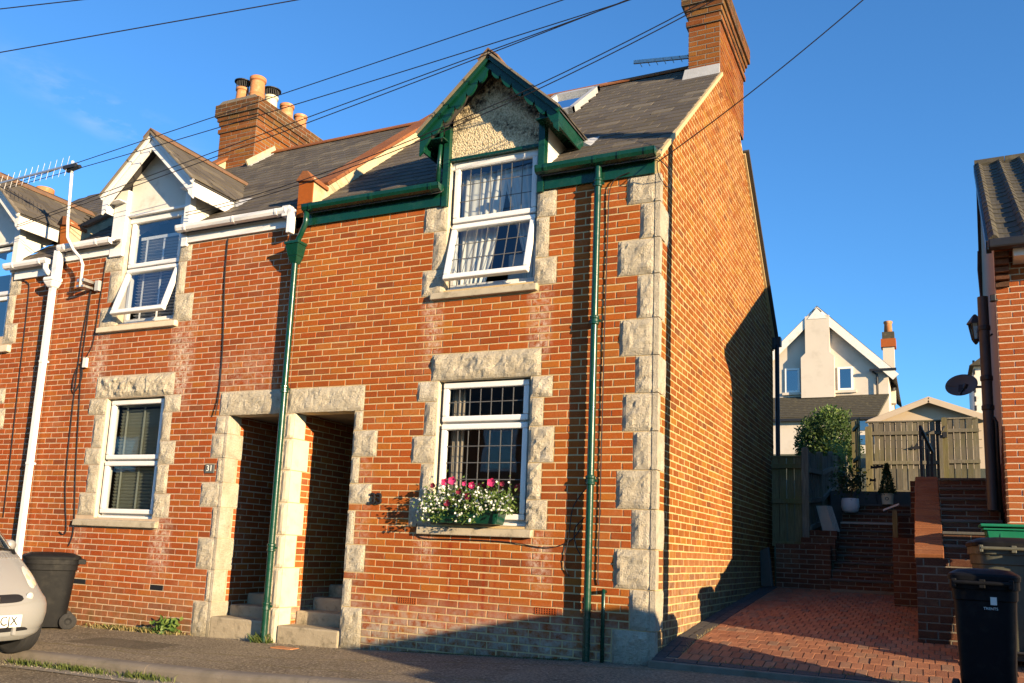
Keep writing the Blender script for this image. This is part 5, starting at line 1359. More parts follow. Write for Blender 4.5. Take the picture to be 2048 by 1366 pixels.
MB().box(0.08, 0.57, 6.27, 6.33, 2.58, 2.61).build('cap_rail', 'fence_green', f1)
f2 = thing('fence', 'dark wooden fence stepping up beside the garden steps', 'fence', (0.62, 8, 1.3))
PY = [(6.28, 1.35, 2.74), (8.0, 1.5, 2.84), (10.0, 1.9, 3.08), (12.1, 2.2, 3.33), (14.3, 2.6, 3.58), (16.6, 3.0, 3.85)]
for (a, c) in zip(PY, PY[1:]):
    fence_run(f2, (0.62, a[0] + 0.06, 0), (0.62, c[0] - 0.06, 0), a[1], c[1], a[2] - 0.06, c[2] - 0.06, 'fence_grey', 1, 0.115, rails=(0.1, 0.42, 0.78)); post(f2, 0.64, c[0], c[1] - 0.3, c[2] + 0.03, 'fence_grey', 0.10)
f3 = thing('fence', 'sunlit wooden close board fence at the top of the garden', 'fence', (2.2, 12.5, 2.4))
fence_run(f3, (1.20, 12.5, 0), (2.62, 12.5, 0), 2.3, 2.3, 4.03, 4.03, 'fence_grey', 1, 0.102, rails=(0.13, 0.49, 0.86)); fence_run(f3, (2.74, 12.5, 0), (3.32, 12.5, 0), 2.3, 2.3, 4.07, 4.07, 'fence_grey', 1, 0.102, rails=(0.13, 0.49, 0.86))
post(f3, 1.20, 12.44, 2.3, 3.94, 'fence_green', 0.13); post(f3, 2.68, 12.43, 2.3, 4.1, 'fence_green', 0.11); post(f3, 2.60, 12.36, 2.3, 3.72, 'fence_grey', 0.07)
MB().box(1.14, 2.62, 12.46, 12.54, 4.03, 4.06).build('cap_rail', 'fence_grey', f3); MB().box(2.74, 3.3, 12.46, 12.54, 4.07, 4.10).build('cap_rail', 'fence_grey', f3)
b = MB(); MB().box(2.64, 2.72, 12.30, 12.36, 3.66, 3.78).tube([(2.68, 12.35, 3.90), (2.66, 12.30, 3.86), (2.64, 12.30, 3.80)], 0.02, 6).build('latch', 'black_iron', f3)
f4 = thing('gate', 'dark wooden gate standing open beside the sunlit fence', 'gate', (1.0, 12.0, 2.3))
fence_run(f4, (0.95, 12.2, 0), (1.08, 11.5, 0), 2.3, 2.3, 4.0, 4.0, 'fence_green', 1, 0.12, rails=(0.1, 0.5, 0.9)); post(f4, 0.93, 12.3, 2.2, 4.05, 'fence_green', 0.12)
# bird ornament on the fence
bo = MB().prism([(1.98, 3.46), (2.10, 3.50), (2.14, 3.58), (2.17, 3.50), (2.30, 3.50), (2.20, 3.44), (2.10, 3.43)], 1, 12.44, 12.452).build('bird_ornament', 'black_iron'); tag(bo, 'flat dark bird ornament fixed to the sunlit fence', 'ornament')
# leaning slabs and stone
ls = MB().hexa([(0.03, 5.62, 0.58), (0.20, 5.55, 0.58), (0.22, 5.62, 0.58), (0.05, 5.69, 0.58), (0.005, 5.70, 1.10), (0.13, 5.64, 1.16), (0.15, 5.70, 1.16), (0.03, 5.77, 1.10)]).build('stone_slab', 'grey_slab', bev=0.008); tag(ls, 'grey stone slab leaning against the brick gable wall', 'slab')
for k in range(4):
    y = 6.75 + 0.055 * k
    o = MB().hexa([(0.80 + 0.02 * k, y, 1.46), (0.98 + 0.02 * k, y - 0.06, 1.46), (0.99 + 0.02 * k, y - 0.02, 1.46), (0.81 + 0.02 * k, y + 0.04, 1.46), (0.70 + 0.02 * k, y + 0.05, 1.86), (0.86 + 0.02 * k, y, 1.86), (0.87 + 0.02 * k, y + 0.03, 1.86), (0.71 + 0.02 * k, y + 0.08, 1.86)]).build('paving_slab', 'concrete', bev=0.004)
    tag(o, 'pale concrete slab in the row leaning against the dark fence', 'slab', 'slabs leaning against the fence')

# ------------------------------------------------------------------ houses and shed on the hill
HW = thing('white_house', 'cream rendered house with a steep gable and two windows on the hill', 'house', (-2, 34, 6))
WZ = 6.0
MB().prism([(-4.97, WZ), (0.90, WZ), (0.90, 9.55), (-2.03, 12.50), (-4.97, 9.55)], 1, 34.0, 43.0).build('wall', 'far_render', HW)
for s in (-1, 1):
    a = Vector((-2.03, 33.72, 12.62)); e = Vector((-2.03 + s * 3.25, 33.72, 9.35))
    b = MB(); p = [a, e, e + Vector((0, 9.5, 0)), a + Vector((0, 9.5, 0))]; up = Vector((0, 0, 0.14))
    b.hexa(p + [q + up for q in p]); rf = b.build('roof', 'slate_base', HW)
    MB().bar(a + Vector((-s * 0.10, -0.02, -0.05)), e + Vector((0, -0.02, -0.13)), 0.06, 0.34, (0, 0, 1)).build('barge_board', 'white_paint', HW)
MB().box(-2.56, -1.50, 33.62, 34.0, 10.5, 12.25).hexa([(-2.76, 33.62, 8.4), (-1.32, 33.62, 8.4), (-1.32, 34, 8.4), (-2.76, 34, 8.4), (-2.76, 33.62, 10.3), (-1.32, 33.62, 10.3), (-1.32, 34, 10.3), (-2.76, 34, 10.3)]).hexa([(-2.76, 33.62, 10.3), (-1.32, 33.62, 10.3), (-1.32, 34, 10.3), (-2.76, 34, 10.3), (-2.56, 33.62, 10.5), (-1.50, 33.62, 10.5), (-1.50, 34, 10.5), (-2.56, 34, 10.5)]).build('chimney_breast', 'far_render', HW)
MB().prism([(-2.45, 12.10), (-1.61, 12.10), (-2.03, 12.62)], 1, 33.60, 33.74).build('apex_board', 'white_paint', HW)
for (x0, x1, z0, z1) in ((-3.52, -2.86, 8.73, 9.88), (-1.21, -0.55, 8.75, 9.83)):
    w = bpy.data.objects.new('window', None); link(w, HW)
    b = MB(); ring(b, x0, x1, z0, z1, 33.93, 34.02, 0.09); b.build('frame', 'upvc', w); MB().box(x0 + 0.08, x1 - 0.08, 33.975, 33.985, z0 + 0.08, z1 - 0.08).build('pane', 'glass_far', w)
    MB().box(x0 + 0.05, x1 - 0.05, 34.0005, 34.002, z0 + 0.05, z1 - 0.05).build('blind', 'lead', w)
    MB().box(x0 - 0.12, x1 + 0.12, 33.88, 34.0, z0 - 0.12, z0 - 0.005).build('sill', 'far_render', w)
MB().hexa([(-5.0, 31.0, 7.0), (0.55, 31.0, 7.0), (0.92, 33.99, 8.42), (-5.0, 33.99, 8.42), (-5.0, 31.0, 7.1), (0.55, 31.0, 7.1), (0.92, 33.99, 8.52), (-5.0, 33.99, 8.52)]).build('lean_to_roof', 'tile_brown', HW)
for k in range(12):
    t = k / 12.0; MB().box(-5.0, 0.56 + 0.36 * t, 31.0 + 3.0 * t - 0.02, 31.0 + 3.0 * t + 0.25, 7.10 + 1.42 * t, 7.125 + 1.42 * t).build('tile_course', 'tile_brown', HW)
MB().box(-5.0, 0.45, 31.2, 33.98, 5.0, 7.0).build('lean_to_wall', 'far_render', HW)
MB().box(-5.0, 0.56, 30.90, 31.02, 6.93, 7.03).build('gutter', 'black_iron', HW)
for (zz) in (5.9, 6.5): MB().box(-0.15, 0.40, 31.15, 31.21, zz, zz + 0.4).build('porch_window', 'glass_far', HW)
MB().tube([(0.25, 33.90, 9.55), (0.45, 33.88, 9.40), (0.45, 33.88, 8.5)], 0.05, 8).box(0.15, 1.25, 33.62, 33.76, 9.52, 9.62).build('downpipe', 'black_iron', HW)
ck = bpy.data.objects.new('chimney', None); link(ck, HW)
MB().box(0.60, 1.10, 37.0, 37.6, 8.6, 11.35).build('stack', 'far_render', ck); MB().box(0.52, 1.18, 36.92, 37.68, 11.35, 11.75).build('brick_band', 'brick_modern', ck); MB().box(0.58, 1.12, 36.98, 37.62, 11.75, 12.1).build('brick_cap', 'tile_brown', ck)
MB().lathe([(0.19, 0), (0.17, 0.45), (0.20, 0.5), (0.20, 0.58)], (0.85, 37.3, 12.1), 12).build('chimney_pot', 'terracotta', ck, smooth=True)
MB().tube([(1.02, 36.95, 9.2), (1.02, 36.95, 10.1)], 0.10, 8).build('flue', 'black_iron', ck)
SH = thing('outbuilding', 'beige outbuilding with a low pitched gable behind the top fence', 'outbuilding', (2.4, 22, 4))
MB().prism([(1.0, 3.5), (3.9, 3.5), (3.9, 5.50), (2.43, 6.05), (1.0, 5.50)], 1, 22.0, 26.0).build('wall', 'beige_board', SH)
for s in (-1, 1):
    a = Vector((2.43, 21.7, 6.14)); e = Vector((2.43 + s * 1.75, 21.7, 5.44)); p = [a, e, e + Vector((0, 4.6, 0)), a + Vector((0, 4.6, 0))]
    MB().hexa(p + [q + Vector((0, 0, 0.05)) for q in p]).build('roof', 'beige_board', SH); MB().bar(a + Vector((0, 0, -0.06)), e + Vector((0, 0, -0.06)), 0.04, 0.16, (0, 0, 1)).build('barge_board', 'beige_board', SH)
for k in range(4): MB().box(1.05, 3.85, 21.985, 22.0, 4.6 + 0.26 * k, 4.61 + 0.26 * k).build('board_joint', 'grey_slab', SH)
FH = thing('distant_house', 'distant dark gabled house seen between satellite dish and soil pipe', 'house', (4.5, 40, 6))
MB().box(4.55, 9.0, 40, 46, 6, 10.9).build('wall', 'white_render', FH); MB().prism([(4.35, 10.8), (9.3, 10.8), (6.8, 12.6)], 1, 39.6, 46.4).build('roof', 'tile_brown', FH)
for k in range(6): MB().box(4.50, 4.60, 39.9, 40.0, 8.6 + k * 0.45, 8.85 + k * 0.45).build('louvre', 'black_iron', FH)

# ------------------------------------------------------------------ terrace across the street (mirrored in the ground floor windows)
TR = thing('house_row', 'row of brick houses across the street, seen only as window reflections', 'house row', (-14, -15, -0.4))
for k in range(6):
    x0 = -34 + 5.2 * k; x1 = x0 + 5.19
    MB().prism([(-15.0, -0.8), (-15.0, 5.0), (-18.5, 7.9), (-22.0, 5.0), (-22.0, -0.8)], 0, x0, x1).build('wall', 'brick_31', TR)
    MB().hexa([(x0, -14.8, 4.86), (x1, -14.8, 4.86), (x1, -18.5, 7.93), (x0, -18.5, 7.93), (x0, -14.8, 4.96), (x1, -14.8, 4.96), (x1, -18.5, 8.03), (x0, -18.5, 8.03)]).build('roof', 'slate', TR)
    for (wx, z0, z1) in ((1.2, 0.6, 2.1), (1.2, 3.2, 4.5), (3.6, 3.2, 4.5)):
        w = MB().box(x0 + wx, x0 + wx + 1.1, -15.0, -14.94, z0, z1).build('window', 'upvc', TR); MB().box(x0 + wx + 0.1, x0 + wx + 1.0, -14.94, -14.93, z0 + 0.1, z1 - 0.1).build('pane', 'glass_far', w)
    MB().box(x0 + 3.7, x0 + 4.6, -15.0, -14.95, -0.5, 1.7).build('door', 'door_dark', TR)

# ------------------------------------------------------------------ wheelie bins and recycling box
def wheelie(name, label, loc, rz, body_m, lid_m, w=0.48, d=0.55, h=0.93, lid_rz=0.0):
    t = thing(name, label, 'bin', loc, 'wheelie bins', rz)
    def ringp(hw, hd, z, n=32, e=5.0):
        o = []
        for k in range(n):
            a = 2 * PI * k / n; c, s = math.cos(a), math.sin(a); o.append((hw * abs(c) ** (2 / e) * (1 if c >= 0 else -1), hd * abs(s) ** (2 / e) * (1 if s >= 0 else -1), z))
        return o
    lv = [(0.03, 0.385, 0.40), (0.10, 0.40, 0.42), (h * 0.5, 0.435, 0.475), (h * 0.84, 0.465, 0.52), (h * 0.85, 0.485, 0.545), (h * 0.93, 0.49, 0.55), (h * 0.935, 0.52, 0.58), (h, 0.52, 0.58)]
    b = MB(); n = 32
    for (z, a, c) in lv: b.v += ringp(a / 0.52 * w / 2 * 1.04, c / 0.58 * d / 2 * 1.04 + 0.0, z)
    for i in range(len(lv) - 1):
        for k in range(n): b.f.append((i * n + k, i * n + (k + 1) % n, (i + 1) * n + (k + 1) % n, (i + 1) * n + k)); b.r.append(0.0)
    b.f.append(tuple(range(n - 1, -1, -1))); b.r.append(0.0)
    o = b.build('body', body_m, t, world=False, smooth=True); o.modifiers.new('es', 'EDGE_SPLIT').split_angle = 0.5
    b = MB(); hh = h + 0.003
    for (z, k) in ((hh, 1.07), (hh + 0.03, 1.08), (hh + 0.045, 1.04), (hh + 0.075, 0.80), (hh + 0.085, 0.4)): b.v += ringp(w / 2 * k, d / 2 * k, z, n, 6)
    for i in range(4):
        for k in range(n): b.f.append((i * n + k, i * n + (k + 1) % n, (i + 1) * n + (k + 1) % n, (i + 1) * n + k)); b.r.append(0.0)
    b.f.append(tuple(4 * n + k for k in range(n))); b.r.append(0.0); b.f.append(tuple(range(n - 1, -1, -1))); b.r.append(0.0)
    o = b.build('lid', lid_m, t, world=False, smooth=True); o.modifiers.new('es', 'EDGE_SPLIT').split_angle = 0.5
    MB().tube([(-w / 2 + 0.03, -d / 2 - 0.06, h - 0.015), (w / 2 - 0.03, -d / 2 - 0.06, h - 0.015)], 0.016, 10).box(-w / 2 + 0.02, -w / 2 + 0.05, -d / 2 - 0.07, -d / 2 + 0.02, h - 0.05, h + 0.012).box(w / 2 - 0.05, w / 2 - 0.02, -d / 2 - 0.07, -d / 2 + 0.02, h - 0.05, h + 0.012).box(-0.02, 0.02, -d / 2 - 0.07, -d / 2 + 0.02, h - 0.05, h + 0.012).build('handle', body_m, t, world=False, bev=0.006)
    for s in (-1, 1):
        wh = MB().lathe([(0.05, -0.022), (0.085, -0.024), (0.10, -0.016), (0.10, 0.016), (0.085, 0.024), (0.05, 0.022)], (s * (w / 2 - 0.015), -d / 2 + 0.06, 0.10), 24, 0).build('wheel', 'rubber', t, world=False, smooth=True); wh.modifiers.new('es', 'EDGE_SPLIT').split_angle = 0.6
        MB().lathe([(0.0, 0.02 * s), (0.045, 0.024 * s), (0.05, 0.0)], (s * (w / 2 - 0.015), -d / 2 + 0.06, 0.10), 14, 0).build('hub', 'black_plastic', t, world=False)
    MB().tube([(-w / 2 + 0.02, -d / 2 + 0.06, 0.10), (w / 2 - 0.02, -d / 2 + 0.06, 0.10)], 0.012, 8).build('axle', 'black_iron', t, world=False)
    return t
B1 = wheelie('wheelie_bin', 'black wheelie bin with a white sticker standing at the driveway front', (2.675, -0.62, pave_z(2.68, -0.62) + 0.0), math.radians(-6), 'black_plastic', 'black_plastic', 0.43, 0.48, 0.90)
MB().box(0.045, 0.085, -0.2485, -0.2445, 0.735, 0.79).build('sticker', 'plate_white', B1, world=False)
text('TRENTS', (0.045, -0.2425, 0.708), 0.026, 'plate_white', B1, 0.0006, name='lettering', world=False)
B2 = wheelie('wheelie_bin', 'weathered olive grey wheelie bin behind the stickered black bin', (2.93, 0.95, drive_z(0.95)), math.radians(4), 'grey_plastic', 'black_plastic', 0.56, 0.70, 0.98)
shade_bin = wheelie('wheelie_bin', 'black wheelie bin out of frame, added to shade the brick garden wall', (3.66, 0.72, drive_z(0.72)), math.radians(2), 'black_plastic', 'black_plastic', 0.56, 0.70, 1.02)  # unseen bin, added to cast shade on the wall behind the bins
B3 = wheelie('wheelie_bin', 'black wheelie bin against the wall of house 31 beside the silver car', (-7.66, -0.50, pave_z(-7.66, -0.5)), math.radians(146), 'black_plastic', 'black_plastic', 0.52, 0.62, 0.85)
MB().box(0.05, 0.12, -0.328, -0.322, 0.70, 0.71).build('sticker', 'plate_white', B3, world=False)
gb = thing('recycling_box', 'green plastic recycling box with lid on the brick wall', 'box', (3.0, 1.85, 1.1), None)
MB().hexa([(2.86, 1.70, 1.085), (3.32, 1.70, 1.085), (3.32, 2.0, 1.085), (2.86, 2.0, 1.085), (2.815, 1.67, 1.345), (3.38, 1.67, 1.345), (3.38, 2.05, 1.345), (2.815, 2.05, 1.345)]).build('tub', 'green_plastic', gb, bev=0.012)
MB().box(2.79, 3.40, 1.65, 2.07, 1.345, 1.362).build('rim', 'green_plastic', gb, bev=0.005); MB().box(2.765, 3.42, 1.63, 2.09, 1.375, 1.405).build('lid', 'green_plastic', gb, bev=0.01)
MB().box(2.935, 2.95, 1.672, 1.69, 1.11, 1.34).build('rib', 'green_plastic', gb)

# ------------------------------------------------------------------ silver car at the left, parked car out of frame on the right
def silver_car(loc):
    t = thing('city_car', 'silver city car parked on the kerb, front bumper and headlight showing', 'car', loc)
    prof = [(0.17, -0.10, 0.62), (0.22, -0.035, 0.69), (0.32, 0.0, 0.735), (0.42, 0.01, 0.75), (0.50, -0.005, 0.755), (0.56, -0.035, 0.755), (0.60, -0.075, 0.745), (0.66, -0.125, 0.735), (0.74, -0.20, 0.725), (0.83, -0.31, 0.715), (0.91, -0.42, 0.705), (0.97, -0.52, 0.695), (1.00, -0.57, 0.69), (1.12, -0.70, 0.665), (1.25, -0.84, 0.635), (1.38, -0.99, 0.60), (1.46, -1.12, 0.57), (1.50, -1.25, 0.53), (1.525, -1.42, 0.45)]
    NS = 96
    def e_at(z): return lerp_tab(z, [(0.2, 4.6), (0.52, 4.8), (0.64, 4.5), (0.9, 4.6), (1.5, 4.2)])
    def ringc(z, xf, hw):
        o = []; xr = -2.48 + max(0, z - 0.9) * 0.45; cx = (xf + xr) / 2; hl = (xf - xr) / 2; e = e_at(z)
        for k in range(NS):
            a = 2 * PI * k / NS; c, s = math.cos(a), math.sin(a)
            o.append((cx + hl * abs(c) ** (2 / e) * (1 if c >= 0 else -1), hw * abs(s) ** (2 / e) * (1 if s >= 0 else -1), z))
        return o
    rings = [ringc(*p) for p in prof]
    def shell(i0, i1, keep, k=1.0):
        b = MB(); idx = {}
        for i in range(i0, i1):
            for j in range(NS):
                j2 = (j + 1) % NS; q = [rings[i][j], rings[i][j2], rings[i + 1][j2], rings[i + 1][j]]
                c = [sum(p[d] for p in q) / 4 for d in range(3)]
                if not keep(c): continue
                f = []
                for (ii, jj) in ((i, j), (i, j2), (i + 1, j2), (i + 1, j)):
                    if (ii, jj) not in idx: idx[ii, jj] = len(b.v); p = rings[ii][jj]; b.v.append(p)
                    f.append(idx[ii, jj])
                b.f.append(tuple(f)); b.r.append(0.0)
        return b
    arch = lambda c: not any((c[0] - ax) ** 2 + (c[2] - 0.27) ** 2 < 0.335 ** 2 and abs(c[1]) > 0.55 and (ax != -0.46 or c[0] < -0.2) for ax in (-0.46, -2.1))
    body = shell(0, 12, lambda c: arch(c)); body.build('body', 'car_silver', t, world=False, smooth=True)
    glassf = lambda c: True
    b = shell(12, 16, lambda c: abs(c[1]) < 0.565 or c[0] < -1.05 and c[0] > -2.3); b.build('window', 'car_glass', t, world=False, smooth=True)
    b = shell(12, 16, lambda c: not (abs(c[1]) < 0.565 or c[0] < -1.05 and c[0] > -2.3)); b.build('pillar', 'car_silver', t, world=False, smooth=True)
    b = shell(16, 18, lambda c: True); b.f.append(tuple(range(len(b.v))) if False else tuple()) if False else None; b.build('roof', 'car_silver', t, world=False, smooth=True)
    MB().box(-2.2, -1.2, -0.45, 0.45, 1.50, 1.53).build('roof_panel', 'car_silver', t, world=False, bev=0.02)
    MB().box(-2.3, -0.75, -0.60, 0.60, 0.25, 0.70).build('cabin_floor', 'black_plastic', t, world=False)
    for s in (-1, 1): MB().box(-1.75, -1.25, s * 0.36 - 0.2, s * 0.36 + 0.2, 0.7, 1.25).build('seat', 'black_plastic', t, world=False, bev=0.06)
    MB().hexa([(-0.95, -0.6, 0.75), (-0.62, -0.6, 0.75), (-0.62, 0.6, 0.75), (-0.95, 0.6, 0.75), (-0.95, -0.6, 1.02), (-0.66, -0.6, 0.98), (-0.66, 0.6, 0.98), (-0.95, 0.6, 1.02)]).build('dashboard', 'black_plastic', t, world=False, bev=0.03)
    # scuttle grille, wiper, mirror
    b = MB()
    for k in range(26):
        y = -0.52 + k * 0.0416; xx = -0.505 - 0.10 * (abs(y) / 0.6) ** 2.2; b.hexa([(xx, y, 0.955), (xx + 0.075, y, 0.905), (xx + 0.075, y + 0.022, 0.905), (xx, y + 0.022, 0.955), (xx, y, 0.985), (xx + 0.075, y, 0.935), (xx + 0.075, y + 0.022, 0.935), (xx, y + 0.022, 0.985)])
    b.build('scuttle_grille', 'alu', t, world=False)
    MB().tube([(-0.55, 0.48, 1.005), (-0.56, 0.30, 1.03), (-0.60, -0.05, 1.075), (-0.62, -0.3, 1.09)], 0.012, 6).tube([(-0.55, 0.50, 0.97), (-0.55, 0.48, 1.01)], 0.02, 6).build('wiper', 'black_plastic', t, world=False)
    for s in (-1, 1): MB().lathe([(0.01, -0.05), (0.05, -0.035), (0.06, 0.0), (0.05, 0.04), (0.01, 0.05)], (-0.92, s * 0.70, 1.05), 12, 0).build('mirror', 'car_silver', t, world=False, smooth=True)
    # upper air intake: dark slot with a light surround and a round lamp
    def front_x(z, y):
        z0 = [p for p in prof if p[0] <= z][-1]; z1 = [p for p in prof if p[0] > z][0]; k = (z - z0[0]) / (z1[0] - z0[0]); xf = z0[1] + (z1[1] - z0[1]) * k; hw = z0[2] + (z1[2] - z0[2]) * k
        e = e_at(z); cx = (xf - 2.48) / 2; hlx = (xf + 2.48) / 2
        return cx + hlx * max(0.0, 1 - (abs(y) / hw) ** e) ** (1 / e)
    def patch(zc, y0, y1, h, out, bow=0.0, n=20):
        def fn(u, v):
            y = y0 + (y1 - y0) * u; k = math.sqrt(max(0.0, 1 - (2 * u - 1) ** 6)); z = zc + bow * (abs(y) / 0.5) ** 2 + h * (v - 0.5) * (0.35 + 0.65 * k); return (front_x(z, y) + out, y, z)
        return MB().grid(fn, n, 4)
    for s in (-1, 1):
        def hl(u, v, k=1.0, out=0.016):
            a = 2 * PI * v; r = u; w = 1 + 0.13 * math.cos(3 * a + 0.5)
            y = s * (0.50 + 0.085 * k * r * w * math.cos(a)); z = 0.755 + 0.095 * k * r * w * math.sin(a) + 0.25 * (abs(y) - 0.50) * k
            return (front_x(z, y) + out * (1.0 - 0.7 * r ** 3), y, z)
        MB().grid(hl, 6, 26).build('headlight', 'fog_lens', t, world=False, smooth=True)
        for (dy, dz, q) in ((0.03, 0.03, 0.034), (-0.035, 0.0, 0.028), (0.01, -0.05, 0.030)):
            def bowl(u, v): a = 2 * PI * v; y = s * (0.50 + dy + q * u * math.cos(a)); z = 0.755 + dz + q * u * math.sin(a); return (front_x(z, y) + 0.0175 - 0.003 * u, y, z)
            MB().grid(bowl, 3, 16).build('lamp_bowl', 'lamp_amber', t, world=False, smooth=True)
    o = patch(0.565, -0.50, 0.50, 0.125, 0.010, 0.05); o.build('intake_surround', 'car_silver', t, world=False, smooth=True)
    patch(0.565, -0.29, 0.29, 0.075, 0.014, 0.03).build('intake', 'ink', t, world=False, smooth=True)
    for s in (-1, 1): MB().lathe([(0.036, 0.0), (0.036, 0.014), (0.026, 0.022), (0.002, 0.026)], (front_x(0.585, 0.37) + 0.010, s * 0.37, 0.585), 16, 0).build('side_lamp', 'fog_lens', t, world=False, smooth=True)
    MB().lathe([(0.03, 0.0), (0.03, 0.012), (0.022, 0.016), (0.002, 0.016)], (0.0, 0.0, 0.565), 16, 0).build('badge', 'chrome', t, world=False, bev=0.012)
    patch(0.27, -0.36, 0.36, 0.07, 0.008).build('lower_intake', 'ink', t, world=False, smooth=True)
    patch(0.235, -0.66, 0.66, 0.05, 0.012, 0.02).build('bumper_lip', 'car_silver', t, world=False, smooth=True)
    for y in (-0.2, 0.2): MB().box(-0.01, 0.016, y - 0.016, y + 0.016, 0.235, 0.31).build('intake_bar', 'car_silver', t, world=False)
    pl = MB().hexa([(0.006, -0.26, 0.305), (0.020, -0.26, 0.305), (0.020, 0.26, 0.305), (0.006, 0.26, 0.305), (0.012, -0.26, 0.42), (0.026, -0.26, 0.42), (0.026, 0.26, 0.42), (0.012, 0.26, 0.42)]).build('number_plate', 'plate_white', t, world=False, bev=0.004)
    tx = text('CJX', (0.0265, 0.125, 0.3625), 0.118, 'ink', t, 0.0008, (PI / 2 - 0.05, 0, PI / 2), 'plate_lettering', 0.0, False); tx.scale = (0.92, 1.0, 1.0)
    for (ax, s) in ((-0.46, 1), (-0.46, -1), (-2.1, 1), (-2.1, -1)):
        wh = MB().lathe([(0.17, -0.075), (0.24, -0.085), (0.272, -0.07), (0.28, -0.04), (0.28, 0.04), (0.272, 0.07), (0.24, 0.085), (0.17, 0.075)], (ax, s * 0.575, 0.275), 36, 1).build('tyre', 'rubber', t, world=False, smooth=True); wh.modifiers.new('es', 'EDGE_SPLIT').split_angle = 0.5
        for g in (-0.035, 0.0, 0.035): MB().lathe([(0.2805, g - 0.003), (0.2812, g), (0.2805, g + 0.003)], (ax, s * 0.575, 0.275), 36, 1, cap=False).build('tread_groove', 'ink', wh, world=False)
        MB().lathe([(0.002, -0.05), (0.05, -0.06), (0.16, -0.05), (0.175, -0.07), (0.175, 0.07), (0.16, 0.05), (0.05, 0.06), (0.002, 0.05)], (ax, s * 0.575, 0.275), 24, 1).build('rim', 'alu', wh, world=False)
    return t
silver_car((-5.49, -2.68, pave_z(-5.9, -2.2) - 0.02))
pc = thing('parked_car', 'dark blue car parked at the kerb right of the driveway', 'car', (4.6, -3.05, -0.06))
pf = [(2.95, 0.30), (2.90, 0.75), (3.05, 1.02), (3.9, 1.14), (4.55, 1.68), (5.3, 1.80), (5.95, 1.74), (6.35, 1.15), (6.45, 0.85), (6.42, 0.30)]
b = MB()
for (y, k) in ((-3.85, 0.0), (-3.80, 0.04), (-2.30, 0.04), (-2.25, 0.0)): pass
def carbody(z_lo, z_hi):
    bb = MB(); rows = [(-3.85, 0.93), (-3.74, 1.0), (-2.36, 1.0), (-2.25, 0.93)]; n = len(pf)
    for (y, k) in rows:
        for (x, z) in pf: zz = z if z < 1.0 else z * (1.0 if k == 1 else 0.94); bb.v.append((4.7 + (x - 4.7) * k, y + (0.12 * (1 if y < -3 else -1) if z > 1.3 else 0), zz - 0.08))
    for r in range(3):
        for i in range(n - 1): bb.f.append((r * n + i, r * n + i + 1, (r + 1) * n + i + 1, (r + 1) * n + i)); bb.r.append(0.0)
    bb.f.append(tuple(range(n - 1, -1, -1))); bb.f.append(tuple(3 * n + i for i in range(n))); bb.r += [0.0, 0.0]
    return bb
carbody(0, 2).build('body', 'car_blue', pc, bev=0.05, seg=3)
for y in (-3.76, -2.34):
    MB().prism([(4.05, 1.08), (4.58, 1.42), (5.85, 1.46), (6.15, 1.08)], 1, y - 0.09, y - 0.07).build('window', 'car_glass', pc)
for x in (3.6, 5.85):
    for y in (-3.72, -2.38): MB().lathe([(0.20, -0.09), (0.30, -0.10), (0.32, -0.06), (0.32, 0.06), (0.30, 0.10), (0.20, 0.09)], (x, y, 0.24), 24, 1).build('wheel', 'rubber', pc, smooth=True)

# ------------------------------------------------------------------ telegraph pole and overhead wires
PT = Vector((3.40, -1.12, 6.66))
tp = thing('telegraph_pole', 'wooden telegraph pole at the kerb right of the driveway', 'pole', (PT.x, PT.y, 0))
MB().tube([(PT.x, PT.y, -0.1), (PT.x, PT.y, 7.0)], [0.10, 0.08], 14).build('pole', 'pole_wood', tp, smooth=True)
MB().lathe([(0.075, 0), (0.12, 0.03), (0.12, 0.06), (0.075, 0.09)], (PT.x, PT.y, PT.z - 0.05), 12).build('wire_ring', 'alu', tp)
def wire(a, c, sag, label, r=0.0065, name='overhead_wire'):
    a = Vector(a); c = Vector(c); n = 28
    o = MB().tube([a.lerp(c, i / n) - Vector((0, 0, sag * 4 * (i / n) * (1 - i / n))) for i in range(n + 1)], r, 6).build(name, 'cable'); tag(o, label, 'wire', 'overhead telephone wires')
def beyond(p, k, z=6.4): q = Vector((PT.x, PT.y, z)); return q + (Vector(p) - q) * k
wire((PT.x, PT.y, 6.49), beyond((-8.649, -0.25, 6.147), 1.35, 6.49), 0.00, 'upper overhead wire passing above the television aerial', 0.0052)
wire((PT.x, PT.y, 6.27), beyond((-8.66, -0.25, 6.15), 1.35, 6.27), 0.12, 'lower overhead wire meeting the television aerial mast', 0.0052)
wire((PT.x, PT.y, 6.40), (-9.60, -0.27, 5.36), -0.02, 'overhead wire ending at the white bargeboard on the left', 0.0052)
wire((PT.x, PT.y, 6.55), (-9.62, -0.27, 5.33), 0.10, 'second overhead wire ending at the white bargeboard on the left', 0.0052)
wire((PT.x, PT.y, 6.82), (-6.38, -0.12, 5.17), 0.46, 'overhead wire ending at the dormer of house 31', 0.0052)
wire((PT.x, PT.y, 6.80), (-6.37, -0.12, 5.13), 0.48, 'twin overhead wire ending low at the dormer of house 31', 0.0052)
wire((PT.x, PT.y, 6.61), (0.03, -0.20, 4.79), 0.12, 'overhead wire running down to the gutter end of house 33', 0.0052)
wire((PT.x, PT.y, 6.22), beyond((-5.922, -3.5, 5.391), 1.7, 6.22), 0.00, 'high overhead wire crossing the upper left sky', 0.005)
wire((PT.x, PT.y, 6.01), beyond((-6.039, -3.5, 5.907), 1.7, 6.01), 0.00, 'topmost overhead wire clipping the upper left corner', 0.005)

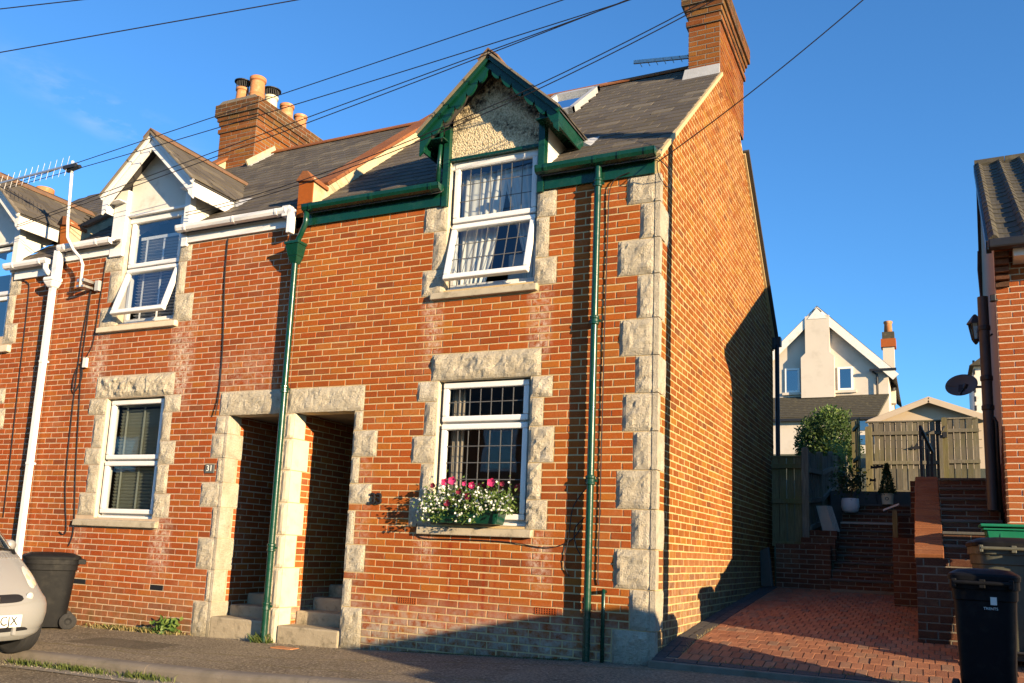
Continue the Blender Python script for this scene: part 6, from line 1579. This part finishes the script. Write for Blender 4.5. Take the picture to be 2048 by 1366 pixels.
# ------------------------------------------------------------------ television aerials
ta = thing('television_aerial', 'white aerial mast with a long yagi antenna above the neighbouring roofs', 'aerial', (-8.2, -0.1, 4.4))
MB().tube([(-8.62, -0.22, 6.22), (-8.56, -0.22, 5.30), (-8.52, -0.22, 5.05), (-8.38, -0.21, 4.86), (-8.22, -0.20, 4.72), (-8.17, -0.19, 4.62), (-8.17, -0.19, 4.30)], 0.021, 10).build('mast', 'white_paint', ta, smooth=True)
MB().box(-8.24, -8.10, -0.20, -0.01, 4.38, 4.42).box(-8.24, -8.10, -0.20, -0.01, 4.30, 4.33).build('bracket', 'alu', ta)
MB().box(-8.05, -7.97, -0.06, -0.01, 4.27, 4.42).build('junction_box', 'lead', ta, bev=0.006)
YA, YB = Vector((-8.50, -0.24, 6.16)), Vector((-10.9, -0.35, 6.02))
MB().bar(YA, YB, 0.025, 0.025).build('boom', 'alu', ta)
for k in range(17):
    p = YA.lerp(YB, 0.08 + 0.052 * k); h = 0.16 - 0.003 * k
    MB().tube([p - Vector((0.0, 0.02, h)), p + Vector((0.0, 0.02, h))], 0.003, 5).build('director', 'alu', ta)
MB().box(-8.75, -8.50, -0.27, -0.20, 6.10, 6.15).tube([(-8.42, -0.24, 6.10), (-8.70, -0.22, 6.08)], 0.028, 8).build('clamp', 'black_iron', ta)
tb = thing('television_aerial', 'slim log periodic aerial jutting left from the end chimney', 'aerial', (-0.45, 3.2, 8.0))
MB().bar((-0.43, 3.35, 8.02), (-1.35, 3.30, 8.10), 0.03, 0.05).build('boom', 'alu', tb)
for k in range(7): MB().tube([(-0.55 - 0.12 * k, 3.33 - 0.05, 8.03 + 0.01 * k), (-0.55 - 0.12 * k, 3.33 + 0.12, 8.03 + 0.01 * k)], 0.005, 5).build('element', 'alu', tb)

# ------------------------------------------------------------------ cables on the walls
def cable(pts, label, r=0.006, group='cables clipped to the house fronts'):
    P = [Vector(p) for p in pts]; out = []
    for i in range(len(P) - 1):
        p0 = P[max(0, i - 1)]; p1 = P[i]; p2 = P[i + 1]; p3 = P[min(len(P) - 1, i + 2)]
        for k in range(6):
            t = k / 6; out.append(0.5 * ((2 * p1) + (-p0 + p2) * t + (2 * p0 - 5 * p1 + 4 * p2 - p3) * t * t + (-p0 + 3 * p1 - 3 * p2 + p3) * t ** 3))
    out.append(P[-1]); o = MB().tube(out, r, 6).build('cable', 'cable'); tag(o, label, 'cable', group)
yc = -0.018
cable([(-5.69, yc, 4.76), (-5.675, yc, 4.2), (-5.60, yc, 3.3), (-5.59, yc, 2.75), (-5.585, -0.05, 2.45)], 'black cable running down to the left end of the doorway lintel of house 31', 0.007)
cable([(-8.17, yc, 4.30), (-8.20, yc, 3.9), (-8.23, yc, 3.5), (-8.24, yc, 2.6), (-8.20, yc, 1.6), (-8.08, yc, 1.0), (-8.12, yc, 0.9), (-8.2, yc, 0.93)], 'black cable falling from the aerial mast past the white junction box', 0.007)
cable([(-8.16, yc, 4.30), (-8.16, yc, 3.8), (-8.17, yc, 3.35), (-8.13, yc, 3.05), (-8.20, -0.04, 2.85), (-8.28, -0.03, 2.95), (-8.27, yc, 3.15), (-8.18, yc, 3.22), (-8.12, yc, 2.7), (-8.02, yc, 1.7), (-7.93, yc, 1.0), (-7.99, yc, 0.75)], 'black cable with a hanging loop beside the white downpipe', 0.007)
cable([(-7.93, yc, 4.72), (-7.95, yc, 4.2), (-7.98, yc, 3.6), (-8.02, yc, 3.45), (-8.12, yc, 3.3)], 'short cable beside the stone surround of the upper window of house 31', 0.006)
cable([(-9.80, yc, 4.62), (-9.56, yc, 4.55), (-9.50, yc, 4.35), (-9.46, yc, 3.2), (-9.42, yc, 2.0), (-9.40, yc, 1.1)], 'black cable left of the white downpipe on the leftmost house', 0.007)
cable([(-2.58, yc - 0.04, 1.19), (-2.60, yc, 1.08), (-2.48, yc, 1.035), (-2.0, yc, 1.04), (-1.5, yc, 1.03), (-1.1, yc, 0.99), (-0.85, yc, 1.06), (-0.72, yc, 1.22)], 'thin black cable sagging beneath the flower box sill', 0.005)
cable([(-0.66, yc, 1.62), (-0.82, yc, 1.40), (-0.86, yc, 1.10), (-0.90, yc, 0.85), (-0.84, yc, 0.72)], 'loose black cable end hanging left of the right green downpipe', 0.005)
cable([(-0.70, yc, 1.30), (-0.80, yc, 1.18), (-0.78, yc, 1.02), (-0.72, yc, 0.92)], 'tangled thin cable beside the right green downpipe', 0.005)
cable([(-0.30, -0.05, 4.80), (-0.50, -0.03, 4.70), (-0.53, yc, 4.2), (-0.54, yc, 3.0), (-0.545, yc, 1.6), (-0.55, yc, 0.8), (-0.54, yc, 0.66)], 'black cable running down beside the right green downpipe', 0.006)
cable([(0.03, -0.20, 4.79), (0.02, -0.10, 4.70), (0.05, 0.12, 4.66), (0.06, 0.20, 4.85), (-0.02, -0.05, 4.92)], 'loop of cable at the eaves corner of house 33', 0.005)
jb = MB().box(-8.12, -8.04, -0.05, -0.012, 3.18, 3.32).build('junction_box', 'white_paint', bev=0.008); tag(jb, 'small white junction box among the cables of house 31', 'box')

# ------------------------------------------------------------------ plants
def leafcloud(pts, size, rnd, up=0.3, asp=0.55):
    b = MB()
    for p in pts:
        p = Vector(p); d = Vector((rnd.gauss(0, 1), rnd.gauss(0, 1), rnd.gauss(0, 1) + up)).normalized(); s = d.cross(Vector((rnd.gauss(0, 1), rnd.gauss(0, 1), rnd.gauss(0, 1)))).normalized()
        L = size * rnd.uniform(0.6, 1.3); w = L * asp * 0.5; n = d.cross(s) * (L * 0.12)
        b.add([p, p + d * L * 0.5 + s * w + n, p + d * L, p + d * L * 0.5 - s * w + n], [(0, 1, 2, 3)], rnd.random() * 0.999 + 0.0005)
    return b
def blob_points(rnd, c, rad, n, lumps, shell=0.75):
    """points in an uneven crown made of many clumps"""
    cs = []
    for k in range(lumps):
        d = Vector((rnd.gauss(0, 1), rnd.gauss(0, 1), rnd.gauss(0, 1))).normalized(); r = rnd.uniform(0.45, 0.92)
        cs.append((Vector((c[0] + d.x * rad[0] * r, c[1] + d.y * rad[1] * r, c[2] + d.z * rad[2] * r)), rnd.uniform(0.18, 0.34)))
    out = []
    for k in range(n):
        q, s = cs[rnd.randrange(lumps)]; d = Vector((rnd.gauss(0, 1), rnd.gauss(0, 1), rnd.gauss(0, 1))).normalized() * (rnd.random() ** 0.4) * s * (rad[0] + rad[2]) * 0.55
        out.append(q + d)
    return out
rr = random.Random(5)
bs = thing('evergreen_bush', 'rounded dense green bush above the dark fence', 'bush', (0.15, 14.3, 2.7))
bp = blob_points(rr, (0.18, 14.3, 3.75), (0.62, 0.62, 0.66), 5000, 60)
for k in range(9000):
    d = Vector((rr.gauss(0, 1), rr.gauss(0, 1), rr.gauss(0, 1))).normalized(); q = 0.80 + 0.16 * noise.noise(d * 2.4 + Vector((4, 4, 4))) + 0.10 * noise.noise(d * 6.0)
    bp.append(Vector((0.18, 14.3, 3.72)) + Vector((d.x * 0.92, d.y * 0.9, d.z * 1.0)) * (q * rr.uniform(0.82, 1.03)))
leafcloud(bp, 0.075, rr).build('crown', 'leaf_bush', bs)
tw = []
for k in range(500): a = rr.uniform(0, 2 * PI); r = rr.uniform(0, 0.5); tw.append((0.25 + r * math.cos(a), 14.3 + r * math.sin(a), 4.38 + rr.uniform(0, 0.36) * (1 - r)))
stuff(leafcloud(tw, 0.08, rr, 1.5).build('new_growth', 'leaf_light', bs))
b = MB()
for k in range(7): a = rr.uniform(0, 6.28); b.tube([(0.15, 14.3, 2.5), (0.15 + 0.25 * math.cos(a), 14.3 + 0.25 * math.sin(a), 3.2), (0.18 + 0.55 * math.cos(a), 14.3 + 0.55 * math.sin(a), 3.9 + 0.3 * rr.random())], [0.05, 0.035, 0.01], 6)
b.build('trunk', 'pole_wood', bs)
iv = thing('climbing_plant', 'pale variegated climber spilling over the dark fence', 'plant', (0.75, 11.5, 2.6))
leafcloud([(0.72 + rr.gauss(0, 0.10), 10.8 + rr.uniform(-0.9, 1.6), 2.7 + rr.uniform(-0.1, 0.75)) for k in range(700)], 0.06, rr).build('foliage', 'leaf_light', iv)
def pot_plant():
    t = thing('plant_pot', 'white textured bowl pot with a flowering shrub on the garden steps', 'plant pot', (1.16, 7.75, 1.65))
    o = MB().lathe([(0.085, 0.0), (0.125, 0.03), (0.145, 0.10), (0.143, 0.19), (0.132, 0.235), (0.120, 0.235), (0.118, 0.20)], (1.14, 7.8, 1.815), 24).build('pot', 'white_pot', t, smooth=True); o.modifiers.new('es', 'EDGE_SPLIT').split_angle = 0.7
    MB().lathe([(0.0, 0.0), (0.12, 0.0)], (1.14, 7.8, 2.03), 16, cap=False).build('soil', 'soil', t)
    b = MB()
    for k in range(14): a = rr.uniform(0, 6.28); r = rr.uniform(0.05, 0.26); b.tube([(1.14, 7.8, 2.02), (1.14 + r * 0.5 * math.cos(a), 7.8 + r * 0.5 * math.sin(a), 2.2), (1.14 + r * math.cos(a), 7.8 + r * math.sin(a), 2.34 + rr.random() * 0.2)], 0.005, 4)
    b.build('stems', 'pole_wood', t)
    leafcloud([(1.14 + rr.gauss(0, 0.13), 7.8 + rr.gauss(0, 0.13), 2.32 + rr.gauss(0, 0.11)) for k in range(420)], 0.07, rr).build('foliage', 'leaf_dark', t)
    for k in range(3): MB().lathe([(0.005, 0), (0.04, 0.02), (0.03, 0.045), (0.005, 0.05)], (1.16 + 0.11 * k, 7.75, 2.52 - 0.03 * k), 8).build('flower', 'petal_yellow', t, smooth=True)
    t = thing('plant_pot', 'cream bucket pot holding a small dark conical conifer', 'plant pot', (1.71, 8.1, 1.98))
    o = MB().lathe([(0.085, 0.0), (0.095, 0.16), (0.104, 0.165), (0.104, 0.185), (0.09, 0.185), (0.088, 0.15)], (1.705, 8.1, 1.98), 20).build('pot', 'cream_pot', t, smooth=True); o.modifiers.new('es', 'EDGE_SPLIT').split_angle = 0.6
    MB().lathe([(0.018, 0.0), (0.022, 0.004), (0.030, 0.004), (0.030, 0.0)], (1.70, 8.002, 2.07), 14, 1, cap=False).build('emblem', 'plaque_grey', t)
    pts = []
    for k in range(1500): h = rr.random() ** 1.5; a = rr.uniform(0, 6.28); r = 0.125 * (1 - h) ** 0.8 * rr.uniform(0.7, 1.08); pts.append((1.705 + r * math.cos(a), 8.1 + r * math.sin(a), 2.16 + 0.50 * h))
    leafcloud(pts, 0.04, rr, 1.2).build('foliage', 'leaf_dark', t)
    MB().tube([(1.705, 8.1, 2.12), (1.705, 8.1, 2.6)], [0.012, 0.004], 6).build('trunk', 'pole_wood', t)
pot_plant()
bf = thing('butterfly_ornament', 'small metal butterflies on thin stems beside the conifer pot', 'ornament', (1.52, 8.2, 2.0))
for (x, z) in ((1.50, 2.62), (1.60, 2.63), (1.48, 2.40)):
    MB().tube([(1.54, 8.2, 1.98), (x, 8.2, z)], 0.003, 4).build('stem', 'black_iron', bf)
    for s in (-1, 1): MB().hexa([(x, 8.2, z - 0.02), (x + s * 0.05, 8.18, z - 0.03), (x + s * 0.05, 8.184, z - 0.03), (x, 8.204, z - 0.02), (x, 8.2, z + 0.012), (x + s * 0.05, 8.18, z + 0.03), (x + s * 0.05, 8.184, z + 0.03), (x, 8.204, z + 0.012)]).build('wing', 'black_iron', bf)
fb = thing('flower_box', 'green window box overflowing with white and pink flowers on the sill', 'flower box', (-1.98, -0.05, 1.19))
MB().hexa([(-2.36, -0.14, 1.20), (-1.60, -0.14, 1.20), (-1.60, 0.03, 1.20), (-2.36, 0.03, 1.20), (-2.40, -0.17, 1.385), (-1.56, -0.17, 1.385), (-1.56, 0.05, 1.385), (-2.40, 0.05, 1.385)]).build('trough', 'green_paint', fb, bev=0.006)
MB().box(-1.625, -1.60, -0.172, -0.14, 1.20, 1.39).build('corner_strip', 'green_paint', fb)
pts = []
for k in range(2200):
    x = rr.uniform(-2.44, -1.44); c = 1.44 - 0.10 * abs(x + 1.96) + rr.gauss(0, 0.075); y = -0.13 + rr.gauss(0, 0.065)
    if y > 0.05: y = 0.04
    pts.append((x, y, max(1.33, c)))
for k in range(330): x = rr.choice((-2.25, -2.33, -1.93, -2.42, -1.88)) + rr.gauss(0, 0.07); pts.append((x, -0.22 + rr.gauss(0, 0.03), rr.uniform(1.20, 1.42)))
leafcloud(pts, 0.036, rr).build('foliage', 'leaf_light', fb)
st_ = [(rr.uniform(-2.42, -1.44), -0.12 + rr.gauss(0, 0.05), 1.47 + abs(rr.gauss(0, 0.05))) for k in range(110)]
b = MB()
for p in st_: b.tube([(p[0] * 0.8 - 0.39, -0.08, 1.40), (p[0] * 0.95 - 0.1, p[1] * 0.8, p[2] - 0.05), p], 0.0014, 4)
stuff(b.build('stems', 'leaf_light', fb))
stuff(leafcloud(st_ + [(p[0], p[1], p[2] - 0.03) for p in st_], 0.03, rr).build('sprig', 'leaf_light', fb))
wp = []
for p in rr.sample(pts, 330): wp.append((p[0] + rr.gauss(0, 0.012), p[1] - 0.03 - abs(rr.gauss(0, 0.02)), p[2] + 0.012))
b = MB()
for p in wp:
    c0 = Vector(p); n = Vector((rr.gauss(0.3, 0.5), -1, rr.gauss(0.3, 0.5))).normalized(); u = n.cross(Vector((0, 0, 1))).normalized(); v = u.cross(n)
    for q in range(5):
        a = q * 1.2566 + rr.random(); d = u * math.cos(a) + v * math.sin(a); e = u * math.cos(a + 0.62) + v * math.sin(a + 0.62); f = u * math.cos(a - 0.62) + v * math.sin(a - 0.62); R_ = rr.uniform(0.010, 0.015)
        b.add([c0, c0 + f * R_ * 0.75 + n * 0.002, c0 + d * R_, c0 + e * R_ * 0.75 + n * 0.002], [(0, 1, 2, 3)], rr.random() * 0.99 + 0.001)
stuff(b.build('white_blossom', 'petal_white', fb))
for (x, z, m, s) in ((-2.16, 1.615, 'petal_pink', 0.042), (-2.07, 1.63, 'petal_pink', 0.046), (-1.84, 1.585, 'petal_pink', 0.038), (-1.62, 1.615, 'petal_pink', 0.046), (-1.93, 1.60, 'petal_pink', 0.026), (-1.99, 1.52, 'petal_wine', 0.034), (-1.88, 1.47, 'petal_wine', 0.040), (-2.12, 1.40, 'petal_wine', 0.038), (-2.30, 1.58, 'petal_wine', 0.03), (-1.50, 1.60, 'petal_wine', 0.028)):
    def pet(u, v): a = 2 * PI * v; r = u * s * (1 + 0.10 * math.cos(5 * a)); return (x + r * math.cos(a), -0.235 - 0.35 * s * u * u + 0.006 * math.sin(7 * a) * u, z + r * math.sin(a) * 0.9)
    MB().grid(pet, 4, 20).build('petunia', m, fb, smooth=True)
# weeds and moss
def blades(fn, n, h, m, name, label):
    b = MB()
    for k in range(n):
        p = Vector(fn()); d = Vector((rr.gauss(0, 0.5), rr.gauss(0, 0.5) - 0.15, 1)).normalized(); L = h * rr.uniform(0.4, 1.3); s = Vector((rr.gauss(0, 1), rr.gauss(0, 1), 0)).normalized() * L * 0.07; bend = Vector((rr.gauss(0, 0.4), rr.gauss(0, 0.4), -0.1)) * L * 0.5
        b.add([p - s, p + s, p + d * L * 0.6 + s * 0.7, p + d * L + bend, p + d * L * 0.6 - s * 0.7], [(0, 1, 2, 3, 4)], rr.random() * 0.99 + 0.001)
    o = b.build(name, m); stuff(o); o['label'] = label; o['category'] = 'weeds'; return o
def along(x0, x1, y, sy, clump=1.0):
    cs = [rr.uniform(x0, x1) for k in range(14)]
    def f():
        x = rr.choice(cs) + rr.gauss(0, 0.09 * clump); yy = y + rr.gauss(0, sy); return (x, yy, pave_z(x, yy) - 0.01)
    return f
blades(along(-7.1, -5.8, -0.06, 0.03), 620, 0.075, 'grass', 'grass', 'green weeds growing along the foot of the wall of house 31')
blades(along(-7.2, -5.75, -0.07, 0.04, 1.6), 900, 0.07, 'dry_grass', 'dry_grass', 'dry straw coloured grass along the foot of the wall of house 31')
lw = []
for k in range(130): x = -6.0 + rr.gauss(0, 0.09); lw.append((x, -0.08 + rr.gauss(0, 0.04), pave_z(x, 0) + abs(rr.gauss(0.07, 0.05))))
o = leafcloud(lw, 0.075, rr, 0.5, 0.7).build('broad_leaf_weed', 'leaf_light'); tag(o, 'broad leaved weed at the wall foot left of the doorway of house 31', 'weed')
def kerbf():
    g = along(-6.9, -3.9, KY - 0.11, 0.03, 1.7)
    def f(): p = g(); return (p[0], p[1], p[2] - 0.10)
    return f
blades(kerbf(), 950, 0.065, 'grass', 'gutter_grass', 'tufts of grass in the gutter along the kerb')
blades(along(-4.62, -4.36, -0.07, 0.03, 0.5), 170, 0.12, 'grass', 'grass', 'tuft of grass at the foot of the left green downpipe')
def mossf(): x = rr.uniform(-2.7, -0.75); y = -0.015 - abs(rr.gauss(0, 0.05)) * (0.4 + 0.6 * (x + 2.7) / 2); return (x, y, pave_z(x, y) - 0.004)
blades(mossf, 5200, 0.016, 'moss', 'moss', 'strip of green moss at the foot of the wall of house 33')
def drivef(): y = rr.uniform(0.1, 1.6); x = 0.23 + rr.gauss(0, 0.015); return (x, y, drive_z(y) - 0.005)
blades(drivef, 150, 0.03, 'dry_grass', 'dry_grass', 'dry weeds between the dark edging and the driveway bricks')
def frontf(): x = rr.uniform(0.4, 2.2); y = DY0 + 0.10 + rr.gauss(0, 0.012); return (x, y, drive_z(y) - 0.005)
blades(frontf, 160, 0.028, 'grass', 'grass', 'weeds along the front edging of the driveway')
def grit(fn, n, label, m='gutter_grit'):
    b = MB()
    for k in range(n):
        p = Vector(fn()); q = rr.uniform(0.003, 0.010)
        v = [p + Vector((rr.uniform(-q, q), rr.uniform(-q, q), 0)) for i in range(3)] + [p + Vector((0, 0, q))]
        b.add(v, [(0, 1, 2), (0, 1, 3), (1, 2, 3), (2, 0, 3)], rr.random() * 0.99 + 0.001)
    o = stuff(b.build('grit', m)); o['label'] = label; o['category'] = 'grit'
def g1():
    x = rr.uniform(-8, 0.5); y = -abs(rr.gauss(0, 0.10)) - 0.01; return (x, y, pave_z(x, y))
grit(g1, 1400, 'loose grit and debris along the foot of the terrace walls')
def g2():
    x = rr.uniform(-7, 0); y = KY - 0.09 - abs(rr.gauss(0, 0.09)); return (x, y, pave_z(x, y) - 0.108)
grit(g2, 1600, 'loose grit lying in the road gutter')
lf = MB()
for k in range(70):
    x = rr.uniform(-7.5, 2.0); y = rr.choice((-0.08, -0.2, KY - 0.12, -1.0, -1.5)) + rr.gauss(0, 0.06); z = (pave_z(x, y) if y > KY else pave_z(x, y) - 0.10) + 0.006; a = rr.uniform(0, 6.28); L_ = rr.uniform(0.012, 0.03)
    u = Vector((math.cos(a), math.sin(a), 0.1)) * L_; v = Vector((-math.sin(a), math.cos(a), 0.15)) * L_ * 0.5; p = Vector((x, y, z)); lf.add([p - u, p + v, p + u, p - v], [(0, 1, 2, 3)], rr.random() * 0.99 + 0.001)
o = stuff(lf.build('fallen_leaves', 'dry_grass')); o['label'] = 'a few dry fallen leaves scattered on the pavement'; o['category'] = 'leaves'
mc = MB().box(-4.12, -3.84, -0.42, -0.27, pave_z(-3.98, -0.3) - 0.02, pave_z(-3.98, -0.3) + 0.007).build('utility_cover', 'terracotta', bev=0.004); tag(mc, 'small rusty utility cover set in the pavement before the doorway', 'cover')
